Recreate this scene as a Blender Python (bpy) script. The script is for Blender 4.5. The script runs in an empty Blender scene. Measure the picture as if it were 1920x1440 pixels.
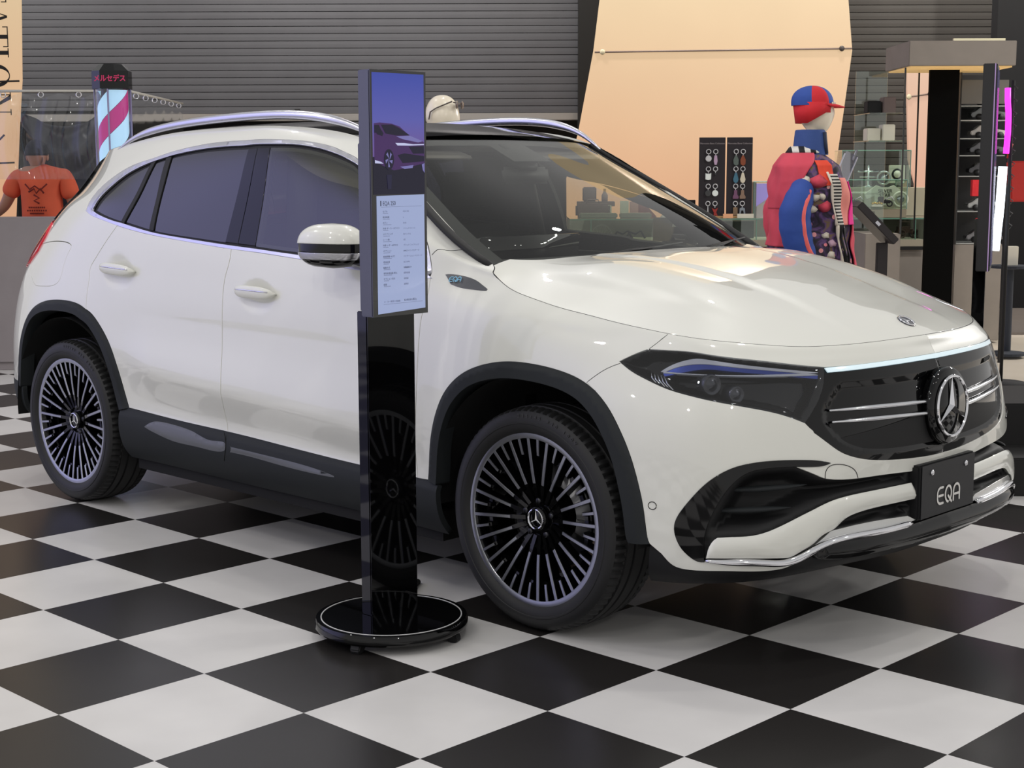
import bpy, bmesh, math, random
import numpy as np
from mathutils import Vector, Matrix, Euler
from mathutils.geometry import delaunay_2d_cdt
SC = bpy.context.scene
COL = SC.collection
PI = math.pi
# ---------------------------------------------------------------- camera, world, lights, exposure
cam_d = bpy.data.cameras.new('camera'); cam = bpy.data.objects.new('camera', cam_d); COL.objects.link(cam)
cam_d.sensor_fit = 'HORIZONTAL'; cam_d.sensor_width = 36.0; cam_d.lens = 2847.9/1920*36.0
cam_d.clip_start = 0.05; cam_d.clip_end = 100
def aim(o, loc, yaw, pitch, roll=0.0):
    f = Vector((math.cos(pitch)*math.cos(yaw), math.cos(pitch)*math.sin(yaw), math.sin(pitch)))
    r0 = Vector((math.sin(yaw), -math.cos(yaw), 0)); u0 = r0.cross(f)
    r = r0*math.cos(roll)+u0*math.sin(roll); u = -r0*math.sin(roll)+u0*math.cos(roll)
    m = Matrix((( r.x, u.x, -f.x), (r.y, u.y, -f.y), (r.z, u.z, -f.z))).to_4x4(); m.translation = Vector(loc)
    o.matrix_world = m
aim(cam, (3.12816, -4.22038, 1.42436), 2.337973, -0.141074, -0.003205)
SC.camera = cam
SC.view_settings.view_transform = 'Standard'; SC.view_settings.look = 'None'; SC.view_settings.gamma = 1.0
SC.view_settings.use_curve_mapping = False
SC.view_settings.exposure = 0.0
world = bpy.data.worlds.new('world'); SC.world = world; world.use_nodes = True
def area(name, loc, size, energy, color=(1, 1, 1), rot=(0, 0, 0), sy=None):
    d = bpy.data.lights.new(name, 'AREA'); d.shape = 'RECTANGLE'; d.size = size; d.size_y = sy or size; d.energy = energy; d.color = color
    o = bpy.data.objects.new(name, d); o.location = loc; o.rotation_euler = rot; COL.objects.link(o); return o
def spot(name, loc, target, energy, size=math.radians(60), color=(1, 1, 1), radius=.06, blend=.5):
    d = bpy.data.lights.new(name, 'SPOT'); d.energy = energy; d.spot_size = size; d.spot_blend = blend; d.color = color; d.shadow_soft_size = radius
    o = bpy.data.objects.new(name, d); o.location = loc; COL.objects.link(o)
    o.rotation_euler = (Vector(target)-Vector(loc)).to_track_quat('-Z', 'Y').to_euler(); return o
# the hall around and behind the camera: dim grey, with a violet-blue glow from the far left side
WN, WL = world.node_tree.nodes, world.node_tree.links; bg = WN['Background']
wtc = WN.new('ShaderNodeTexCoord'); wsep = WN.new('ShaderNodeSeparateXYZ'); WL.new(wtc.outputs['Generated'], wsep.inputs[0])
def wm(op, a, b=0.0, clamp=False):
    n = WN.new('ShaderNodeMath'); n.operation = op; n.use_clamp = clamp
    for i, v in enumerate((a, b)):
        if isinstance(v, (int, float)): n.inputs[i].default_value = v
        else: WL.new(v, n.inputs[i])
    return n.outputs[0]
def lobe(d, width):
    v = WN.new('ShaderNodeVectorMath'); v.operation = 'DOT_PRODUCT'; WL.new(wtc.outputs['Generated'], v.inputs[0]); v.inputs[1].default_value = Vector(d).normalized()
    r = WN.new('ShaderNodeMapRange'); r.interpolation_type = 'SMOOTHSTEP'; r.inputs[1].default_value = math.cos(width); r.inputs[2].default_value = math.cos(width*.45); WL.new(v.outputs['Value'], r.inputs[0]); return r.outputs[0]
def wmix(f, a, b):
    n = WN.new('ShaderNodeMix'); n.data_type = 'RGBA'; WL.new(f, n.inputs[0])
    for i, v in ((6, a), (7, b)):
        if isinstance(v, tuple): n.inputs[i].default_value = (*v, 1)
        else: WL.new(v, n.inputs[i])
    return n.outputs[2]
wz = WN.new('ShaderNodeMapRange'); wz.inputs[1].default_value = -.2; wz.inputs[2].default_value = .9; WL.new(wsep.outputs['Z'], wz.inputs[0])
wc = wmix(wz.outputs[0], (.68, .665, .65), (.42, .42, .42))
wc = wmix(lobe((-.80, -.60, .22), math.radians(31)), wc, (.80, .79, 1.36))
WL.new(wc, bg.inputs[0]); bg.inputs[1].default_value = 1.0
for i, (x, y, z, e) in enumerate([(-4.5, -3.5, 5.2, 1), (-2.5, -4.5, 5.2, 1), (-.5, -4.8, 5.2, 1.1), (2.0, -5.5, 5.2, 1), (-5, 0, 5.2, .8), (-3.2, 1.6, 5.2, .9), (-1.2, .5, 5.2, 1), (.8, 1.0, 5.2, 1), (-1.5, 3.2, 5.2, .8), (1.8, -1.6, 5.2, 1.1),
                                  (-.3, 9.5, 4.2, 2.2), (.8, 9.7, 4.05, 2.2), (1.1, 9.75, 4.0, 2.2), (1.45, 9.7, 4.1, 2.2), (2.2, 9.6, 4.0, 2.2), (2.75, 9.5, 4.1, 2.2), (6.0, 1.2, 4.7, 1.2), (6.4, 3.0, 4.8, 1.0), (6.2, -5.2, 4.0, 1.5), (2.4, -8.2, 4.4, 1.5), (-2.6, -8.0, 4.4, 1.5), (-6.5, -6.0, 4.4, 1.2)]):
    spot('ceiling_spot', (x, y, z), (x*.55-.4, y*.55, 0), 74*e, math.radians(115), (1, .97, .93), .13 if y > 9 else .07, .6)
for x, y in ((-9.5, 4.2), (-7.2, 6.2), (-4.8, 8.6), (-2.6, 10.8), (-.9, 7.6), (-12.6, 2.2)): spot('shop_spot', (x, y, 5.4), (x-1.6, y+1.7, 0.8), 620, math.radians(110), (1, .95, .88), .1, .6)  # unseen fill over the shop, including one added to brighten the cream floor

# ---------------------------------------------------------------- materials
def lin(c):
    """sRGB 0-255 -> linear"""
    o = []
    for v in c[:3]:
        v = v/255; o.append(v/12.92 if v <= .04045 else ((v+.055)/1.055)**2.4)
    return (*o, 1)
_MC = {}
def mat(name, color, rough=.5, metal=0, coat=0, coat_rough=.03, emit=None, estr=1, trans=0, ior=1.45, spec=.5, alpha=1, sheen=0):
    if name in _MC: return _MC[name]
    m = bpy.data.materials.new(name); m.use_nodes = True; b = m.node_tree.nodes['Principled BSDF']; I = b.inputs
    I['Base Color'].default_value = lin(color); I['Roughness'].default_value = rough; I['Metallic'].default_value = metal
    I['Coat Weight'].default_value = coat; I['Coat Roughness'].default_value = coat_rough; I['IOR'].default_value = ior
    I['Specular IOR Level'].default_value = spec; I['Transmission Weight'].default_value = trans; I['Alpha'].default_value = alpha
    if sheen: I['Sheen Weight'].default_value = sheen
    if emit: I['Emission Color'].default_value = lin(emit); I['Emission Strength'].default_value = estr
    _MC[name] = m; return m
def nodes(m): return m.node_tree.nodes, m.node_tree.links, m.node_tree.nodes['Principled BSDF']
def add_noise(m, scale=20, amount=.15, bump=0, detail=4, coord='Object', stretch=(1, 1, 1), dist=.01):
    """small procedural variation of the base colour and a bump"""
    N, L, b = nodes(m); tc = N.new('ShaderNodeTexCoord'); mp = N.new('ShaderNodeMapping'); mp.inputs['Scale'].default_value = stretch
    L.new(tc.outputs[coord], mp.inputs[0]); t = N.new('ShaderNodeTexNoise'); t.inputs['Scale'].default_value = scale; t.inputs['Detail'].default_value = detail
    L.new(mp.outputs[0], t.inputs['Vector'])
    if amount:
        c = b.inputs['Base Color'].default_value[:]; r = N.new('ShaderNodeMix'); r.data_type = 'RGBA'
        r.inputs[6].default_value = tuple(max(0, x*(1-amount)) for x in c[:3])+(1,); r.inputs[7].default_value = tuple(min(1, x*(1+amount)) for x in c[:3])+(1,)
        L.new(t.outputs['Fac'], r.inputs[0]); L.new(r.outputs[2], b.inputs['Base Color'])
    if bump:
        bp = N.new('ShaderNodeBump'); bp.inputs['Strength'].default_value = bump; bp.inputs['Distance'].default_value = dist
        L.new(t.outputs['Fac'], bp.inputs['Height']); L.new(bp.outputs[0], b.inputs['Normal'])
    return m
def thin_glass(name, tint=(255, 255, 255), refl=1.0, rough=0.0, ior=1.5, haze=0.0):
    """a pane: tinted see-through with a Fresnel mirror on it"""
    if name in _MC: return _MC[name]
    m = bpy.data.materials.new(name); m.use_nodes = True; N = m.node_tree.nodes; L = m.node_tree.links; N.clear()
    out = N.new('ShaderNodeOutputMaterial'); t = N.new('ShaderNodeBsdfTransparent'); t.inputs[0].default_value = lin(tint)
    g = N.new('ShaderNodeBsdfGlossy'); g.inputs['Roughness'].default_value = rough; g.inputs[0].default_value = (1, 1, 1, 1)
    ge = N.new('ShaderNodeNewGeometry'); dt = N.new('ShaderNodeVectorMath'); dt.operation = 'DOT_PRODUCT'; L.new(ge.outputs['Incoming'], dt.inputs[0]); L.new(ge.outputs['Normal'], dt.inputs[1])
    def mn(op, x, y=0.0):
        n = N.new('ShaderNodeMath'); n.operation = op
        for i, v in enumerate((x, y)):
            if isinstance(v, (int, float)): n.inputs[i].default_value = v
            else: L.new(v, n.inputs[i])
        return n
    p5 = mn('POWER', mn('SUBTRACT', 1.0, mn('ABSOLUTE', dt.outputs['Value']).outputs[0]).outputs[0], 5.0)
    mu = mn('ADD', mn('MULTIPLY', p5.outputs[0], .9).outputs[0], .07*refl); mu.use_clamp = True
    mx = N.new('ShaderNodeMixShader'); L.new(mu.outputs[0], mx.inputs[0])
    L.new(t.outputs[0], mx.inputs[1]); L.new(g.outputs[0], mx.inputs[2])
    if haze:
        d = N.new('ShaderNodeBsdfDiffuse'); d.inputs[0].default_value = (.8, .8, .8, 1); m2 = N.new('ShaderNodeMixShader'); m2.inputs[0].default_value = haze
        L.new(mx.outputs[0], m2.inputs[1]); L.new(d.outputs[0], m2.inputs[2]); mx = m2
    L.new(mx.outputs[0], out.inputs[0]); _MC[name] = m; return m
# ---------------------------------------------------------------- object helpers
def mesh_obj(name, verts, faces, m, parent=None, smooth=True, normals=None, mats=None, fmat=None):
    me = bpy.data.meshes.new(name); me.from_pydata([tuple(map(float, v)) for v in verts], [], [tuple(map(int, f)) for f in faces])
    for x in (mats or [m]): me.materials.append(x)
    if fmat is not None: me.polygons.foreach_set('material_index', list(fmat))
    if smooth: me.polygons.foreach_set('use_smooth', [True]*len(me.polygons))
    me.update()
    if normals is not None: me.normals_split_custom_set_from_vertices([tuple(map(float, n)) for n in normals])
    o = bpy.data.objects.new(name, me); COL.objects.link(o)
    if parent is not None: o.parent = parent
    return o
def empty(name, loc=(0, 0, 0), rz=0, label=None, cat=None, group=None):
    o = bpy.data.objects.new(name, None); o.empty_display_size = .1; o.location = loc; o.rotation_euler = (0, 0, rz); COL.objects.link(o)
    if label: o['label'] = label
    if cat: o['category'] = cat
    if group: o['group'] = group
    return o
def tag(o, label=None, cat=None, group=None, kind=None):
    if label: o['label'] = label
    if cat: o['category'] = cat
    if group: o['group'] = group
    if kind: o['kind'] = kind
    return o
class MB:
    """collects simple shapes into one mesh"""
    def __init__(s): s.v = []; s.f = []; s.m = []; s.mi = 0
    def add(s, vs, fs):
        b = len(s.v); s.v += [tuple(map(float, v)) for v in vs]; s.f += [tuple(i+b for i in f) for f in fs]; s.m += [s.mi]*len(fs); return s
    def box(s, x0, x1, y0, y1, z0, z1, M=None):
        v = [(x, y, z) for z in (z0, z1) for y in (y0, y1) for x in (x0, x1)]
        if M is not None: v = [tuple(M @ Vector(p)) for p in v]
        return s.add(v, [(0, 2, 3, 1), (4, 5, 7, 6), (0, 1, 5, 4), (2, 6, 7, 3), (0, 4, 6, 2), (1, 3, 7, 5)])
    def tube(s, pts, r, n=10, cap=True, flat=1.0, up=(0, 0, 1), closed=False):
        P = [Vector(p) for p in pts]; R = r if hasattr(r, '__len__') else [r]*len(P); base = len(s.v); rings = []
        for i, p in enumerate(P):
            a = P[(i-1) % len(P)] if closed else P[max(i-1, 0)]; b = P[(i+1) % len(P)] if closed else P[min(i+1, len(P)-1)]
            t = (b-a).normalized(); u = Vector(up); x = t.cross(u)
            if x.length < 1e-4: x = t.cross(Vector((1, 0, 0)))
            x.normalize(); y = x.cross(t)
            s.v += [tuple(p+x*math.cos(2*PI*k/n)*R[i]+y*math.sin(2*PI*k/n)*R[i]*flat) for k in range(n)]
        m = len(P)
        for i in range(m if closed else m-1):
            j = (i+1) % m
            for k in range(n): s.f.append((base+i*n+k, base+i*n+(k+1) % n, base+j*n+(k+1) % n, base+j*n+k)); s.m.append(s.mi)
        if cap and not closed:
            s.f.append(tuple(base+k for k in range(n))[::-1]); s.m.append(s.mi); s.f.append(tuple(base+(m-1)*n+k for k in range(n))); s.m.append(s.mi)
        return s
    def lathe(s, prof, n=32, c=(0, 0, 0), axis='z', cap=True, a0=0, a1=2*PI):
        """prof: (radius, height) pairs"""
        b = len(s.v); full = abs(a1-a0-2*PI) < 1e-6; N = n if full else n+1
        for r, h in prof:
            for k in range(N):
                a = a0+(a1-a0)*k/n; x, y = r*math.cos(a), r*math.sin(a)
                p = (x, y, h) if axis == 'z' else ((x, h, y) if axis == 'y' else (h, x, y))
                s.v.append((p[0]+c[0], p[1]+c[1], p[2]+c[2]))
        for i in range(len(prof)-1):
            for k in range(n):
                k2 = (k+1) % N; s.f.append((b+i*N+k, b+i*N+k2, b+(i+1)*N+k2, b+(i+1)*N+k)); s.m.append(s.mi)
        if cap and full:
            if prof[0][0] > 1e-6: s.f.append(tuple(b+k for k in range(N))[::-1]); s.m.append(s.mi)
            if prof[-1][0] > 1e-6: s.f.append(tuple(b+(len(prof)-1)*N+k for k in range(N))); s.m.append(s.mi)
        return s
    def prism(s, pts, M, d0, d1):
        """2D polygon (x, y) extruded along local z from d0 to d1, placed by matrix M"""
        n = len(pts); A = [tuple(M @ Vector((x, y, d0))) for x, y in pts]; B = [tuple(M @ Vector((x, y, d1))) for x, y in pts]
        return s.add(A+B, [tuple(range(n))[::-1], tuple(range(n, 2*n))]+[(i, (i+1) % n, n+(i+1) % n, n+i) for i in range(n)])
    def ball(s, c, r, n=16, m=10, sx=1, sy=1, sz=1):
        b = len(s.v)
        for i in range(m+1):
            t = PI*i/m
            for k in range(n): a = 2*PI*k/n; s.v.append((c[0]+r*sx*math.sin(t)*math.cos(a), c[1]+r*sy*math.sin(t)*math.sin(a), c[2]+r*sz*math.cos(t)))
        for i in range(m):
            for k in range(n): s.f.append((b+i*n+k, b+(i+1)*n+k, b+(i+1)*n+(k+1) % n, b+i*n+(k+1) % n)); s.m.append(s.mi)
        return s
    def build(s, name, m, parent=None, smooth=False, bevel=0, mats=None, auto=None):
        o = mesh_obj(name, s.v, s.f, m, parent, smooth, mats=mats, fmat=s.m if mats else None)
        bm = bmesh.new(); bm.from_mesh(o.data); bmesh.ops.recalc_face_normals(bm, faces=bm.faces)
        if bevel: bmesh.ops.bevel(bm, geom=[e for e in bm.edges if len(e.link_faces) == 2 and e.calc_face_angle(0) > .6], offset=bevel, segments=2, affect='EDGES', clamp_overlap=True)
        if auto is not None:
            for f in bm.faces: f.smooth = True
            for e in bm.edges:
                if len(e.link_faces) == 2 and e.calc_face_angle(0) > auto: e.smooth = False
        bm.to_mesh(o.data); bm.free(); return o
def look(loc, normal, up=(0, 0, 1)):
    """matrix whose local z is normal, local y is close to up"""
    n = Vector(normal).normalized(); x = Vector(up).cross(n).normalized(); y = n.cross(x)
    m = Matrix(((x.x, y.x, n.x), (x.y, y.y, n.y), (x.z, y.z, n.z))).to_4x4(); m.translation = Vector(loc); return m
def text_obj(name, s, M, size, m, parent=None, depth=.001, align='CENTER', shear=0, bold=0, sx=1, font=None):
    c = bpy.data.curves.new(name, 'FONT'); c.body = s; c.size = size; c.extrude = depth; c.align_x = align; c.align_y = 'CENTER'; c.shear = shear; c.offset = bold
    c.resolution_u = 3
    t = bpy.data.objects.new(name, c); COL.objects.link(t); dg = bpy.context.evaluated_depsgraph_get(); dg.update()
    me = bpy.data.meshes.new_from_object(t.evaluated_get(dg)); bpy.data.objects.remove(t); me.name = name
    me.transform(M @ Matrix.Diagonal((sx, 1, 1, 1))); me.materials.clear(); me.materials.append(m)
    o = bpy.data.objects.new(name, me); COL.objects.link(o)
    if parent is not None: o.parent = parent
    return o
def dup(root, **kw):
    """copy of a thing with copies of its parts and sub-parts (mesh data shared)"""
    r = root.copy(); COL.objects.link(r)
    for k, v in kw.items():
        if k in ('location', 'rotation_euler', 'scale'): setattr(r, k, v)
        else: r[k] = v
    def rec(a, b):
        for ch in list(a.children):
            c = ch.copy(); COL.objects.link(c); c.parent = b; rec(ch, c)
    rec(root, r); return r

# ---------------------------------------------------------------- car body surface (car frame: x forward, y left, z up, origin under the front axle)
def _spl(t, Y):
    """second derivatives of a natural cubic spline through Y (n, k) at nodes t"""
    n = len(t); h = np.diff(t); A = np.zeros((n, n)); B = np.zeros((n, Y.shape[1]))
    A[0, 0] = A[-1, -1] = 1
    for i in range(1, n-1):
        A[i, i-1] = h[i-1]; A[i, i] = 2*(h[i-1]+h[i]); A[i, i+1] = h[i]
        B[i] = 6*((Y[i+1]-Y[i])/h[i]-(Y[i]-Y[i-1])/h[i-1])
    return np.linalg.solve(A, B)
def _ev(t, Y, M, x):
    x = np.atleast_1d(x).astype(float)
    i = np.clip(np.searchsorted(t, x)-1, 0, len(t)-2); h = (t[i+1]-t[i])[:, None]
    a = (t[i+1]-x)[:, None]/h; b = 1-a
    return a*Y[i]+b*Y[i+1]+((a**3-a)*M[i]+(b**3-b)*M[i+1])*h*h/6
class Spline:
    def __init__(s, pts, t=None):
        s.Y = np.array(pts, float); s.t = np.array(t, float) if t is not None else np.r_[0, np.cumsum(np.linalg.norm(np.diff(s.Y, axis=0), axis=1))]
        s.M = _spl(s.t, s.Y)
    def __call__(s, x): return _ev(s.t, s.Y, s.M, x)
    def res(s, n): return s(np.linspace(s.t[0], s.t[-1], n))
class Net:
    """tensor product natural cubic spline through a net of points P[row][station]"""
    def __init__(s, P):
        s.P = np.array(P, float); r, c, _ = s.P.shape
        s.u = np.r_[0, np.cumsum(np.linalg.norm(np.diff(s.P, axis=1), axis=2)[:, :].mean(0))]
        s.v = np.r_[0, np.cumsum(np.linalg.norm(np.diff(s.P, axis=0), axis=2)[:, :].mean(1))]
        s.Mu = np.array([_spl(s.u, s.P[j]) for j in range(r)])           # along stations
        s.MvP = _spl(s.v, s.P.reshape(r, -1)).reshape(s.P.shape)
        s.MvM = _spl(s.v, s.Mu.reshape(r, -1)).reshape(s.P.shape)
    def __call__(s, uv):
        uv = np.atleast_2d(uv).astype(float); U = uv[:, 0]; V = uv[:, 1]
        i = np.clip(np.searchsorted(s.u, U)-1, 0, len(s.u)-2); j = np.clip(np.searchsorted(s.v, V)-1, 0, len(s.v)-2)
        h = (s.u[i+1]-s.u[i])[:, None]; a = (s.u[i+1]-U)[:, None]/h; b = 1-a; ca = (a**3-a)*h*h/6; cb = (b**3-b)*h*h/6
        def row(jj): return (a*s.P[jj, i]+b*s.P[jj, i+1]+ca*s.Mu[jj, i]+cb*s.Mu[jj, i+1])
        def rowM(jj): return (a*s.MvP[jj, i]+b*s.MvP[jj, i+1]+ca*s.MvM[jj, i]+cb*s.MvM[jj, i+1])
        k = (s.v[j+1]-s.v[j])[:, None]; c = (s.v[j+1]-V)[:, None]/k; d = 1-c
        return c*row(j)+d*row(j+1)+((c**3-c)*rowM(j)+(d**3-d)*rowM(j+1))*k*k/6
    def nrm(s, uv, e=2e-3):
        uv = np.atleast_2d(uv); du = s(uv+[e, 0])-s(uv-[e, 0]); dv = s(uv+[0, e])-s(uv-[0, e])
        n = np.cross(du, dv); n /= np.linalg.norm(n, axis=1)[:, None]+1e-12
        return n
# side of the car from the middle of the tail (station 0) round to the middle of the nose (station 19); y is the half width
ROWS = [
 # underside edge
 [(-3.48,0,.33),(-3.47,.42,.33),(-3.43,.6,.33),(-3.35,.72,.33),(-3.19,.82,.33),(-2.95,.86,.30),(-2.6,.855,.26),(-2.2,.85,.255),(-1.8,.845,.252),(-1.3,.845,.25),(-.9,.845,.25),(-.5,.85,.245),(-.2,.85,.235),(.1,.85,.225),(.33,.845,.22),(.52,.795,.222),(.70,.665,.24),(.81,.48,.262),(.865,.26,.268),(.88,0,.27)],
 # lower edge of cladding
 [(-3.53,0,.365),(-3.52,.42,.365),(-3.48,.63,.365),(-3.39,.755,.365),(-3.22,.85,.365),(-2.95,.89,.335),(-2.6,.89,.305),(-2.2,.885,.305),(-1.8,.88,.303),(-1.3,.88,.30),(-.9,.88,.30),(-.5,.885,.295),(-.2,.89,.285),(.1,.89,.278),(.34,.883,.27),(.56,.835,.265),(.75,.69,.28),(.86,.5,.297),(.90,.27,.304),(.912,0,.306)],
 [(-3.55,0,.41),(-3.54,.42,.41),(-3.50,.64,.41),(-3.41,.765,.41),(-3.23,.862,.41),(-2.95,.908,.40),(-2.6,.912,.38),(-2.2,.902,.385),(-1.8,.897,.378),(-1.3,.895,.368),(-.9,.897,.362),(-.5,.902,.355),(-.2,.91,.35),(.1,.91,.347),(.35,.903,.345),(.58,.85,.345),(.765,.705,.345),(.868,.505,.345),(.902,.27,.35),(.912,0,.355)],
 # top of cladding
 [(-3.555,0,.46),(-3.545,.42,.46),(-3.505,.64,.46),(-3.42,.765,.46),(-3.23,.864,.46),(-2.95,.912,.46),(-2.6,.915,.46),(-2.2,.893,.463),(-1.8,.885,.45),(-1.3,.883,.437),(-.9,.886,.424),(-.5,.90,.42),(-.2,.915,.42),(.1,.916,.425),(.35,.908,.43),(.58,.852,.435),(.765,.705,.44),(.853,.505,.44),(.89,.27,.445),(.902,0,.45)],
 # door crease
 [(-3.56,0,.60),(-3.545,.42,.60),(-3.505,.63,.61),(-3.41,.765,.62),(-3.225,.864,.63),(-2.95,.910,.635),(-2.6,.917,.64),(-2.2,.911,.635),(-1.8,.910,.612),(-1.3,.909,.585),(-.9,.909,.562),(-.5,.909,.555),(-.2,.917,.56),(.1,.916,.57),(.35,.906,.58),(.575,.85,.585),(.75,.70,.58),(.846,.505,.575),(.888,.27,.575),(.901,0,.575)],
 [(-3.556,0,.76),(-3.54,.4,.76),(-3.495,.61,.77),(-3.395,.752,.78),(-3.215,.85,.785),(-2.95,.898,.79),(-2.6,.912,.79),(-2.2,.907,.775),(-1.8,.902,.76),(-1.3,.901,.75),(-.9,.902,.74),(-.5,.908,.735),(-.2,.912,.735),(.1,.908,.735),(.35,.892,.735),(.56,.836,.735),(.72,.695,.73),(.820,.505,.72),(.884,.27,.715),(.905,0,.715)],
 [(-3.545,0,.91),(-3.525,.4,.91),(-3.475,.6,.915),(-3.36,.735,.92),(-3.195,.822,.925),(-2.94,.875,.925),(-2.6,.898,.925),(-2.2,.901,.92),(-1.8,.899,.91),(-1.3,.898,.905),(-.9,.898,.90),(-.5,.894,.895),(-.2,.889,.885),(.1,.873,.875),(.35,.842,.865),(.545,.785,.86),(.685,.667,.856),(.782,.5,.853),(.84,.27,.852),(.862,0,.852)],
 [(-3.515,0,1.03),(-3.495,.4,1.03),(-3.43,.58,1.03),(-3.32,.70,1.035),(-3.15,.79,1.04),(-2.92,.848,1.045),(-2.6,.878,1.045),(-2.2,.888,1.035),(-1.8,.888,1.02),(-1.3,.886,1.01),(-.9,.884,1.0),(-.5,.871,.995),(-.22,.857,.985),(.1,.836,.945),(.35,.812,.92),(.53,.765,.902),(.66,.65,.893),(.752,.5,.888),(.818,.27,.887),(.842,0,.887)],
 # belt line, then bonnet shut line
 [(-3.46,0,1.18),(-3.43,.38,1.18),(-3.35,.52,1.19),(-3.22,.625,1.205),(-3.05,.712,1.23),(-2.85,.785,1.245),(-2.57,.84,1.235),(-2.2,.862,1.19),(-1.8,.866,1.16),(-1.3,.862,1.125),(-.9,.855,1.10),(-.5,.83,1.085),(-.24,.79,1.062),(.1,.787,.99),(.34,.782,.962),(.505,.742,.943),(.63,.63,.927),(.722,.485,.917),(.79,.265,.914),(.825,0,.914)],
 [(-3.40,0,1.30),(-3.37,.34,1.30),(-3.28,.46,1.30),(-3.17,.545,1.305),(-3.03,.625,1.315),(-2.86,.705,1.325),(-2.58,.785,1.335),(-2.22,.80,1.33),(-1.8,.802,1.34),(-1.33,.797,1.33),(-.97,.792,1.28),(-.57,.800,1.178),(-.29,.780,1.098),(.08,.74,1.035),(.31,.735,.99),(.46,.695,.965),(.58,.59,.943),(.67,.455,.935),(.735,.25,.935),(.765,0,.935)],
 [(-3.32,0,1.42),(-3.28,.32,1.42),(-3.21,.41,1.415),(-3.11,.485,1.41),(-2.99,.56,1.41),(-2.83,.635,1.42),(-2.60,.71,1.425),(-2.26,.715,1.485),(-1.82,.71,1.522),(-1.40,.705,1.52),(-1.03,.70,1.44),(-.66,.758,1.247),(-.33,.762,1.118),(.06,.68,1.07),(.27,.68,1.015),(.41,.645,.985),(.52,.55,.96),(.61,.42,.955),(.67,.235,.957),(.695,0,.957)],
 # roof edge / edge of the windscreen
 [(-3.20,0,1.53),(-3.17,.30,1.525),(-3.11,.38,1.515),(-3.03,.45,1.505),(-2.94,.52,1.505),(-2.80,.585,1.515),(-2.58,.625,1.537),(-2.25,.64,1.572),(-1.82,.642,1.588),(-1.42,.635,1.58),(-1.06,.605,1.522),(-.735,.687,1.337),(-.37,.742,1.14),(.04,.66,1.075),(.23,.63,1.035),(.36,.595,1.0),(.46,.51,.98),(.55,.39,.973),(.61,.22,.975),(.63,0,.977)],
]
S1 = Net([[(x, -y, z) for x, y, z in r] for r in ROWS])
# windscreen: rows from its foot to its head, half width from the middle
WSR = [[(-.165,0,1.095),(-.185,.3,1.096),(-.235,.54,1.10),(-.315,.733,1.108)],
       [(-.31,0,1.20),(-.33,.29,1.20),(-.375,.55,1.19),(-.44,.738,1.172)],
       [(-.60,0,1.355),(-.62,.27,1.352),(-.655,.51,1.345),(-.725,.682,1.328)],
       [(-1.0,0,1.532),(-1.005,.24,1.53),(-1.02,.45,1.526),(-1.062,.595,1.515)]]

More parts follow.
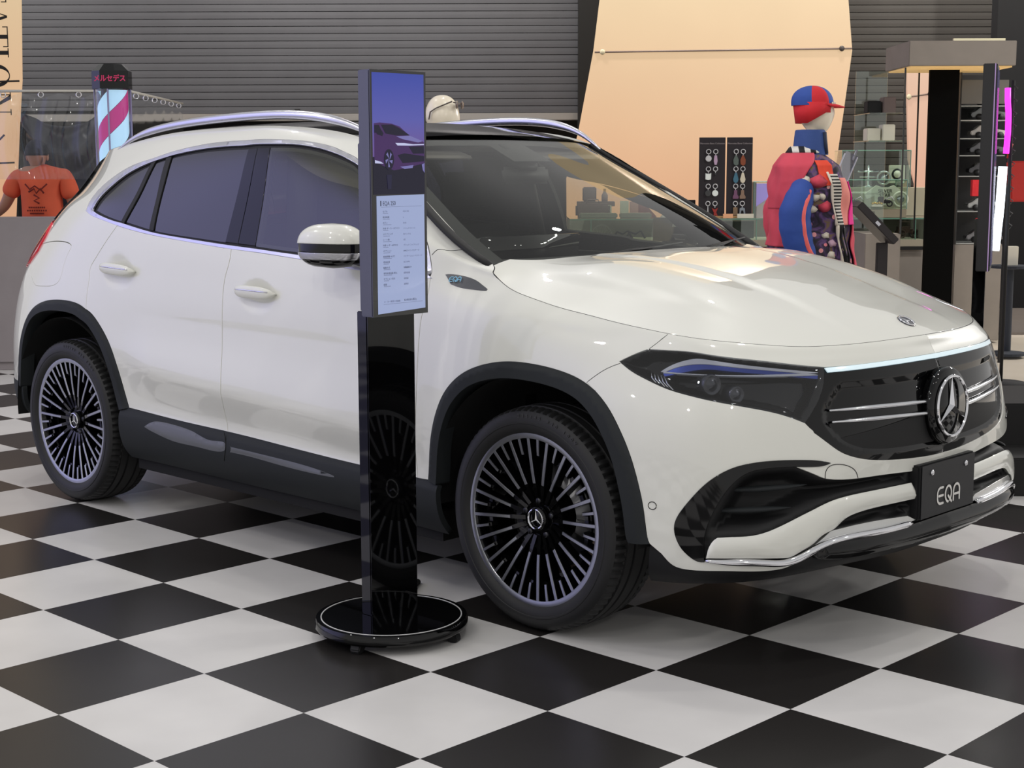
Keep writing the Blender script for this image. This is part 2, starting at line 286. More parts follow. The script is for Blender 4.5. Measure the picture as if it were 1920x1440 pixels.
# curves traced on the body, as (station length, row length) pairs on the surface S1
D = {
 'lamp_up': [[4.3734,0.6498],[4.4126,0.6881],[4.4469,0.7206],[4.491,0.7309],[4.5816,0.7478],[4.6556,0.7394],[4.8008,0.7113],[4.9256,0.6759],[4.9974,0.6592]],
 'lamp_right': [[4.9974,0.6592],[4.9782,0.5909],[4.9495,0.5386],[4.9072,0.487]],
 'lamp_low': [[4.9072,0.487],[4.879,0.4983],[4.8325,0.5131],[4.7557,0.5286],[4.6631,0.5444],[4.5989,0.5574],[4.5315,0.574],[4.4696,0.5973],[4.419,0.6201],[4.3734,0.6498]],
 'lamp_led': [[4.506,0.6295],[4.5487,0.6605],[4.6173,0.6851],[4.6886,0.6821],[4.7953,0.6658],[4.9176,0.6432],[4.9774,0.6297]],
 'lamp_led_low': [[4.9741,0.6158],[4.914,0.6255],[4.7933,0.6447],[4.6881,0.6567],[4.625,0.658],[4.5652,0.6388],[4.512,0.6176]],
 'lamp_edge_up': [[4.98,0.6399],[4.8675,0.6649],[4.6898,0.7051],[4.6178,0.7152],[4.5885,0.7077],[4.5337,0.6694],[4.4985,0.6331]],
 'lamp_fan': [[4.4728,0.6261],[4.4919,0.6324],[4.512,0.6176],[4.5518,0.5701],[4.5251,0.5735],[4.4942,0.5928]],
 'gr_top': [[4.997,0.6588],[5.1084,0.6592],[5.2463,0.6629],[5.4828,0.6657]],
 'gr_low': [[4.9292,0.4598],[4.949,0.4434],[4.9791,0.4172],[5.0123,0.3929],[5.0704,0.3693],[5.1381,0.3528],[5.2704,0.3326],[5.4204,0.3192],[5.4828,0.3195]],
 'gr_left': [[4.9072,0.487],[4.9201,0.4723],[4.9275,0.4656]],
 'gi_top': [[5.0729,0.6002],[5.2215,0.5992],[5.4412,0.6013]],
 'gi_left': [[5.0729,0.6002],[5.0285,0.5933],[4.9923,0.5587],[4.9667,0.5261],[4.9614,0.487],[4.9811,0.4518],[5.0261,0.4139],[5.0839,0.3887]],
 'gi_bot': [[5.0839,0.3887],[5.186,0.3721],[5.3524,0.3623],[5.4828,0.3574]],
 'bar_up': [[4.9974,0.6515],[5.1065,0.6538],[5.2444,0.6573],[5.4828,0.6598]],
 'bar_low': [[5.0016,0.6343],[5.1007,0.6371],[5.238,0.6401],[5.4792,0.6418]],
 'chr_a': [[4.9875,0.5202],[5.1508,0.5222],[5.3809,0.516]],
 'chr_b': [[4.9908,0.4883],[5.1446,0.4904],[5.3808,0.4822]],
 'int_out': [[4.9648,0.3659],[4.923,0.3765],[4.814,0.3793],[4.7513,0.3702],[4.7075,0.3548],[4.6642,0.325],[4.6314,0.2899],[4.6014,0.2478],[4.5753,0.2056],[4.5675,0.1796],[4.5705,0.1558],[4.5839,0.1316],[4.6064,0.1136],[4.626,0.1049],[4.6404,0.1046]],
 'int_in': [[4.6404,0.1046],[4.6362,0.1355],[4.6399,0.1698],[4.6538,0.2119],[4.6765,0.2617],[4.7049,0.3078],[4.7418,0.3419],[4.7864,0.3552],[4.8645,0.3597],[4.9361,0.358],[4.9648,0.3659]],
 'int_up': [[4.8643,0.3588],[4.899,0.34],[4.9307,0.3204],[4.9454,0.3123],[5.0092,0.2993],[5.1427,0.29],[5.3042,0.2736]],
 'fin_up': [[4.6399,0.1599],[4.6993,0.1637],[4.7453,0.1666],[4.7804,0.1743],[4.8172,0.1871],[4.8709,0.2071],[4.8984,0.2164],[4.9517,0.2331],[5.0101,0.2417],[5.0967,0.2435],[5.299,0.2365]],
 'fin_in': [[5.299,0.2365],[5.3359,0.1931]],
 'fin_low': [[5.3354,0.1893],[5.1403,0.1955],[5.0606,0.194],[5.0005,0.1845],[4.9638,0.1686],[4.9279,0.159],[4.8965,0.1413],[4.869,0.1294],[4.8405,0.1162],[4.8182,0.1145],[4.7471,0.116],[4.7011,0.1158],[4.6438,0.1142]],
 'fin_left': [[4.6438,0.1142],[4.6473,0.1361],[4.6583,0.1546],[4.6674,0.1611]],
 'bl_up': [[4.956,0.1647],[5.0419,0.1682],[5.1539,0.1652],[5.2789,0.1567]],
 'bl_low': [[5.3179,0.1433],[5.1493,0.1461],[5.0093,0.1503],[4.9264,0.1438],[4.8942,0.1325],[4.8687,0.1168],[4.843,0.1065]],
 'chrome_low_up': [[4.6427,0.113],[4.7012,0.1147],[4.8182,0.1132],[4.843,0.1161],[4.8689,0.1257],[4.8942,0.1338],[4.9263,0.1431],[5.0091,0.1496],[5.1493,0.1461],[5.3237,0.1417]],
 'chrome_low_lo': [[5.3288,0.1363],[5.1481,0.1407],[5.0082,0.1448],[4.9256,0.1338],[4.8936,0.1201],[4.8685,0.107],[4.8407,0.094],[4.7477,0.1006],[4.67,0.1023],[4.6445,0.1059]],
 'white_low': [[4.5354,0.1131],[4.5516,0.0991],[4.5702,0.0882],[4.6,0.083],[4.647,0.0824],[4.7038,0.082],[4.7958,0.0772],[4.8362,0.0851],[4.8532,0.0964]],
 'spl_up': [[4.8936,0.1186],[4.9255,0.1325],[5.0079,0.1432],[5.1479,0.1394],[5.3287,0.1355]],
 'spl_lo': [[4.9115,0.1052],[4.9745,0.0939],[5.0758,0.0862],[5.293,0.0685]],
 'tow': [[4.9454,0.3123],[4.948,0.3366],[4.9614,0.3551],[4.9869,0.3592],[5.0208,0.3505],[5.0493,0.3273],[5.0614,0.2969]],
 'arch_f': [[3.5796,0.1918],[3.5954,0.3153],[3.6191,0.4009],[3.6578,0.4711],[3.7054,0.5195],[3.7608,0.5554],[3.8388,0.5841],[3.9379,0.6023],[4.0497,0.6063],[4.1654,0.5983],[4.2599,0.5784],[4.3215,0.5496],[4.3738,0.5053],[4.4176,0.4448],[4.4487,0.3787],[4.4744,0.2929],[4.4911,0.2109],[4.4989,0.1443],[4.5044,0.1323]],
 'arch_f2': [[4.5044,0.1323],[4.5354,0.1128]],
 'arch_r': [[0.9456,0.2177],[0.9672,0.3127],[0.9944,0.3996],[1.0361,0.4836],[1.0897,0.54],[1.1718,0.5773],[1.2632,0.5942],[1.3609,0.5987],[1.4675,0.59],[1.5254,0.571],[1.5696,0.5535],[1.6402,0.4964],[1.7067,0.4159],[1.7516,0.3217],[1.7763,0.2399],[1.7978,0.1935]],
 'sill_top': [[1.7978,0.1935],[2.0143,0.1876],[2.4416,0.1911],[2.8481,0.1873],[3.2187,0.188]],
 'sill_top2': [[3.2187,0.188],[3.544,0.1897]],
 'sill_low': [[1.7936,0.0178],[2.0009,0.0234],[2.4155,0.0439],[2.7786,0.0204],[3.1757,0.0169]],
 'ch_out': [[1.384,0.8764],[1.3865,0.9181],[1.4217,0.9914],[1.5172,1.0544],[1.6371,1.0829],[1.741,1.0885],[1.8306,1.0891],[1.9642,1.0975],[2.0966,1.1042],[2.2335,1.1079],[2.4228,1.1059],[2.4426,1.1065],[2.563,1.1084],[2.6842,1.1107],[2.802,1.1165],[2.9101,1.1199],[2.9899,1.1218],[3.0465,1.1201],[3.1221,1.1208],[3.2396,1.1146],[3.4096,1.138],[3.5247,1.1314],[3.5766,1.0761],[3.5409,0.9431],[3.5297,0.8705]],
 'ch_in': [[1.4825,0.8826],[1.5184,0.9392],[1.5939,1.0037],[1.6894,1.0468],[1.8095,1.0675],[1.8555,1.0724],[1.9779,1.0798],[2.1138,1.0832],[2.2549,1.0834],[2.455,1.0817],[2.4613,1.0826],[2.605,1.0858],[2.7569,1.0917],[2.8706,1.0951],[2.9801,1.0968],[3.0632,1.0982],[3.1409,1.0969],[3.2455,1.0709],[3.3829,1.0613],[3.4624,1.0138],[3.4838,0.9392],[3.4972,0.8637]],
 'ch_bot_in': [[1.4825,0.8826],[1.55,0.8753],[1.6943,0.8701],[1.7583,0.8721],[1.9462,0.8671],[2.0646,0.8649],[2.4478,0.8662],[2.6158,0.869],[2.7788,0.8706],[3.0002,0.8715],[3.0086,0.869],[3.1531,0.8684],[3.356,0.8661],[3.4972,0.8637]],
 'ch_bot_out': [[1.384,0.8764],[1.451,0.8658],[1.5769,0.8607],[1.7009,0.8579],[1.9375,0.8565],[2.4523,0.855],[2.6471,0.8587],[2.8356,0.8599],[3.0125,0.8581],[3.1679,0.8519],[3.3576,0.8494],[3.5322,0.8438]],
 'cut_q': [[1.7009,0.8579],[1.6642,0.8285],[1.6276,0.8004],[1.5888,0.7706],[1.553,0.7426],[1.5376,0.725],[1.5386,0.7054],[1.5354,0.6787],[1.5283,0.6391],[1.5254,0.571]],
 'cut_b': [[2.4941,0.8621],[2.495,0.8147],[2.4758,0.7432],[2.4722,0.6649],[2.4712,0.574],[2.4805,0.4536],[2.4857,0.3434],[2.4621,0.2514],[2.4664,0.18]],
 'cut_f': [[3.525,0.8593],[3.5275,0.8242],[3.5419,0.7554],[3.5376,0.6991],[3.5355,0.6405],[3.5361,0.5611],[3.5352,0.4683],[3.5315,0.377],[3.5226,0.2655],[3.5246,0.1904]],
 'cut_arch_r': [[1.5263,0.6176],[1.5186,0.6126]],
 'flap': [[0.7993,0.771],[1.0336,0.7831],[1.253,0.7867],[1.3289,0.7823],[1.3475,0.7751],[1.3319,0.7587],[1.3187,0.7373],[1.3129,0.7138],[1.3046,0.6874],[1.2823,0.6672],[1.238,0.6525],[1.1482,0.645],[1.082,0.6428],[1.0455,0.6515]],
 'acut': [[3.5495,0.9389],[3.6775,1.0542],[3.8002,1.2017]],
 'hood_side': [[3.8762,1.1455],[3.8665,1.0232],[3.8489,0.9219],[3.8683,0.8755],[3.9157,0.8524],[3.9948,0.8497],[4.0999,0.8576],[4.2,0.8708],[4.3434,0.8654],[4.5037,0.8588],[4.6168,0.8573],[4.7751,0.8547],[4.9571,0.8424],[5.0708,0.8461],[5.1912,0.8514],[5.3582,0.8622],[5.4828,0.8696]],
 'fcut': [[4.2897,0.5703],[4.3184,0.5983],[4.3462,0.6226],[4.3788,0.6439]],
 'fcut2': [[4.4485,0.7171],[4.4724,0.7689],[4.5076,0.851]],
 'badge': [[3.5957,0.8651],[3.6316,0.8688],[3.7082,0.8632],[3.7528,0.8479],[3.7826,0.8308],[3.8057,0.8166],[3.749,0.8089],[3.6703,0.8128],[3.6268,0.8247]],
 'ws_edge': [[3.5531,1.2017],[3.6102,1.2017],[3.7004,1.2017],[3.763,1.2017],[3.8029,1.2017],[3.8463,1.2017],[3.8867,1.1847]],
 'pillar_q1': [[1.8575,1.078],[1.7449,0.8704]],
 'pillar_q0': [[1.8288,1.0711],[1.7217,0.8735]],
 'pillar_r1': [[1.9578,1.0802],[1.9582,1.006],[1.9575,0.9703],[1.971,0.8706]],
 'pillar_r0': [[1.9273,1.079],[1.9273,1.0166],[1.9323,0.9703],[1.941,0.8709]],
 'pillar_b1': [[2.6154,1.0854],[2.6109,0.99],[2.6229,0.872]],
 'pillar_b0': [[2.4613,1.0826],[2.4481,0.9603],[2.4354,0.9008],[2.4473,0.8674]],
 'pillar_bm': [[2.5272,1.0833],[2.5027,1.0075],[2.5063,0.9444],[2.5231,0.8767]],
 'tail': [[0.7276,0.7825],[0.8925,0.7709],[0.7929,0.7408],[0.8869,0.7085],[0.8798,0.6625]],
 'handle_r': [[1.639,0.7294],[1.7373,0.7129],[1.8774,0.7376]],
 'handle_f': [[2.5628,0.7088],[2.6734,0.6932],[2.7825,0.7207]],
 'sensor': [[4.5135,0.2307]],
 'tornado': [[2.1854,1.1978]],
 'sill_hl': [[1.9302,0.1356],[1.9836,0.1579],[2.0949,0.1667],[2.2798,0.158],[2.3856,0.1448],[2.4744,0.1458],[2.4764,0.1266],[2.3178,0.1128],[2.1376,0.1118],[1.9688,0.1284]],
 'sill_hl2': [[2.5078,0.1388],[2.5493,0.139],[2.7671,0.1385],[3.0094,0.1333],[3.1037,0.1227],[2.8895,0.1166],[2.6446,0.1223],[2.5086,0.1218]],
 'sill_seam': [[2.4585,0.1873],[2.4775,0.1463],[2.476,0.1192],[2.4607,0.0884]],
 'crease_s': [[1.7709,0.3543],[1.905,0.3494],[2.4824,0.3429],[2.8848,0.3467],[3.2447,0.3429]],
}
LOUV = [[4.693, 0.2806, 4.8958, 0.2946], [4.6589, 0.2196, 4.8482, 0.2271]]
PROJ = [[4.6464, 0.6043, 0.03], [4.7234, 0.5729, 0.024]]
TAIL = [(.60, .86), (.74, .85), (.86, .835), (.93, .80), (.93, .76), (.86, .72), (.74, .70), (.60, .70)]

# ---------------------------------------------------------------- car: panels cut out of the body surface
def inpoly(P, Q):
    """points Q (n,2) inside polygon P"""
    P = np.asarray(P, float); x, y = Q[:, 0], Q[:, 1]; c = np.zeros(len(Q), bool); x0, y0 = P[-1]
    for x1, y1 in P:
        if y0 != y1: c ^= ((y1 > y) != (y0 > y)) & (x < (x0-x1)*(y-y1)/(y0-y1)+x1)
        x0, y0 = x1, y1
    return c
def pdist(P, Q, closed=True):
    P = np.asarray(P, float); A = P; B = np.roll(P, -1, 0)
    if not closed: A = P[:-1]; B = P[1:]
    d = np.full(len(Q), 1e9)
    for a, b in zip(A, B):
        ab = b-a; L = (ab**2).sum()+1e-15; t = np.clip(((Q-a)@ab)/L, 0, 1); d = np.minimum(d, np.linalg.norm(Q-(a+t[:, None]*ab), axis=1))
    return d
def cr(pts, step=.008):
    """smooth curve through points (centripetal-like), evenly spaced"""
    pts = np.asarray(pts, float)
    if len(pts) < 3:
        n = max(2, int(np.linalg.norm(pts[-1]-pts[0])/step)+1); return pts[0]+(pts[-1]-pts[0])*np.linspace(0, 1, n)[:, None]
    d = np.linalg.norm(np.diff(pts, axis=0), axis=1); keep = np.r_[True, d > 1e-5]; pts = pts[keep]
    t = np.r_[0, np.cumsum(np.sqrt(np.linalg.norm(np.diff(pts, axis=0), axis=1)))]
    s = Spline(pts, t); q = s(np.linspace(0, t[-1], 40*len(pts))); L = np.r_[0, np.cumsum(np.linalg.norm(np.diff(q, axis=0), axis=1))]
    n = max(2, int(L[-1]/step)+1); w = np.linspace(0, L[-1], n)
    return np.c_[np.interp(w, L, q[:, 0]), np.interp(w, L, q[:, 1])]
def K(name, rev=False, a=None, b=None):
    """traced curve by name, resampled; a..b select a part by index of its points"""
    p = D[name][a:b]; c = cr(p); return c[::-1] if rev else c
def loop(*cs):
    out = []
    for c in cs:
        for p in np.atleast_2d(c):
            if not out or np.linalg.norm(np.array(out[-1])-p) > 2e-3: out.append(tuple(p))
    if np.linalg.norm(np.array(out[0])-out[-1]) < 2e-3: out.pop()
    return np.array(out)
def dens(P, step=.012):
    """split long straight edges"""
    o = []
    for a, b in zip(P, np.roll(P, -1, 0)):
        n = max(1, int(np.linalg.norm(b-a)/step)); o += [a+(b-a)*k/n for k in range(n)]
    return np.array(o)
def inset(P, d):
    """shrink a closed polygon by d"""
    P = np.asarray(P); A = np.roll(P, 1, 0); B = np.roll(P, -1, 0); t = B-A; t /= np.linalg.norm(t, axis=1)[:, None]+1e-9
    area2 = (P[:, 0]*np.roll(P[:, 1], -1)-np.roll(P[:, 0], -1)*P[:, 1]).sum(); s = 1 if area2 > 0 else -1
    return P+np.c_[-t[:, 1], t[:, 0]]*d*s
CUPS = []
CREASE = []
def relief(uv):
    """small shapes pressed into the sheet metal (door handle cups)"""
    d = np.zeros(len(uv))
    for (u, v), a, b, dep in CUPS:
        r = ((uv[:, 0]-u)/a)**2+((uv[:, 1]-v)/b)**2; d -= dep*np.clip(1-r, 0, 1)**1.5
    for P, h, wu, wd in CREASE:
        vc = np.interp(uv[:, 0], P[:, 0], P[:, 1]); t = uv[:, 1]-vc; a = np.clip((uv[:, 0]-P[0, 0])/.25, 0, 1)*np.clip((P[-1, 0]-uv[:, 0])/.12, 0, 1); a = a*a*(3-2*a)
        g = np.where(t > 0, 1-t/wu, 1+t/wd); d += h*a*np.clip(g, 0, 1)
    return d
def surf(off=0, disp=None):
    def f(uv):
        uv = np.atleast_2d(uv); X = S1(uv); N = S1.nrm(uv); h = off+relief(uv)
        if disp is not None: h = h+disp(uv)
        return X+N*h[:, None]
    return f
def nrm_of(f, uv, e=1.5e-3):
    du = f(uv+[e, 0])-f(uv-[e, 0]); dv = f(uv+[0, e])-f(uv-[0, e]); n = np.cross(du, dv); return n/(np.linalg.norm(n, axis=1)[:, None]+1e-12)
def panel_data(f, outer, holes=(), step=.02, rim=.008, fine=None, flip=False, rimmask=None, extra=None):
    """triangulated piece of surface f over polygon `outer` minus holes; edge turned in by rim -> verts, faces, normals"""
    loops = [dens(np.asarray(outer))]+[dens(np.asarray(h)) for h in holes]
    lo, hi = loops[0].min(0), loops[0].max(0)
    def grid(a, b, s):
        U, V = np.meshgrid(np.arange(a[0]+s/2, b[0], s), np.arange(a[1]+s/2, b[1], s*.9)); U = U+(np.arange(U.shape[0])[:, None] % 2)*s/2
        return np.c_[U.ravel(), V.ravel()]
    G = grid(lo, hi, step)
    if fine:
        for (c, r, s) in fine:
            c = np.array(c); G = G[(np.abs(G-c) > r).any(1)]; G = np.r_[G, grid(np.maximum(c-r, lo), np.minimum(c+r, hi), s)]
    if extra is not None: G = np.r_[G[pdist(extra, G, False) > .006], extra]
    ok = inpoly(loops[0], G)
    for h in loops[1:]: ok &= ~inpoly(h, G)
    G = G[ok]
    if len(G):
        dd = np.full(len(G), 1e9)
        for l in loops: dd = np.minimum(dd, pdist(l, G))
        G = G[dd > min(step, .01)*.6]
    V2 = []; E = []
    for l in loops:
        b = len(V2); V2 += [Vector(p) for p in l]; E += [(b+i, b+(i+1) % len(l)) for i in range(len(l))]
    V2 += [Vector(p) for p in G]
    r = delaunay_2d_cdt(V2, E, [], 0, 1e-6)
    uv = np.array([tuple(v) for v in r[0]]); F = np.array([t for t in r[2] if len(t) == 3])
    C = uv[F].mean(1); ok = inpoly(loops[0], C)
    for h in loops[1:]: ok &= ~inpoly(h, C)
    F = F[ok]; used = np.unique(F); re = -np.ones(len(uv), int); re[used] = np.arange(len(used)); uv = uv[used]; F = re[F]
    a2 = np.cross(uv[F[:, 1]]-uv[F[:, 0]], uv[F[:, 2]]-uv[F[:, 0]]); F[a2 < 0] = F[a2 < 0][:, ::-1]
    X = f(uv); N = nrm_of(f, uv)
    mid = (uv[:, 0] > S1.u[-1]-1e-3) | (uv[:, 0] < 1e-3) if rimmask is not None else np.zeros(len(uv), bool)
    X[mid, 1] = 0; N[mid, 1] = 0; N /= np.linalg.norm(N, axis=1)[:, None]+1e-12
    V = list(X); NN = list(N); FF = [tuple(t) for t in F]
    if rim:
        ed = {}
        for t in F:
            for i in range(3):
                k = (t[i], t[(i+1) % 3]); ed[k] = ed.get(k, 0)+1
        be = [k for k in ed if (k[1], k[0]) not in ed]
        if rimmask is not None:
            be = [k for k in be if not (rimmask(uv[k[0]]) and rimmask(uv[k[1]]))]
        out = {}
        for a, b in be:
            e = X[b]-X[a]
            for q in (a, b): out[q] = out.get(q, 0)+np.cross(e, N[q])
        ids = {}
        for q, o in out.items():
            o = o/(np.linalg.norm(o)+1e-9); r1 = min(.0015, abs(rim)*.4)*(1 if rim > 0 else 0)
            b = len(V); ids[q] = b
            V += [X[q], X[q]+o*r1-N[q]*r1, X[q]+o*r1-N[q]*rim]; NN += [N[q], o, o]
        for a, b in be:
            i, j = ids[a], ids[b]; FF += [(a, i+1, j+1, b), (i+1, i+2, j+2, j+1)]
    return np.array(V), FF, np.array(NN)
def mirrored(d):
    V, F, N = d; V = V.copy(); N = N.copy(); V[:, 1] *= -1; N[:, 1] *= -1; return V, [t[::-1] for t in F], N
def join(*ds):
    V = []; F = []; N = []
    for v, f, n in ds:
        b = sum(len(x) for x in V); F += [tuple(i+b for i in t) for t in f]; V.append(v); N.append(n)
    return np.concatenate(V), F, np.concatenate(N)
def put(name, d, m, parent): return mesh_obj(name, d[0], d[1], m, parent, True, d[2])
def both(name, d, m, parent, labels=None):
    a = put(name, d, m, parent); b = put(name, mirrored(d), m, parent); return a, b

# ---------------------------------------------------------------- the car
D = {k: np.array(v) for k, v in D.items()}
UM, VM = S1.u[-1], S1.v[-1]
for k in ('gr_top', 'gr_low', 'gi_bot', 'bar_up', 'bar_low', 'hood_side', 'gi_top'):
    D[k] = D[k].copy()
    D[k][-1, 0] = UM
paint = mat('white_paint', (225, 225, 217), .35, coat=1, coat_rough=.02)
plastic = mat('dark_plastic', (34, 37, 39), .62, spec=.3); add_noise(plastic, 900, .12, .25, 2, dist=.0006)
gloss = mat('gloss_black', (6, 6, 7), .04)
matte = mat('matte_black', (16, 16, 18), .62)
liner = mat('liner_black', (7, 7, 8), .85)
chrome = mat('chrome', (232, 232, 236), .07, metal=1)
satin = mat('satin_chrome', (206, 206, 212), .22, metal=1)
rail_m = mat('polished_aluminium', (214, 214, 222), .28, metal=1)
rubber = mat('tyre_rubber', (29, 29, 30), .55)
machined = mat('machined_alloy', (178, 180, 186), .3, metal=1)
silverp = mat('silver_paint', (205, 206, 204), .3, metal=.6, coat=1)
privacy = thin_glass('privacy_glass', (38, 38, 52), 1.5)
fglass = thin_glass('front_side_glass', (216, 220, 206), 1.5)
wglass = thin_glass('windscreen_glass', (240, 243, 238), .8)
lens = thin_glass('lamp_lens', (232, 234, 238), .7)
seat_m = mat('black_upholstery', (30, 30, 32), .7); dash_m = mat('dashboard_grey', (42, 43, 45), .6)
headl = mat('headliner_grey', (112, 108, 104), .9)
gapm = mat('panel_gap', (20, 20, 20), .8)

car = empty('car', (0, 0, 0), 0, 'white compact electric SUV parked on the chequered floor', 'car')
for nm, depth in (('handle_r', .014), ('handle_f', .014)):
    u, v = D[nm].mean(0); CUPS.append(((u, v-.004), .105 if nm == 'handle_f' else .112, .062, depth))
cre = cr(np.r_[D['crease_s'], [D['crease_s'][-1]+(D['crease_s'][-1]-D['crease_s'][-2])*.9]], .01); CREASE.append((cre, .018, .24, .11))
F0 = surf()
bel = D['ch_bot_out']
# body shell: tail, rear wing, roof side, front wing
body_loop = loop([(0, S1.v[3])], K('arch_r', a=0, b=10), K('cut_q', True), K('ch_bot_out', True, 0, 4), K('ch_out'), [tuple(D['ch_out'][-1])], K('cut_f'),
                 K('arch_f', a=0, b=12), K('fcut'), K('lamp_up', a=0, b=3), K('fcut2'), K('hood_side', True, 0, 10), [(D['hood_side'][0][0], VM)], [(0, VM)])
flap = inset(cr(np.r_[D['flap'], D['flap'][:1]])[:-1], 0)
seam = lambda q: q[0] > UM-1e-3 or q[0] < 1e-3
b_body = panel_data(F0, inset(body_loop, .0012), [flap], step=.022, rimmask=seam)
put('body_shell', join(b_body, mirrored(b_body)), paint, car)
b_flap = panel_data(F0, inset(flap, .0028), step=.02); put('charging_flap', b_flap, paint, car)
# doors
rd = loop(K('cut_q'), K('arch_r', a=9), K('sill_top', a=0, b=3), [tuple(D['cut_b'][-1])], K('cut_b', True), K('ch_bot_out', True, 3, 6))
fd = loop(K('cut_b'), K('sill_top', a=2), K('sill_top2'), K('cut_f', True), K('ch_bot_out', True, 5))
def cupfine(nm): c = D[nm].mean(0); return [(tuple(c), np.array([.13, .08]), .009)]
for nm, lp, fn in (('rear_door', rd, cupfine('handle_r')), ('front_door', fd, cupfine('handle_f'))):
    d_ = panel_data(F0, inset(lp, .0022), step=.018, fine=fn, extra=cre)
    A, B = both(nm, d_, paint, car)
    h = D['handle_r' if nm == 'rear_door' else 'handle_f']
    for side, par in ((1, A), (-1, B)):
        u0, u1 = h[0][0]-.002, h[-1][0]+.002; vm = h.mean(0)[1]+.004; n = 28; V = []; Fc = []
        for i in range(n+1):
            t = i/n; u = u0+(u1-u0)*t; arch = .034*(1-(2*t-1)**4)**.5 if 0 < t < 1 else 0; hw = .023*(1-abs(2*t-1)**3.2)**.5+.0008
            X = S1([[u, vm]])[0]; N = S1.nrm([[u, vm]])[0]
            for k in range(14):
                a = 2*PI*k/14; q = X+N*(arch*.75+.004+.009*math.cos(a))+np.array([0, 0, 1.0])*hw*math.sin(a)
                V.append((q[0], q[1]*side, q[2]))
        for i in range(n):
            for k in range(14): Fc.append((i*14+k, i*14+(k+1) % 14, (i+1)*14+(k+1) % 14, (i+1)*14+k))
        ho = mesh_obj('door_handle', V, Fc, paint, par)
        st = MB()
        P = []
        for i in range(3, n-1):
            t = i/n; u = u0+(u1-u0)*t; arch = .034*(1-(2*t-1)**4)**.5; X = S1([[u, vm]])[0]; N = S1.nrm([[u, vm]])[0]
            q = X+N*(arch*.75+.0122)+np.array([0, 0, .006]); P.append((q[0], q[1]*side, q[2]))
        st.tube(P, .003, 6); st.build('handle_strip', chrome, ho, True)
# bumper and nose
lip = loop(K('fcut2'), K('hood_side', a=9), K('gr_top', True), K('lamp_up', True, 2))
bump = loop(K('fcut'), K('lamp_low', True), K('gr_left'), K('gr_low'), [(UM, D['int_up'][-1][1]-.004)], K('int_up', True), K('int_in', a=-3), K('int_out'),
            K('chrome_low_lo', True, -4), K('white_low', True), K('arch_f2', True), K('arch_f', True, 11))
bl = [panel_data(F0, inset(lip, .0012), step=.016, rimmask=seam), panel_data(F0, inset(bump, .0012), step=.016, rimmask=seam)]
put('front_bumper', join(*bl, *[mirrored(x) for x in bl]), paint, car)
# dark base under the nose, with the hollows of the intakes
intake = loop(K('int_in', a=0, b=8), K('int_up'), K('fin_in', a=0, b=1) if 0 else K('fin_up', True), K('fin_left', True))
slit = loop(K('bl_up'), [tuple(D['fin_low'][0])], K('fin_low', a=0, b=6))
def bowl(P, dep, w):
    Pd = dens(P, .01)
    def f(uv):
        d = np.zeros(len(uv)); lo = P.min(0)-.02; hi = P.max(0)+.02; m = ((uv > lo) & (uv < hi)).all(1)
        if m.any():
            q = uv[m]; ins = inpoly(Pd, q); t = np.clip(pdist(Pd, q)/w, 0, 1); d[m] = -dep*np.where(ins, t*t*(3-2*t), 0)
        return d
    return f
bI, bS = bowl(intake, .07, .05), bowl(slit, .035, .012)
uL = D['white_low'][0][0]-.035
def front_base(uv): return bI(uv)+bS(uv)
base = np.array([(uL, 0.0), (UM, 0.0), (UM, .50), (D['gr_low'][0][0]-.08, .42), (D['int_out'][7][0]+.02, .28), (uL, .12)])
fb = panel_data(surf(-.010, front_base), base, step=.011, rimmask=seam); put('bumper_grille_base', join(fb, mirrored(fb)), matte, car)
# gloss black air curtain frame
curt = loop(K('int_out'), K('int_in'))
fr = panel_data(surf(.004), inset(curt, .0008), step=.012, rim=.045); both('air_curtain_frame', fr, gloss, car)
# louvres in the intake
for c0, c1_, nm in (((1368, 917), (1515, 910), 0), ((1345, 957), (1485, 952), 1)): pass
for s in (1, -1):
    mb = MB()
    for (ua, va, ub, vb) in LOUV:
        n = 20; P = []; R = []
        for i in range(n+1):
            t = i/n; uv = np.array([[ua+(ub-ua)*t, va+(vb-va)*t]]); X = (S1(uv)-S1.nrm(uv)*.045*(1-.75*t))[0]; P.append((X[0], X[1]*s, X[2])); R.append(.0145*math.sin(PI*min(1, t*.9+.12))**.7+.001)
        mb.tube(P, R, 12, flat=.55)
    mb.build('intake_louvre', plastic, car, True)
# white wing-shaped fin, blade, chrome, splitter
fin = loop(K('fin_left'), K('fin_up', a=1), K('fin_in'), K('fin_low', a=0))
def ridge(P, h, w, closed=True):
    Pd = dens(P, .01) if closed else np.asarray(P)
    def f(uv): t = np.clip(pdist(Pd, uv, closed)/w, 0, 1); return h*np.sqrt(np.clip(1-(1-t)**2, 0, 1))
    return f
fn = panel_data(surf(.004, ridge(fin, .012, .03)), inset(fin, .0008), step=.011, rim=.03); both('bumper_fin', fn, paint, car)
blade = loop(K('bl_up'), K('bl_low'))
bd = panel_data(surf(.002), blade, step=.011, rim=.02); both('bumper_blade', bd, silverp, car)
chl = loop(K('chrome_low_up'), K('chrome_low_lo'))
_a = cr(D['chrome_low_up']); _b = cr(D['chrome_low_lo'])[::-1]; _n = 90; _m = (_a[np.linspace(0, len(_a)-1, _n).astype(int)]+_b[np.linspace(0, len(_b)-1, _n).astype(int)])/2
_m = cr(_m[::6], .012)
for s in (1, -1):
    P = S1(_m)+S1.nrm(_m)*.007; MB().tube([(x, y*s, z) for x, y, z in P], [.005+.006*min(1, i/6, (len(P)-1-i)/3+.3) for i in range(len(P))], 12).build('chrome_trim', chrome, car, True)
vz = lambda k: D[k][-1][1]
spl = loop(K('spl_up'), [(UM, D['spl_up'][-1][1]+.0)], [(UM, D['spl_lo'][-1][1]-.0)], K('spl_lo', True))
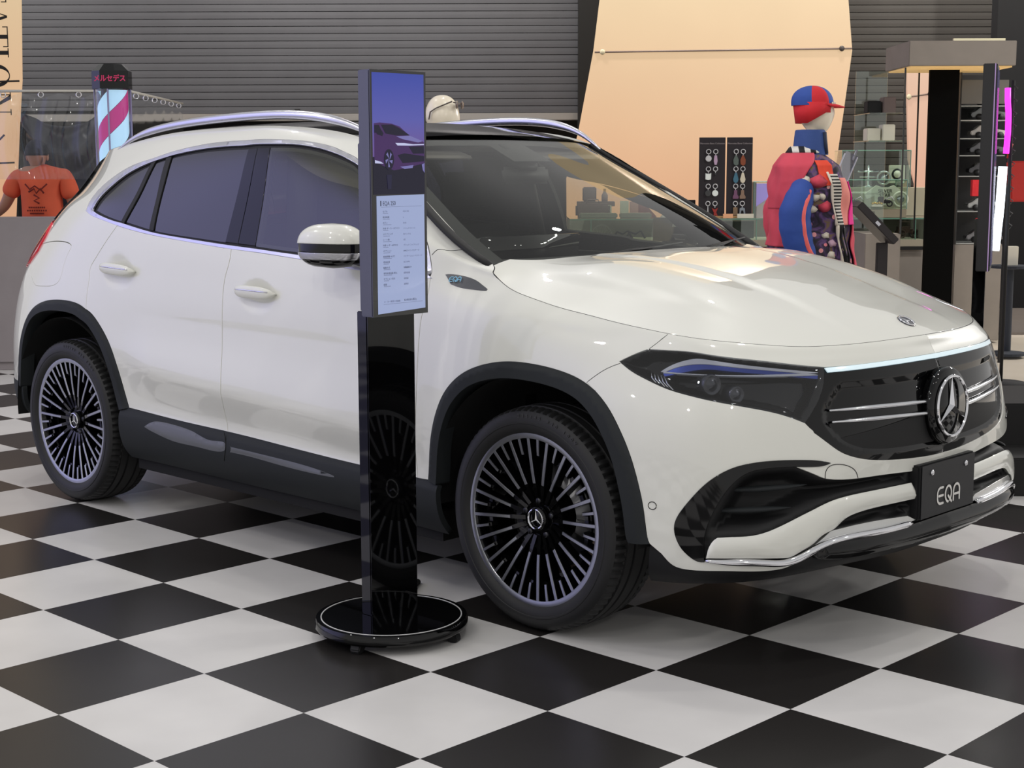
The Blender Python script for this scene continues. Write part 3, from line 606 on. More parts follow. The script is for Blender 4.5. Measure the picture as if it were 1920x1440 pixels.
spo = np.r_[K('spl_lo'), K('spl_up')[::-1]][::-1]; spo = np.r_[[[UM, D['spl_lo'][-1][1]]], K('spl_lo', True), K('spl_up'), [[UM, D['spl_up'][-1][1]]]]
sp = panel_data(surf(.006, ridge(spo, .012, .035, False)), spl, step=.012, rim=.03, rimmask=seam); put('front_splitter', join(sp, mirrored(sp)), gloss, car)
# sensors and towing cover: fine ring lines pressed on the bumper
def ring_line(nm, path, w, m, off=.0006, closed=False, s=1, par=car):
    P = S1(path)+S1.nrm(path)*off; mb = MB(); mb.tube([(x, y*s, z) for x, y, z in P], w, 5, closed=closed, cap=not closed); return mb.build(nm, m, par, True)
for s in (1, -1):
    c = D['sensor'][0]; ring_line('parking_sensor', np.array([(c[0]+.0105*math.cos(a), c[1]+.0105*math.sin(a)) for a in np.linspace(0, 2*PI, 24)[:-1]]), .0012, gapm, closed=True, s=s)
ring_line('towing_eye_cover', K('tow'), .0011, gapm)
# grille
grl = loop(K('gr_top'), K('gr_low', True), K('gr_left', True), K('lamp_right', True))
gi = loop(K('gi_top'), K('gi_bot', True), K('gi_left', True))
gi_d = dens(gi, .01); gi_o = np.r_[K('gi_bot', True), K('gi_left', True), K('gi_top')]
def gdisp(uv):
    ins = inpoly(np.r_[gi_d], uv) | (uv[:, 0] > UM-1e-4)
    t = np.clip(pdist(gi_o, uv, False)/.022, 0, 1)
    return np.where(ins, -.010*t, 0)
gd = panel_data(surf(-.003, gdisp), inset(grl, .0012), step=.008, rim=.02, rimmask=seam); grille = put('grille', join(gd, mirrored(gd)), gloss, car)
barl = loop(K('bar_up'), K('bar_low', True))
lightbar = mat('light_bar', (225, 236, 240), .12, coat=1, emit=(190, 222, 235), estr=.45)
bb = panel_data(surf(.004, None), barl, step=.006, rim=.004, rimmask=seam); put('light_bar', join(bb, mirrored(bb)), lightbar, grille)
for s in (1, -1):
    for nm in ('chr_a', 'chr_b'):
        pth = K(nm); P = S1(pth)-S1.nrm(pth)*.004; n = len(P); R = [.0035+.0045*min(1, i/n*3) for i in range(n)]
        MB().tube([(x, y*s, z) for x, y, z in P], R, 10, flat=.9).build('chrome_bar', mat('polished_bar', (225, 226, 230), .12, metal=1), grille, True)
def star_geo(R, h, M, inner=.14):
    v = [(0, 0, h)]; f = []
    for k in range(3):
        a = PI/2+k*2*PI/3; v.append((R*math.cos(a), R*math.sin(a), h*.35)); b = a+PI/3; v.append((R*inner*math.cos(b), R*inner*math.sin(b), 0))
    for k in range(3):
        t = 1+2*k; b1 = t+1; b0 = 1+2*((k-1) % 3)+1; f += [(0, t, b1), (0, b0, t)]
    return [tuple(M @ Vector(p)) for p in v], f
def emblem(nm, M, R, parent, ringw, h, back=None, seg=48):
    e = MB()
    def tor(r, w, z): e.tube([tuple(M @ Vector((r*math.cos(2*PI*k/seg), r*math.sin(2*PI*k/seg), z))) for k in range(seg)], w, 8, closed=True, up=M.to_3x3() @ Vector((0, 0, 1)))
    tor(R-ringw, ringw, h*.4); v, f = star_geo(R-ringw, h, M); e.add(v, f); o = e.build(nm, chrome, parent, False, auto=.5)
    if back:
        b = MB(); n = 40; rr = [(R*1.04, -h*.6), (R*1.04, 0), (R*.9, h*.1), (0.001, h*.1)]
        for i, (r, z) in enumerate(rr): b.v += [tuple(M @ Vector((r*math.cos(2*PI*k/n), r*math.sin(2*PI*k/n), z))) for k in range(n)]
        for i in range(3):
            for k in range(n): b.f.append((i*n+k, i*n+(k+1) % n, (i+1)*n+(k+1) % n, (i+1)*n+k)); b.m.append(0)
        b.build('emblem_backing', back, o, True)
    return o
Mst = look((.912, 0, .704), (1, 0, .05))
st_b = MB(); st_b.lathe([(.118, -.03), (.118, -.004), (.112, .002), (.001, .004)], 48); st_b.v = [tuple(Mst @ Vector(p)) for p in st_b.v]
stb = st_b.build('emblem_disc', gloss, grille, True)
emblem('star_emblem', Mst @ Matrix.Translation((0, 0, .006)), .096, grille, .0048, .012)
# head lamps
lamp = loop(K('lamp_up'), K('lamp_right'), K('lamp_low'))
hb = panel_data(surf(-.004, bowl(lamp, .05, .035)), lamp, step=.01, rim=0)
H = both('headlight', hb, gloss, car)
lensd = panel_data(surf(.0), inset(lamp, .001), step=.014, rim=.003)
led = loop(K('lamp_led'), K('lamp_led_low')); leg = loop(K('lamp_edge_up'), K('lamp_led', True))
ledm = mat('lamp_light_guide', (176, 178, 186), .25, coat=1); blue = mat('lamp_blue_trim', (26, 52, 140), .25, metal=.5, coat=1)
lg = panel_data(surf(-.012), leg, step=.012, rim=.012); lb = panel_data(surf(-.014), led, step=.012, rim=.012)
for i, (h_, s) in enumerate(zip(H, (1, -1))):
    mm = (lambda d: d) if s == 1 else mirrored
    put('lens', mm(lensd), lens, h_); put('light_guide', mm(lg), ledm, h_); put('blue_trim', mm(lb), blue, h_)
    mb = MB()
    for (u, v, r) in PROJ:
        X = (S1([[u, v]])-S1.nrm([[u, v]])*.03)[0]; M = look((X[0], X[1]*s, X[2]), (.9, -.35*s, 0))
        b0 = len(mb.v); mb.lathe([(r, -.03), (r, .012), (r*.9, .016), (r*.82, .004), (r*.5, .012), (.001, .016)], 28); mb.v[b0:] = [tuple(M @ Vector(p)) for p in mb.v[b0:]]
    mb.build('projector', mat('projector_dark', (58, 60, 66), .12, metal=.5, coat=1), h_, True)
    mb = MB()
    for k in range(5):
        f_ = k/4; A_ = D['lamp_fan']; a = A_[0]*(1-f_)+A_[2]*f_; b = A_[5]*(1-f_)+A_[3]*f_; c = (a+b)/2+[(-.006), 0]
        P = S1(np.array([a, c, b]))-S1.nrm(np.array([a, c, b]))*.012; mb.tube([(x, y*s, z) for x, y, z in P], .0022, 5)
    mb.build('reflector_fin', chrome, h_, True)
# dark joints between bonnet, wings and nose
for s in (1, -1):
    for nm in ('hood_side', 'fcut', 'fcut2'): ring_line('panel_joint', K(nm), .0026, gapm, off=-.0022, s=s)
    ring_line('pillar_joint', K('acut'), .0014, gapm, off=-.0004, s=s)
# plate and bracket
br = MB(); br.box(.86, .915, -.176, .176, .372, .540); br.build('plate_bracket', matte, car, bevel=.006)
plate = MB().box(.9155, .9185, -.165, .165, .374, .539).build('number_plate', mat('plate_black', (30, 30, 33), .5), car, bevel=.0015)
for y in (-.105, .105):
    m_ = MB(); m_.lathe([(.0095, 0), (.009, .003), (.006, .005), (.001, .0052)], 14); M = look((.9185, y, .512), (1, 0, 0)); m_.v = [tuple(M @ Vector(p)) for p in m_.v]; m_.build('plate_bolt', chrome, plate, True)
# lettering EQA drawn with rounded strokes
def strokes(nm, paths, w, M, m, parent, h=.0008, n=8):
    mb = MB(); hk = 0
    for P in paths:
        P3 = [Vector(p+(0,)) for p in P]
        for i, p in enumerate(P3):
            if i < len(P3)-1:
                d = (P3[i+1]-p); L_ = d.length; t = d.normalized(); q = Vector((-t.y, t.x, 0))*w
                hk += 3e-5
                if L_ > 1e-6: mb.add([tuple(M @ (c+Vector((0, 0, h+hk)))) for c in (p+q, p-q, P3[i+1]-q, P3[i+1]+q)], [(0, 1, 2, 3)])
            hk += 3e-5; k = 10; mb.add([tuple(M @ (p+Vector((w*math.cos(2*PI*j/k), w*math.sin(2*PI*j/k), h+hk)))) for j in range(k)], [tuple(range(k))])
    return mb.build(nm, m, parent, False)
def arc(cx, cy, rx, ry, a0, a1, n=12): return [(cx+rx*math.cos(math.radians(a0+(a1-a0)*i/n)), cy+ry*math.sin(math.radians(a0+(a1-a0)*i/n))) for i in range(n+1)]
def eqa(ox, s):
    E_ = [(ox+.034*s, .024*s)]+arc(ox+.018*s, .006*s, .018*s, .018*s, 90, 180, 6)+arc(ox+.018*s, -.006*s, .018*s, .018*s, 180, 270, 6)+[(ox+.034*s, -.024*s)]
    E2 = [(ox+.008*s, 0), (ox+.033*s, 0)]
    Q = arc(ox+.064*s, .0, .019*s, .024*s, -60, 265, 22); Q2 = [(ox+.062*s, -.006*s), (ox+.083*s, -.026*s)]
    A = [(ox+.094*s, -.024*s), (ox+.094*s, .006*s)]+arc(ox+.112*s, .006*s, .018*s, .018*s, 180, 0, 8)+[(ox+.130*s, -.024*s)]; A2 = [(ox+.100*s, -.006*s), (ox+.130*s, -.006*s)]
    return [E_, E2, Q, Q2, A, A2]
white_ink = mat('white_ink', (226, 224, 220), .5)
strokes('plate_lettering', eqa(-.067*1.02, 1.02), .0038, look((.9187, .0, .432), (1, 0, 0)), white_ink, plate)
# side badge EQA
badge = loop(K('badge')); bg = panel_data(surf(.002), badge, step=.01, rim=.003); BG = both('side_badge', bg, mat('badge_grey', (70, 72, 78), .3, coat=1), car)
c = D['badge'][1]*.5+D['badge'][7]*.5; X = S1([c])[0]; N = S1.nrm([c])[0]; N2 = Vector(N)
for s, b_ in ((1, BG[0]), (-1, BG[1])):
    strokes('badge_lettering', eqa(-.062*.36, .36), .0013, look((X[0]-.004, (X[1]+N[1]*.0035)*s, X[2]+.004), (N2.x, N2.y*s, N2.z)) , mat('badge_blue', (120, 190, 225), .3), b_)
# window band: glass, pillars, chrome frame
glz = loop(K('ch_in'), K('ch_bot_in', True))
def cutoff(P, A, B, keep):
    """part of polygon P on one side of the line A->B"""
    A = np.array(A); B = np.array(B); d = B-A; s = lambda q: (d[0]*(q[1]-A[1])-d[1]*(q[0]-A[0]))*keep; o = []
    n = len(P)
    for i in range(n):
        a, b = P[i], P[(i+1) % n]; sa, sb = s(a), s(b)
        if sa >= 0: o.append(a)
        if sa*sb < 0: o.append(a+(b-a)*sa/(sa-sb))
    return np.array(o)
def ln(k): return D[k][0], D[k][-1]
g_in = inset(glz, .004)
q_w = cutoff(g_in, *ln('pillar_q0'), -1); rest = cutoff(g_in, *ln('pillar_q1'), 1)
r1_w = cutoff(rest, *ln('pillar_r0'), -1); rest = cutoff(rest, *ln('pillar_r1'), 1)
r2_w = cutoff(rest, *ln('pillar_b0'), -1); f_w = cutoff(rest, *ln('pillar_b1'), 1)
def qf(P): return P if len(P) > 2 else None
for nm, P, gm in (('quarter_window', q_w, privacy), ('door_vent_window', r1_w, privacy), ('rear_side_window', r2_w, privacy), ('front_side_window', f_w, fglass)):
    d_ = panel_data(surf(-.006), P, step=.03, rim=0); both(nm, d_, gm, car)
frame_o = loop(K('ch_out'), [tuple(D['cut_f'][0])], K('ch_bot_out', True))
ft = panel_data(surf(-.010), loop(K('ch_out'), K('ch_bot_out', True)), [inset(q_w, .008), inset(r1_w, .008), inset(r2_w, .008), inset(f_w, .008)], step=.02, rim=.02)
both('window_frame', ft, matte, car)
pb = cutoff(cutoff(g_in, *ln('pillar_b0'), 1), *ln('pillar_bm'), -1); pb2 = cutoff(cutoff(g_in, *ln('pillar_bm'), 1), *ln('pillar_b1'), -1)
for P in (pb, pb2):
    d_ = panel_data(surf(-.004), inset(P, .002), step=.02, rim=.006); both('pillar_cover', d_, gloss, car)
for (a_, b_, o_) in (('pillar_q1', 'pillar_q0', 0), ('pillar_r1', 'pillar_r0', 0)):
    P = np.r_[cr(D[a_]), cr(D[b_])[::-1]]; d_ = panel_data(surf(-.001), P, step=.01, rim=.008); both('window_bar', d_, matte, car)
chr_top = loop(K('ch_out'), K('ch_in', True)); chr_bot = loop(K('ch_bot_out'), K('ch_bot_in', True))
ct = inset(chr_top, .0025)
def scaled_band(o, i, f0, f1):
    a = cr(D[o]); b = cr(D[i]); n = 160; a = a[np.linspace(0, len(a)-1, n).astype(int)]; b = b[np.linspace(0, len(b)-1, n).astype(int)]
    return np.r_[a*(1-f0)+b*f0, (a*(1-f1)+b*f1)[::-1]]
for nm, o, i, f0, f1 in (('upper_window_trim', 'ch_out', 'ch_in', .10, .70), ('lower_window_trim', 'ch_bot_out', 'ch_bot_in', .0, .72)):
    P = scaled_band(o, i, f0, f1); d_ = panel_data(surf(.001, ridge(P, .004, .008)), P, step=.008, rim=.008); both(nm, d_, rail_m, car)
# cladding: arches, sills, tail
def nearest_u(x):
    return x
def uv_of(x, z):
    q = np.array([np.interp(x, [-3.4, .4], [S1.u[3], S1.u[14]]), .4])
    for _ in range(30):
        X = S1([q])[0]; e = 1e-4; J = np.array([(S1([q+[e, 0]])[0]-X)[[0, 2]]/e, (S1([q+[0, e]])[0]-X)[[0, 2]]/e]).T
        q = q+np.linalg.solve(J, np.array([x, z])-X[[0, 2]])
    return q
def arch_inner(k, c, w):
    p = cr(D[k]); c = np.array(c); d = p-c; L_ = np.linalg.norm(d, axis=1)[:, None]; return c+d*(1-w/L_)
cf, crr = uv_of(0, .34), uv_of(-2.729, .34)
fa_o, fa_i = cr(D['arch_f']), arch_inner('arch_f', cf, .052)
ra_o, ra_i = cr(D['arch_r']), arch_inner('arch_r', crr, .052)
for o, i in ((fa_o, fa_i), (ra_o, ra_i)):
    P = np.r_[o, i[::-1]]; Pd = inset(P, .0005)
    w_ = lambda uv, o=o: .012*np.clip(pdist(o, uv, False)/.02, 0, 1)**.7
    d_ = panel_data(surf(.001, w_), Pd, step=.012, rim=.06); both('wheel_arch_trim', d_, plastic, car)
sl = loop(K('sill_top'), K('sill_top2'), [tuple(D['arch_f'][0])], [tuple(fa_i[0])], [(fa_i[0][0]+.0, .0)], [(ra_i[-1][0]-.0, .0)], [tuple(ra_i[-1])], [tuple(D['arch_r'][-1])])
def sd(uv):
    v = uv[:, 1]; top = np.interp(uv[:, 0], D['sill_top'][:, 0], D['sill_top'][:, 1]); t = np.clip((top-v)/.03, 0, 1); return .010*t
d_ = panel_data(surf(.002, sd), sl, step=.015, rim=.02); both('sill_cladding', d_, plastic, car)
sil_m = mat('sill_highlight_grey', (92, 94, 98), .32)  # lighter grey strips stand in for floor reflections on the sill cladding
for nm in ('sill_hl', 'sill_hl2'):
    hl = loop(K(nm)); d_ = panel_data(surf(.012, ridge(hl, .006, .012)), hl, step=.008, rim=.006); both('sill_highlight', d_, sil_m, car)
for s in (1, -1): ring_line('sill_joint', K('sill_seam'), .0016, gapm, off=.0125, s=s)
tailc = loop([(0, .02)], [(ra_i[0][0], .0)], [tuple(ra_i[0])], [tuple(ra_o[0])], [(0, S1.v[3])])
d_ = panel_data(surf(.002), tailc, step=.02, rim=.02, rimmask=seam); put('rear_cladding', join(d_, mirrored(d_)), plastic, car)
# liner behind doors and wings so gaps read dark
lin_l = loop([(0, .1)], [(ra_i[0][0]-.01, .1)], ra_o[::1]-[0, -.02], K('sill_top'), K('sill_top2'), K('arch_f', a=0, b=12)+[0, .02], K('fcut'), K('fcut2'), K('hood_side', True, 0, 10), K('ch_bot_out', True), [(0, S1.v[8])])
d_ = panel_data(surf(-.022), lin_l, step=.05, rim=0); put('inner_shell', join(d_, mirrored(d_)), liner, car)
# tail lamps
tl = np.array(TAIL); d_ = panel_data(surf(.009), tl, step=.012, rim=.03); both('tail_light', d_, mat('tail_red', (205, 30, 52), .15, coat=1, emit=(200, 20, 40), estr=.15), car)
rw = np.array([(0, S1.v[8]+.03), (S1.u[2]-.03, S1.v[8]+.03), (S1.u[2]-.05, S1.v[10]), (0, S1.v[10]+.03)])
d_ = panel_data(surf(.004), rw, step=.03, rim=.004, rimmask=seam); put('rear_window', join(d_, mirrored(d_)), gloss, car)
rb_l = np.array([(S1.u[2]-.06, S1.v[8]+.02), (S1.u[3]-.02, S1.v[8]-.01), (S1.u[3]+.03, S1.v[10]+.045), (S1.u[2]-.02, S1.v[10]+.06)])
d_ = panel_data(surf(.016), rb_l, step=.02, rim=.02); both('rear_window_blade', d_, gloss, car)
# wheel wells, floor pan
for s in (1, -1):
    for cx in (0, -2.729):
        mb = MB(); mb.lathe([(.43, -.915+.012), (.43, -.55), (.02, -.55)], 40, (cx, 0, .37), 'y', cap=False, a0=-.08, a1=PI+.08); mb.v = [(x, y*s, z) for x, y, z in mb.v]
        mb.build('wheel_well', liner, car, True)
MB().box(-3.35, -3.2, -.7, .7, .36, .5).box(-2.28, -.45, -.84, .84, .2, .30).box(-3.2, .60, -.55, .55, .25, .33).build('underbody', liner, car)
# ---- bonnet: thin plate surface over (x, y)
hs = cr(D['hood_side'], .012); E3 = S1(hs); E3 = E3[:, :3]
In = S1(hs+np.c_[np.zeros(len(hs)), np.full(len(hs), .03)])
pts = [(-.17, 0, 1.135), (0, 0, 1.122), (.2, 0, 1.096), (.4, 0, 1.055), (.6, 0, 1.0), (.757, 0, .951), (-.19, .3, 1.133), (0, .3, 1.12), (.2, .3, 1.092), (.4, .3, 1.045), (.58, .3, .992), (.71, .3, .948),
       (-.25, .55, 1.125), (-.03, .56, 1.114), (.2, .55, 1.08), (.4, .54, 1.032), (.55, .5, .985)]
C3 = np.array(pts+[(x, -y, z) for x, y, z in pts if y]+[tuple(p) for p in E3[::4]]+[(x, -y, z) for x, y, z in E3[::4]])
C3 = C3[np.unique(np.round(C3[:, :2], 3), axis=0, return_index=True)[1]]
def tps_fit(C, lam=2e-4):
    n = len(C); r = np.linalg.norm(C[:, None, :2]-C[None, :, :2], axis=2); Km = np.where(r > 0, r*r*np.log(r+1e-12), 0)+lam*np.eye(n)
    P = np.c_[np.ones(n), C[:, :2]]; A = np.block([[Km, P], [P.T, np.zeros((3, 3))]]); w = np.linalg.solve(A, np.r_[C[:, 2], 0, 0, 0]); return C[:, :2].copy(), w
HC, HW = tps_fit(C3)
def hood_z(xy):
    r = np.linalg.norm(xy[:, None]-HC[None], axis=2); z = (np.where(r > 0, r*r*np.log(r+1e-12), 0)@HW[:-3])+HW[-3]+xy@HW[-2:]
    y = np.abs(xy[:, 1]); x = xy[:, 0]; yc = np.interp(x, [-.2, .2, .5, .8], [.35, .29, .26, .30])
    t = np.clip((yc+.03-y)/.055, 0, 1); fade = np.clip((x+.35)/.25, 0, 1)*np.clip((.80-x)/.35, 0, 1); z += .0085*fade*t*t*(3-2*t)
    y2 = np.interp(x, [-.2, .2, .6], [.66, .63, .55]); t = np.clip((y2+.03-y)/.06, 0, 1); f2 = np.clip((x+.3)/.3, 0, 1)*np.clip((.62-x)/.3, 0, 1); z += .006*f2*t*t*(3-2*t)
    return z
def hood_f(uv): return np.c_[uv[:, 0], uv[:, 1], hood_z(uv)]
edge = E3[:, :2]; rear = [(-.175, 0), (-.195, .3), (-.25, .52), (-.315, .66)]
rr = cr(np.array(rear), .02)
hp = loop([tuple(p) for p in edge], [(x, -y) for x, y in edge[::-1]], [tuple(p) for p in rr[::-1]], [(x, -y) for x, y in rr])
hd = panel_data(hood_f, inset(hp, .0026), step=.018, rim=.008); hood = put('hood', hd, paint, car)
hz = float(hood_z(np.array([[.757, 0.]]))[0]); eps = .01
hx = float(hood_z(np.array([[.767, 0.]]))[0])-hz
emblem('hood_badge', look((.757, 0, hz+.001), (-hx, 0, .01), (0, 1, 0)), .029, hood, .003, .003, back=mat('badge_blue_black', (24, 28, 44), .2, coat=1), seg=32)
MB().box(-.1, .3, -.6, .6, .85, .9).build('engine_bay_liner', liner, car)
# ---- roof
RP = [[(-3.20, 0, 1.53), (-3.17, .30, 1.525), (-3.11, .38, 1.515)]]
ed = np.array([ROWS[-1][i] for i in range(1, 11)]); ed = Spline(ed).res(40)
zc = lambda x: np.interp(x, [-3.2, -2.8, -2.3, -1.8, -1.4, -1.1, -1.0], [1.53, 1.575, 1.607, 1.618, 1.606, 1.562, 1.535])
V = []; Fc = []; n = 24
for i, (x, y, z) in enumerate(ed):
    for k in range(n+1):
        t = -1+2*k/n; xc = x+(.04 if i > 34 else 0)*(1-t*t)*(i-34)/5; V.append((xc, y*t, z+(zc(x)-z)*(1-t*t)**.9))
for i in range(len(ed)-1):
    for k in range(n): Fc.append((i*(n+1)+k, i*(n+1)+k+1, (i+1)*(n+1)+k+1, (i+1)*(n+1)+k))
mesh_obj('panoramic_roof', V, Fc, gloss, car)
mesh_obj('headliner', [(x, y*.97, z-.035) for x, y, z in V], Fc, headl, car)
# ---- windscreen
half = Net([[(x, -y, z) for x, y, z in r] for r in WSR])
full = Net([[(x, -y, z) for x, y, z in r[::-1]]+[(x, y, z) for x, y, z in r[1:]] for r in WSR])
def grid_net(N_, nu, nv, u0=0, u1=1, v0=0, v1=1, off=0):
    U, W = np.meshgrid(np.linspace(N_.u[0]+(N_.u[-1]-N_.u[0])*u0, N_.u[0]+(N_.u[-1]-N_.u[0])*u1, nu), np.linspace(N_.v[-1]*v0, N_.v[-1]*v1, nv)); uv = np.c_[U.ravel(), W.ravel()]
    X = N_(uv); nn = N_.nrm(uv); nn *= np.sign(nn[:, 2:3]); X = X+nn*off
    return X, [(j*nu+i, j*nu+i+1, (j+1)*nu+i+1, (j+1)*nu+i) for j in range(nv-1) for i in range(nu-1)], nn
X, Fc, nn = grid_net(full, 48, 28); wind = mesh_obj('windshield', X, Fc, wglass, car)
for (a, b, c_, d_) in ((0, .045, 0, 1), (.955, 1, 0, 1), (0, 1, 0, .07), (0, 1, .955, 1), (.42, .58, .8, 1)):
    X, Fc, nn = grid_net(full, 40, 24, a, b, c_, d_, -.004); mesh_obj('windshield_band', X, Fc, matte, wind)
# black gutter strip beside the windscreen
for s in (1, -1):
    e = np.array([r[-1] for r in WSR]); P = Spline(e).res(16); MB().tube([(x, -s*(y+.009), z+.003) for x, y, z in P], .021, 8, flat=.5).build('windshield_seal', matte, car, True)
# wipers
for s, (a, b) in ((1, ((-.17, -.45), (-.235, .12))), (-1, ((-.15, .05), (-.30, .60)))):
    mb = MB(); mb.tube([(a[0], a[1], 1.125), (a[0]-.04, (a[1]+b[1])/2, 1.145), (b[0]-.03, b[1], 1.148)], [.006, .009, .004], 6, flat=.6); w_ = mb.build('wiper', matte, car, True)
    MB().tube([(a[0]-.02, a[1]+.05, 1.132), (b[0]-.035, b[1]+.08, 1.155)], .0035, 6).build('wiper_blade', matte, w_, True)
MB().box(-.31, -.20, -.66, .66, 1.06, 1.098).build('cowl', matte, car)
# ---- roof rails
for s in (1, -1):
    P = [(-2.72, .612, 1.512), (-2.60, .622, 1.553), (-2.40, .632, 1.593), (-2.1, .638, 1.620), (-1.75, .638, 1.634), (-1.45, .632, 1.632), (-1.25, .618, 1.610), (-1.12, .60, 1.575), (-1.02, .577, 1.528), (-.985, .568, 1.508)]
    Q = Spline(P).res(50); R = [.004+.011*min(1, 6*min(i, 49-i)/49) for i in range(50)]
    MB().tube([(x, -s*y, z-.008) for x, y, z in Q], R, 12, flat=1.15).build('roof_rail', rail_m, car, True)
# ---- side mirrors
for s in (1, -1):
    def blob(nm, m, z0, z1, k, par, grow=0):
        mb = MB(); n, mm = 40, 20; cx, cy, cz = -.865, -.945, 1.160
        for i in range(mm+1):
            w = z0+(z1-z0)*i/mm; zz = w; pr = max(0.0, 1-abs(zz)**2.6)**(1/2.6)
            for j in range(n):
                a = 2*PI*j/n; ca, sa = math.cos(a), math.sin(a); rx = abs(ca)**.8*(1 if ca > 0 else -1); ry = abs(sa)**.8*(1 if sa > 0 else -1)
                xx = (.125+grow)*rx*pr; yy = (.068+grow)*ry*pr; yy = yy*(1.0 if yy < 0 else .6); top = .080 if zz > 0 else .068
                mb.v.append((cx+xx, (cy+yy+.10*(xx/.125)*.25)*s, cz+(top+grow)*zz))
        for i in range(mm):
            for j in range(n): mb.f.append((i*n+j, i*n+(j+1) % n, (i+1)*n+(j+1) % n, (i+1)*n+j)); mb.m.append(0)
        mb.f += [tuple(range(n)), tuple(mm*n+j for j in range(n))]; mb.m += [0, 0]
        return mb.build(nm, m, par, True)
    mir = blob('side_mirror', gloss, -1, .95, 0, car)
    blob('mirror_cap', paint, .20, 1, 0, mir, .0035); blob('mirror_chrome_strip', satin, -.52, -.20, 0, mir, .002)
    mb = MB(); mb.tube([(-.78, -.92*s, 1.120), (-.70, -.885*s, 1.105), (-.64, -.83*s, 1.10)], [.03, .028, .03], 12, flat=.7); mb.build('mirror_arm', gloss, mir, True)
    mb = MB(); mb.box(-.97, -.76, -.906, -.903, 1.115, 1.215); mb.v = [(x, y*s, z) for x, y, z in mb.v]; mb.build('mirror_glass', chrome, mir)
# ---- wheels
tyre_bump = rubber
N_, L_, b_ = nodes(rubber)
tc = N_.new('ShaderNodeTexCoord'); sx = N_.new('ShaderNodeSeparateXYZ'); L_.new(tc.outputs['Object'], sx.inputs[0])
at = N_.new('ShaderNodeMath'); at.operation = 'ARCTAN2'; L_.new(sx.outputs['X'], at.inputs[0]); L_.new(sx.outputs['Z'], at.inputs[1])
def mth(op, a, b=None, c=None):
    m_ = N_.new('ShaderNodeMath'); m_.operation = op
    for i, q in enumerate((a, b, c)):
        if q is None: continue
        if isinstance(q, (int, float)): m_.inputs[i].default_value = q
        else: L_.new(q, m_.inputs[i])
    return m_.outputs[0]
sip = mth('PINGPONG', mth('MULTIPLY', at.outputs[0], 76/(2*PI)), .5)
sipe = mth('LESS_THAN', sip, .10)
shoulder = mth('LESS_THAN', mth('ABSOLUTE', mth('SUBTRACT', mth('ABSOLUTE', sx.outputs['Y']), .083)), .017)
mid = mth('LESS_THAN', mth('ABSOLUTE', mth('SUBTRACT', mth('ABSOLUTE', sx.outputs['Y']), .043)), .008)
rad = mth('SQRT', mth('ADD', mth('MULTIPLY', sx.outputs['X'], sx.outputs['X']), mth('MULTIPLY', sx.outputs['Z'], sx.outputs['Z'])))
tread = mth('GREATER_THAN', rad, .338)
h_ = mth('MULTIPLY', mth('MULTIPLY', sipe, mth('ADD', shoulder, mth('MULTIPLY', mid, .6))), tread)
bp = N_.new('ShaderNodeBump'); bp.invert = True; bp.inputs['Strength'].default_value = 1; bp.inputs['Distance'].default_value = .004; L_.new(h_, bp.inputs['Height']); L_.new(bp.outputs[0], b_.inputs['Normal'])
text_r = mat('tyre_lettering', (58, 58, 60), .5)
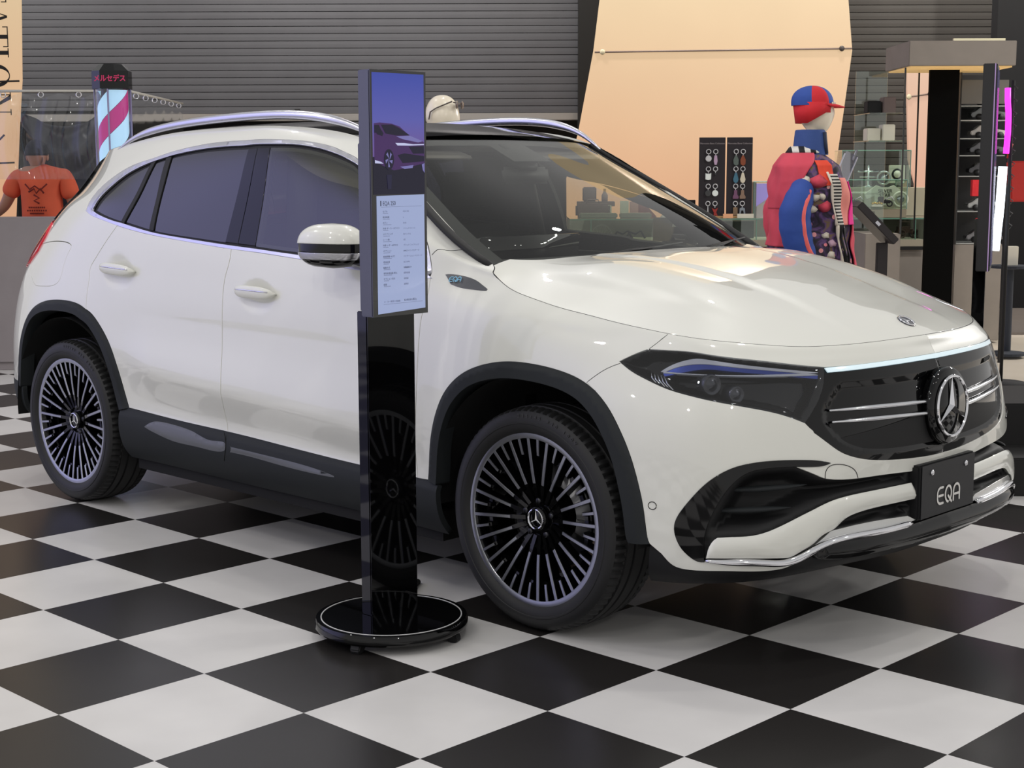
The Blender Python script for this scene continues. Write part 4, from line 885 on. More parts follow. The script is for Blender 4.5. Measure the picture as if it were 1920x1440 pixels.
def make_wheel():
    """wheel with its outer face towards -y, axle at the origin"""
    w = MB()
    # barrel, rim lip
    w.mi = 0; w.lathe([(.262, -.098), (.250, -.08), (.243, .02), (.236, .10), (.262, .112)], 72, axis='y', cap=False)
    w.lathe([(.075, -.062), (.098, -.066), (.104, -.05), (.104, .0)], 40, axis='y', cap=True)
    def spoke(r0, r1, a, w0, w1, y0, y1, dep, skew=0):
        ca, sa = math.cos(a), math.sin(a)
        def P(r, t, y): return (r*ca-t*sa, y, r*sa+t*ca)
        n = 5; b = len(w.v)
        for i in range(n+1):
            f = i/n; r = r0+(r1-r0)*f; hw = w0+(w1-w0)*f; y = y0+(y1-y0)*f**.8
            w.v += [P(r, -hw, y), P(r, hw, y), P(r, hw*1.2, y+dep), P(r, -hw*1.2, y+dep)]
        for i in range(n):
            for k in range(4): w.f.append((b+i*4+k, b+i*4+(k+1) % 4, b+(i+1)*4+(k+1) % 4, b+(i+1)*4+k)); w.m.append(w.mi)
        w.f += [(b, b+1, b+2, b+3), (b+n*4, b+n*4+1, b+n*4+2, b+n*4+3)]; w.m += [w.mi]*2
    NS = 20
    for k in range(NS):
        a = 2*PI*(k+.25)/NS
        w.mi = 0; spoke(.055, .256, a, .0068, .0062, -.070, -.0955, .030); w.mi = 1; spoke(.112, .256, a, .0042, .0046, -.0812, -.0968, .002)
        a += PI/NS
        w.mi = 0; spoke(.196, .256, a, .0058, .0055, -.083, -.0952, .026); w.mi = 1; spoke(.203, .256, a, .0036, .0042, -.0905, -.0966, .002)
        w.mi = 0; spoke(.196, .21, a-.1, .012, .012, -.075, -.075, .01)
    w.mi = 1; w.lathe([(.2535, -.0955), (.2545, -.0975), (.262, -.0995), (.2705, -.0995), (.2735, -.096), (.268, -.088)], 96, axis='y', cap=False)
    wh = w.build('wheel', None, None, False, mats=[gloss, machined], auto=.6)
    t = MB(); pr = [(.262, -.088), (.270, -.098), (.276, -.105), (.290, -.1125), (.300, -.1130), (.3015, -.1145), (.306, -.1145), (.3075, -.1128), (.318, -.112), (.331, -.1075), (.339, -.101), (.3445, -.0945), (.3475, -.085)]
    tr = [(.3495, -.075), (.3500, -.064), (.3440, -.0625), (.3440, -.0565), (.3510, -.055), (.3520, -.031), (.3450, -.0295), (.3450, -.0215), (.3525, -.020), (.3527, 0)]
    pr = pr+tr; pr = pr+[(r, -y) for r, y in pr[:-1][::-1]]
    t.lathe([(r-.0005, y) for r, y in pr], 240, axis='y', cap=False)
    for i, (r, y) in enumerate(pr):
        if r > .3430 and .060 < abs(y) < .096:
            for k in range(0, 240, 3): x_, y_, z_ = t.v[i*240+k]; f_ = 1-.0075/r; t.v[i*240+k] = (x_*f_, y_, z_*f_)
    ty = t.build('tire', rubber, wh, False, auto=.5)
    lm = MB(); 
    for j, ch in enumerate('235/45 R20 100V'):
        if ch == ' ': continue
        a = math.radians(58+j*2.6) if 0 else math.radians(98-j*3.1); o = text_obj('glyph', ch, Matrix.Identity(4), .017, rubber, None, .0004, bold=.0004)
        M = Matrix.Translation((.3245*math.cos(a), -.1118, .3245*math.sin(a))) @ Matrix(((math.sin(a), math.cos(a), 0, 0), (0, 0, -1, 0), (-math.cos(a), math.sin(a), 0, 0), (0, 0, 0, 1)))
        lm.add([tuple(M @ v.co) for v in o.data.vertices], [tuple(p.vertices) for p in o.data.polygons]); bpy.data.objects.remove(o)
    lm.build('tire_lettering', text_r, ty)
    c = MB(); c.lathe([(.038, -.060), (.038, -.078), (.034, -.081), (.001, -.082)], 32, axis='y'); cp = c.build('hub_cap', gloss, wh, True)
    emblem('hub_emblem', look((0, -.082, 0), (0, -1, 0)), .0335, cp, .0032, .004, seg=28)
    bo = MB()
    for k in range(5):
        a = 2*PI*k/5+.3; bo = MB(); bo.lathe([(.0105, -.055), (.0105, -.072), (.008, -.075), (.001, -.0752)], 10, (.056*math.cos(a), 0, .056*math.sin(a)), 'y')
        bo.build('wheel_bolt', mat('dark_steel', (62, 62, 66), .3, metal=1), wh, True)
    d = MB(); d.lathe([(.165, -.01), (.165, .01), (.08, .012), (.06, -.03), (.05, -.035), (.001, -.035)], 48, axis='y'); d.build('brake_disc', mat('disc_steel', (120, 120, 122), .35, metal=1), wh, True)
    return wh
w0 = make_wheel(); w0.parent = car; w0.location = (0, -.79, .352)
def dup_part(o, loc, rz):
    r = o.copy(); COL.objects.link(r); r.location = loc; r.rotation_euler = (0, rz[1], rz[2]); 
    def rec(a, b):
        for ch in list(a.children):
            c = ch.copy(); COL.objects.link(c); c.parent = b; rec(ch, c)
    rec(o, r); return r
for loc, rz in (((-2.729, -.79, .352), (0, .11, 0)), ((0, .79, .352), (0, .2, PI)), ((-2.729, .79, .352), (0, .05, PI))):
    r = dup_part(w0, loc, rz); r.parent = car
# ---- cabin
def slab(nm, M, sx, sy, sz, m, par, bev=.03):
    mb = MB(); mb.box(-sx/2, sx/2, -sy/2, sy/2, 0, sz); mb.v = [tuple(M @ Vector(p)) for p in mb.v]; o = mb.build(nm, m, par, True, bevel=bev); return o
for y in (-.37, .37):
    s_ = slab('front_seat', Matrix.Translation((-1.15, y, .50)), .52, .52, .16, seat_m, car)
    M = Matrix.Translation((-1.33, y, .62)) @ Matrix.Rotation(math.radians(-20), 4, 'Y'); slab('backrest', M, .14, .50, .60, seat_m, s_, .05)
    M = Matrix.Translation((-1.56, y, 1.22)) @ Matrix.Rotation(math.radians(-8), 4, 'Y'); slab('headrest', M, .10, .27, .19, seat_m, s_, .04)
b_ = slab('rear_bench', Matrix.Translation((-2.05, 0, .50)), .5, 1.3, .18, seat_m, car); M = Matrix.Translation((-2.3, 0, .62)) @ Matrix.Rotation(math.radians(-18), 4, 'Y'); slab('backrest', M, .14, 1.3, .58, seat_m, b_, .05)
for y in (-.38, .38): slab('headrest', Matrix.Translation((-2.52, y, 1.18)), .09, .25, .15, seat_m, b_, .035)
dm = MB(); n = 24
for i, (x, z) in enumerate([(-.22, 1.06), (-.35, 1.085), (-.52, 1.09), (-.64, 1.075), (-.72, 1.02), (-.74, .90), (-.66, .7)]):
    for k in range(n+1): y = -.66+1.32*k/n; dm.v.append((x-.03*(1-(y/.66)**2), y, z-.012*math.cos(y*6)*(1 if i > 1 else 0)))
for i in range(6):
    for k in range(n): dm.f.append((i*(n+1)+k, i*(n+1)+k+1, (i+1)*(n+1)+k+1, (i+1)*(n+1)+k)); dm.m.append(0)
dash = dm.build('dashboard', dash_m, car, True)
slab('centre_screen', Matrix.Translation((-.66, -.20, 1.075)) @ Matrix.Rotation(.12, 4, 'Y'), .015, .52, .11, gloss, dash, .005)
slab('dash_speaker', Matrix.Translation((-.36, .05, 1.078)), .09, .12, .035, dash_m, dash, .01)
sw = MB(); Ms = look((-.78, -.37, 1.0), (-.9, 0, .42)); sw.tube([tuple(Ms @ Vector((.185*math.cos(a), .185*math.sin(a), 0))) for a in np.linspace(0, 2*PI, 40)[:-1]], .016, 10, closed=True, up=Ms.to_3x3() @ Vector((0, 0, 1)))
for a in (0, PI, -PI/2): sw.tube([tuple(Ms @ Vector((0, 0, -.02))), tuple(Ms @ Vector((.18*math.cos(a), .18*math.sin(a), 0)))], .02, 8, flat=.5)
sw.ball(tuple(Ms @ Vector((0, 0, -.02))), .06, sx=.6); sw.build('steering_wheel', seat_m, car, True)
rm = slab('rear_view_mirror', Matrix.Translation((-.86, 0, 1.365)) @ Matrix.Rotation(-.2, 4, 'Y'), .03, .25, .065, matte, car, .012)
slab('camera_housing', Matrix.Translation((-.93, 0, 1.44)) @ Matrix.Rotation(.5, 4, 'Y'), .16, .12, .05, matte, rm, .015)
oh = slab('overhead_console', Matrix.Translation((-1.16, 0, 1.49)), .26, .24, .03, headl, car, .01)
for y in (-.37, .37): slab('sun_visor', Matrix.Translation((-1.05, y, 1.475)) @ Matrix.Rotation(.28, 4, 'Y'), .15, .40, .015, headl, car, .006)
pil_m = mat('pillar_grey', (96, 90, 84), .8)
for s in (1, -1):
    A = Spline([(-1.085, .59, 1.50), (-.85, .652, 1.378), (-.61, .697, 1.243), (-.36, .73, 1.12)]).res(30)
    Bp = [(-1.54, .665, 1.512), (-1.25, .665, 1.388), (-1.076, .675, 1.36), (-.947, .68, 1.335), (-.778, .685, 1.296), (-.63, .69, 1.258), (-.50, .70, 1.20), (-.37, .71, 1.125)]
    Cp = [(-1.076, .69, 1.355), (-.956, .70, 1.298), (-.84, .705, 1.262), (-.76, .705, 1.232), (-.70, .71, 1.19), (-.60, .715, 1.13), (-.45, .72, 1.09)]
    for nm, A_, B_, m_ in (('pillar_trim', A, Spline(Bp).res(30), pil_m), ('mirror_sail', Spline(Bp[2:]).res(30)-[0, .004, .002], Spline(Cp).res(30), matte)):
        Mid = (A_+B_)/2+([-.012, -.012, -.004] if nm == 'pillar_trim' else [0, 0, 0]); V = []; Fc = []
        for i in range(30): V += [(p[0], p[1]*s, p[2]) for p in (A_[i], Mid[i], B_[i])]
        for i in range(29):
            for k in range(2): Fc.append((i*3+k, i*3+k+1, (i+1)*3+k+1, (i+1)*3+k))
        mesh_obj(nm, V, Fc, m_, car)
    P = [(-1.40, -.70, 1.12), (-1.45, -.63, 1.50)]; MB().tube([(x, y*s*.95, z) for x, y, z in P], .06, 8, flat=.4).build('pillar_trim', headl if 0 else seat_m, car, True)
    MB().box(-2.2, -.5, s*.74, s*.80, .4, 1.07).build('door_card', seat_m, car)
MB().box(-2.6, -.3, -.78, .78, .30, .42).build('cabin_floor', liner, car)
MB().box(-.62, -.3, -.6, .6, .45, 1.04).build('bulkhead', liner, car)

LETTERS = [('E', 2.824), ('A', 2.649), ('T', 2.485), ('I', 2.359), ('O', 2.178), ('N', 1.957)]
POLE = 0
MULL = [0.724, 2.23, 3.679]
BX = [1.023, 1.141]
SHV = [1.847, 1.632]
SHC = [1.92, 1.805, 1.659, 1.522, 1.355, 1.069, 0.808]
# ---------------------------------------------------------------- the hall: room frame with x to the right along the shutters, y away towards them
RA = math.radians(133.9560-90); CAMG = Vector((3.12816, -4.22038, 0))
def W(x, y, z=0.0):
    """room frame -> world"""
    return CAMG+Vector((x*math.cos(RA)-y*math.sin(RA), x*math.sin(RA)+y*math.cos(RA), z))
def at_(name, x, y, z, label=None, cat=None, group=None, rz=0): return empty(name, W(x, y, z), RA+rz, label, cat, group)
def solo(mb, name, m, x, y, z, label, cat, group=None, rz=0, **kw):
    o = mb.build(name, m, None, **kw); o.location = W(x, y, z); o.rotation_euler = (0, 0, RA+rz); return tag(o, label, cat, group)
def st(mb, name, m, x=0, y=0, z=0, **kw):
    o = mb.build(name, m, None, **kw); o.location = W(x, y, z); o.rotation_euler = (0, 0, RA); o['kind'] = 'structure'; return o
# ---- floors
chk = bpy.data.materials.new('checker_vinyl'); chk.use_nodes = True; N_, L_, b_ = nodes(chk)
tc = N_.new('ShaderNodeTexCoord'); mp = N_.new('ShaderNodeMapping'); mp.vector_type = 'TEXTURE'
mp.inputs['Location'].default_value = (-.4026, -1.8271, -.01); mp.inputs['Rotation'].default_value = (0, 0, -.00557); mp.inputs['Scale'].default_value = (.45626, .45626, 1)
L_.new(tc.outputs['Object'], mp.inputs[0]); ck = N_.new('ShaderNodeTexChecker'); ck.inputs['Scale'].default_value = 1.0; L_.new(mp.outputs[0], ck.inputs[0])
ck.inputs['Color1'].default_value = lin((221, 219, 217)); ck.inputs['Color2'].default_value = lin((40, 38, 37))
nz = N_.new('ShaderNodeTexNoise'); nz.inputs['Scale'].default_value = 3.2; nz.inputs['Detail'].default_value = 3; L_.new(tc.outputs['Object'], nz.inputs[0])
mr = N_.new('ShaderNodeMapRange'); mr.inputs[1].default_value = .3; mr.inputs[2].default_value = .7; mr.inputs[3].default_value = .90; mr.inputs[4].default_value = 1.0; L_.new(nz.outputs[0], mr.inputs[0])
mx = N_.new('ShaderNodeMix'); mx.data_type = 'RGBA'; mx.blend_type = 'MULTIPLY'; mx.inputs[0].default_value = 1; L_.new(ck.outputs[0], mx.inputs[6]); L_.new(mr.outputs[0], mx.inputs[7]); L_.new(mx.outputs[2], b_.inputs['Base Color'])
b_.inputs['Roughness'].default_value = .3; b_.inputs['Specular IOR Level'].default_value = .35
bp = N_.new('ShaderNodeBump'); bp.inputs['Strength'].default_value = .25; bp.inputs['Distance'].default_value = .01; n2 = N_.new('ShaderNodeTexNoise'); n2.inputs['Scale'].default_value = 1.6; L_.new(tc.outputs['Object'], n2.inputs[0]); L_.new(n2.outputs[0], bp.inputs['Height']); L_.new(bp.outputs[0], b_.inputs['Normal'])
f1 = mesh_obj('floor', [(-10, -7, 0), (4.2, -7, 0), (4.2, 2.95, 0), (-10, 2.95, 0), (-10, -7, -.02), (4.2, -7, -.02), (4.2, 2.95, -.02), (-10, 2.95, -.02)], [(0, 1, 2, 3), (7, 6, 5, 4), (0, 4, 5, 1), (1, 5, 6, 2), (2, 6, 7, 3), (3, 7, 4, 0)], chk, smooth=False); f1['kind'] = 'structure'
cream = mat('cream_vinyl', (238, 226, 208), .12, coat=.5); add_noise(cream, 2, .08)
st(MB().box(-9, 9, -3, 13.1, -.06, -.021), 'floor', cream)
wood = mat('dark_wood_floor', (96, 89, 84), .4); N_, L_, b_ = nodes(wood)
add_noise(wood, 6, .35, 0, 5, stretch=(.4, 6, 1))
st(MB().box(-9, 9, 13.1, 18.5, -.06, 0), 'floor', wood)
# ---- back wall and shutters
blk = mat('black_wall', (14, 14, 15), .8)
st(MB().box(-9, 9, 18.2, 18.4, 0, 7), 'wall_back', blk)
slat = mat('shutter_slats', (80, 80, 84), .45, metal=.2); add_noise(slat, 3, .12)
slat2 = mat('shutter_slats_brown', (52, 49, 46), .5, metal=.1); add_noise(slat2, 3, .12)
railm = mat('shutter_rail', (150, 146, 142), .35, metal=.6)
def shutter(x0, x1, z0, z1, D, m, label, group=None):
    t = at_('roller_shutter', (x0+x1)/2, D, z0, label, 'shutter', group); w = (x1-x0)/2; p = .0785
    mb = MB(); n = int((z1-z0)/p); prof = []
    for i in range(n):
        z = i*p; prof += [(0.002, z+.0), (-.0095, z+.004), (-.011, z+.04), (-.0105, z+.0735), (0.002, z+.0768)]
    b = len(mb.v)
    for y, z in prof: mb.v += [(-w, y, z+.05), (w, y, z+.05)]
    for i in range(len(prof)-1): mb.f.append((2*i, 2*i+1, 2*i+3, 2*i+2)); mb.m.append(0)
    mb.build('slat_curtain', m, t)
    MB().box(-w, w, -.03, .03, -.03, .05).build('bottom_rail', railm, t, bevel=.008)
    MB().box(-.03, .03, -.02, -.011, .075, .10).build('pull_handle', blk, t)
    for s in (-1, 1): MB().box(s*w-.05, s*w+.05, -.06, .06, -z0, z1-z0).build('guide_rail', blk, t)
    return t
shutter(-5.514, 0.809, 1.977, 6.2, 17, slat, 'wide grey roller shutter stopped above roof height behind the car')
shutter(3.771-1.2, 5.347, .3, 6.2, 17, slat2, 'brownish grey roller shutter behind the glass cases on the right')
# black frame beside the sign panel
solo(MB().box(-.10, .16, -.05, .05, 0, 6), 'steel_column', blk, 0.788+.03, 16.6, 0, 'black steel column between the shutter and the large peach panel', 'column')
solo(MB().box(-.30, .30, -.1, .1, 0, 6), 'dark_curtain', mat('black_cloth', (17, 17, 19), .9), 5.073+.05, 15.5, 0, 'black floor-length curtain at the right edge behind the neon lamps', 'curtain')
# ---- peach backlit fabric panels
def peach(name, top, low, zt, zl):
    m = bpy.data.materials.new(name); m.use_nodes = True; N, L, b = nodes(m); tcc = N.new('ShaderNodeTexCoord'); s = N.new('ShaderNodeSeparateXYZ'); L.new(tcc.outputs['Object'], s.inputs[0])
    mr = N.new('ShaderNodeMapRange'); mr.inputs[1].default_value = zl; mr.inputs[2].default_value = zt; L.new(s.outputs['Z'], mr.inputs[0])
    mx = N.new('ShaderNodeMix'); mx.data_type = 'RGBA'; mx.inputs[6].default_value = lin(low); mx.inputs[7].default_value = lin(top); L.new(mr.outputs[0], mx.inputs[0])
    n = N.new('ShaderNodeTexNoise'); n.inputs['Scale'].default_value = 1.2; L.new(tcc.outputs['Object'], n.inputs[0]); r2 = N.new('ShaderNodeMapRange'); r2.inputs[3].default_value = .93; r2.inputs[4].default_value = 1.05; L.new(n.outputs[0], r2.inputs[0])
    m2 = N.new('ShaderNodeMix'); m2.data_type = 'RGBA'; m2.blend_type = 'MULTIPLY'; m2.inputs[0].default_value = 1; L.new(mx.outputs[2], m2.inputs[6]); L.new(r2.outputs[0], m2.inputs[7])
    L.new(m2.outputs[2], b.inputs['Emission Color']); b.inputs['Emission Strength'].default_value = .72; b.inputs['Base Color'].default_value = lin((110, 92, 76)); b.inputs['Roughness'].default_value = .6; return m
pm = peach('peach_fabric', (244, 222, 178), (240, 184, 142), 3.4, 1.2)
def fabric(pts, D, seam, label, group=None, m=pm, thick=.06):
    """outline (x, z) in the room, seam: (x0, x1, z) or None"""
    x0 = min(p[0] for p in pts); x1 = max(p[0] for p in pts); cx = (x0+x1)/2; t = at_('fabric_panel', cx, D, 0, label, 'panel', group); n = len(pts)
    mb = MB(); A = [(x-cx, 0, z) for x, z in pts]; B = [(x-cx, thick, z) for x, z in pts]; mb.add(A+B, [tuple(range(n)), tuple(range(n, 2*n))[::-1]]+[(i, (i+1) % n, n+(i+1) % n, n+i) for i in range(n)])
    mb.build('panel_cloth', m, t)
    if seam:
        r = MB(); r.tube([(seam[0]-cx, -.012, seam[2]), (seam[1]-cx, -.012, seam[3])], .010, 6); r.build('seam_rail', mat('seam_dark', (120, 104, 96), .5), t, True)
        for f, m_ in ((.03, mat('knob_pale', (200, 190, 160), .5)), (.96, mat('knob_dark', (60, 52, 50), .5))):
            k = MB(); x = seam[0]*(1-f)+seam[1]*f-cx; z = seam[2]*(1-f)+seam[3]*f; k.ball((x, -.02, z), .028, 12, 8, sy=.5); k.build('rail_knob', m_, t, True)
    return t
def poly(D, *q): return [(x, z) for x, z in q]
fabric([(1.034+.02,6.4),(1.034,4.307),(0.826,2.586),(0.674,1.771),(0.557,1.319),(0.570,.05),(3.194,.05),(3.256,1.230),(3.412,2.578),(3.232,4.300),(3.232-.02,6.4)], 15.5,
       (0.837, 3.406, 2.570, 2.599), 'large peach backlit fabric panel with one horizontal seam behind the counter')
fabric([(4.085,2.586),(4.143,1.497),(4.218,1.249),(4.242,.05),(4.713,.05),(4.343+.02,1.496),(4.338+.05,2.585)], 16,
       (4.111, 4.347, 2.142, 2.174), 'narrow pinkish peach fabric strip seen beneath the concrete canopy', m=peach('pink_fabric', (232, 196, 172), (236, 176, 150), 2.6, 1.0))
lp = fabric([(-4.346,4.2),(-3.889,4.2),(-3.966,2.143),(-4.006,1.761),(-4.075,0.986),(-4.138,.05),(-4.647,.05)], 12.5, None, 'peach fabric banner with black vertical lettering at the left edge')
ink = mat('black_ink', (34, 30, 30), .6)
cxl = (-4.647+-3.889)/2
def serif(ch):
    """strokes of a high-contrast serif capital in a box one unit high, as polygons"""
    R = lambda x0, y0, x1, y1: [(x0, y0), (x1, y0), (x1, y1), (x0, y1)]
    t, k = .035, .15
    S = lambda c, y, w=.34: R(c-w/2, y-t/2, c+w/2, y+t/2)
    if ch == 'I': return [R(-k/2, -.5, k/2, .5), S(0, .48), S(0, -.48)]
    if ch == 'T': return [R(-k/2, -.5, k/2, .5), S(0, -.48), R(-.38, .465, .38, .5), R(-.38, .30, -.345, .5), R(.345, .30, .38, .5)]
    if ch == 'E': return [R(-.26, -.5, -.26+k, .5), R(-.34, .465, .32, .5), R(-.34, -.5, .34, -.465), R(-.2, -.017, .16, .017), R(.29, .3, .32, .5), R(.31, -.5, .34, -.28), R(.14, -.1, .17, .1)]
    if ch == 'A': return [[(-.34, -.5), (-.30, -.5), (.03, .5), (-.01, .5)], [(.22, -.5), (.38, -.5), (.07, .5), (-.02, .5)], R(-.22, -.18, .22, -.15), S(-.32, -.48, .22), S(.30, -.48, .32)]
    if ch == 'N': return [R(-.34, -.5, -.30, .5), R(.30, -.5, .34, .5), [(-.34, .5), (-.16, .5), (.34, -.5), (.30, -.5)], S(-.32, -.48, .22), S(.32, .48, .22), S(-.36, .48, .16)]
    o = []
    for i in range(32):
        a0, a1 = 2*PI*i/32, 2*PI*(i+1)/32; o.append([(.42*math.cos(a0), .5*math.sin(a0)), (.42*math.cos(a1), .5*math.sin(a1)), (.27*math.cos(a1), .47*math.sin(a1)), (.27*math.cos(a0), .47*math.sin(a0))])
    return o
for ch, zc_ in LETTERS:
    M = Matrix.Translation((-4.154-cxl, -.004, zc_)) @ Matrix(((0, 1, 0, 0), (0, 0, -1, 0), (-1, 0, 0, 0), (0, 0, 0, 1))); mb = MB()
    for P_ in serif(ch): mb.prism([(x*.215, y*.215) for x, y in P_], M, 0, .002)
    mb.build('panel_lettering', ink, lp)
for (a, b) in (((-4.130, 2.131), (-3.971, 2.135)), ((-4.163, 1.479), (-4.042, 1.483)), ((-4.154, 1.667), (-4.113, 1.706))):
    MB().tube([(a[0]-cxl, -.01, a[1]), (b[0]-cxl, -.01, b[1])], .008, 6).build('banner_rod', ink, lp, True)
# ---- low grey partition on the left
conc = mat('grey_micro_cement', (152, 144, 146), .75); add_noise(conc, 5, .12, .1, 6)
conc2 = mat('brown_grey_cement', (126, 119, 112), .7); add_noise(conc2, 5, .14, .1, 6)
zt = 1.090
solo(MB().box(-3.2, 1.15, 0, .25, .06, zt).box(-3.2, 1.1, .03, .22, 0, .06), 'partition_wall', conc, -3.217, 10.8, 0, 'low grey cement partition standing behind the tail of the car', 'partition', bevel=.004)
# ---- clear plastic sheets on rails
vinyl = thin_glass('clear_vinyl', (240, 242, 244), .7, .06, haze=.03)
def sheet(x0, x1, z0, z1, z2, D0, D1, label, wav, holes=7, tr=.05):
    t = at_('plastic_sheet', x0, D0, z0, label, 'plastic sheet', 'clear plastic splash sheets'); n, m = 60, 24; mb = MB(); w = x1-x0
    for j in range(m+1):
        for i in range(n+1):
            f = i/n; g = j/m; s = wav*(1-g*.3)*math.sin(f*holes*2*PI+math.sin(g*4)*.8)+.02*math.sin(f*3+g*5); top = z0+(z1-z0)*f
            sag = -.03*abs(math.sin(f*holes*PI))*g
            mb.v.append((w*f, (D1-D0)*f+s, (z2-z0)+(top-z2)*g+sag))
    for j in range(m):
        for i in range(n): mb.f.append((j*(n+1)+i, j*(n+1)+i+1, (j+1)*(n+1)+i+1, (j+1)*(n+1)+i)); mb.m.append(0)
    mb.build('sheet_film', vinyl, t, True)
    MB().tube([(0, 0, .012), (w, D1-D0, z1-z0+.012)], .009, 8).build('sheet_rail', mat('rail_pale', (196, 192, 184), .4), t, True)
    for i in range(holes):
        f = (i+.5)/holes; MB().tube([(w*f+.018*math.cos(a), (D1-D0)*f, (z1-z0)*f-.012+.018*math.sin(a)) for a in np.linspace(0, 2*PI, 13)[:-1]], .004, 5, closed=True, up=(0, 1, 0)).build('curtain_ring', chrome, t, True)
    return t
sheet(-3.548, -2.783, 1.938, 1.936, 1.361, 10.4, 10.4, 'clear plastic sheet hanging in front of the person in the orange shirt', .035, 3)
sheet(-2.607, -2.684, 1.942, 1.944, 1.494, 10.6, 12.6, 'clear plastic sheet hooked on a slanting rail right of the barber pole', .03, 6)
# ---- barber pole
bx, bd = -2.477, 9.6
bp_ = at_('barber_pole', bx, bd, 0, 'lit barber pole with pink and pale blue stripes and black cap', 'barber pole')
zc0, zc1, zc2, zc3 = 1.916, 2.001, 2.027, 2.069
k8 = 8
MB().lathe([(.118, zc0), (.122, zc0+.002), (.122, zc2), (.075, zc3), (.001, zc3)], k8, a0=PI/8, a1=2*PI+PI/8).build('pole_cap', gloss, bp_)
MB().lathe([(.14, 0), (.14, .32), (.118, .36), (.118, .40)], k8, a0=PI/8, a1=2*PI+PI/8).build('pole_base', gloss, bp_)
MB().lathe([(.108, .40), (.108, zc0)], 12, cap=False).build('outer_tube', thin_glass('pole_tube', (225, 225, 240), 1.2), bp_, True)
for k in range(4):
    a = PI/8*0+k*PI/2; MB().tube([(.112*math.cos(a), .112*math.sin(a), .4), (.112*math.cos(a), .112*math.sin(a), zc0)], .006, 6).build('tube_edge', mat('pole_post', (130, 126, 160), .35), bp_, True)
MB().lathe([(.070, .40), (.070, zc0)], 24, cap=False).build('core_tube', gloss, bp_, True)
sc = mat('stripe_cyan', (190, 228, 235), .4, emit=(176, 222, 232), estr=.75); sp_ = mat('stripe_pink', (190, 24, 120), .4, emit=(178, 18, 110), estr=.6)
pitch = .56; zf_ = 1.707; mid_ = {}
for q, (m_, off, h_) in enumerate(((sp_, -.065, .13), (sc, .068, .135), (sc, -.205, .137))):
    mb = MB(); n = 120; zz0, zz1 = .42, zc0-.005; a0 = 1.5*PI+2*PI*(zz0-zf_-.3)/pitch; a1 = 1.5*PI+2*PI*(zz1-zf_+.3)/pitch
    for i in range(361):
        a = a0+(a1-a0)*i/360; z = zf_+off+pitch*(a-1.5*PI)/(2*PI); lo = min(max(zz0, z), zz1); hi = max(min(zz1, z+h_), zz0)
        mb.v += [(.094*math.cos(a), .094*math.sin(a), lo), (.094*math.cos(a), .094*math.sin(a), hi)]
    for i in range(360): mb.f.append((2*i, 2*i+2, 2*i+3, 2*i+1)); mb.m.append(0)
    mb.build('spiral_stripe', m_, bp_, True)
Mt = Matrix.Translation((.016, -.1165, (zc0+zc2)/2+.005)) @ Matrix.Rotation(PI/2, 4, 'X')
text_obj('cap_lettering', 'メルセデス', Mt, .043, mat('pink_letters', (170, 40, 84), .5, emit=(170, 36, 80), estr=.4), bp_, .001, bold=.0012, sx=.92)

# dark drapes hanging behind the person
dr = MB(); x0d, x1d, zt_d, zb_d = -3.894, -3.261, 1.868, 0.995; n, m = 48, 40
for j in range(m+1):
    for i in range(n+1):
        f = i/n; g = j/m; sw = math.sin((g*5+1.4*(f-.5)**2*4)*PI); dr.v.append(((x1d-x0d)*f, .05*sw*(1-.3*g)+.02*math.sin(f*17), (zb_d-zt_d)*g+zt_d-.10*math.sin(PI*f)*(1-g)))
for j in range(m):
    for i in range(n): dr.f.append((j*(n+1)+i, j*(n+1)+i+1, (j+1)*(n+1)+i+1, (j+1)*(n+1)+i)); dr.m.append(0)
o = solo(dr, 'draped_cloth', mat('slate_cloth', (58, 60, 70), .38), x0d, 12.3, 0, 'dark slate cloth hanging in swags behind the person in orange', 'cloth', smooth=True); o.modifiers.new('t', 'SOLIDIFY').thickness = .01
MB().tube([(0, 0, zt_d+.01), (x1d-x0d, 0, zt_d+.01)], .012, 8).build('cloth_rail', blk, o, True)
for x_ in (0.0, x1d-x0d): MB().tube([(x_, 0, 0), (x_, 0, zt_d+.01)], .014, 8).build('cloth_post', blk, o, True)

# ---------------------------------------------------------------- figures
def skin_body(name, nodes_, edges, m, parent=None, sub=2):
    """one continuous surface grown over a skeleton: nodes {key: (pos, rx, ry)}"""
    ks = list(nodes_); me = bpy.data.meshes.new(name); me.from_pydata([nodes_[k][0] for k in ks], [(ks.index(a), ks.index(b)) for a, b in edges], []); me.materials.append(m)
    o = bpy.data.objects.new(name, me); COL.objects.link(o); sk = o.modifiers.new('skin', 'SKIN'); sk.use_smooth_shade = True; sk.branch_smoothing = .6
    for i, k in enumerate(ks): me.skin_vertices[0].data[i].radius = nodes_[k][1:3]; me.skin_vertices[0].data[i].use_root = (i == 0)
    ss = o.modifiers.new('subd', 'SUBSURF'); ss.levels = sub; ss.render_levels = sub
    dg = bpy.context.evaluated_depsgraph_get(); dg.update(); m2 = bpy.data.meshes.new_from_object(o.evaluated_get(dg)); m2.name = name; o.modifiers.clear(); o.data = m2
    m2.polygons.foreach_set('use_smooth', [True]*len(m2.polygons))
    if parent is not None: o.parent = parent
    return o
skin_m = mat('skin', (176, 128, 108), .5); orange = mat('orange_cloth', (222, 98, 68), .85); add_noise(orange, 12, .1, .2, 4, dist=.01)
dcl = mat('dark_cloth', (36, 40, 48), .85)
px_, pd_ = -3.554, 11.6
per = at_('person', px_, pd_, 0, 'person in an orange printed t-shirt seen from behind at the left', 'person')
S_ = lambda z: z
zs = 1.450; zh = 1.649                                   # shoulder line and crown
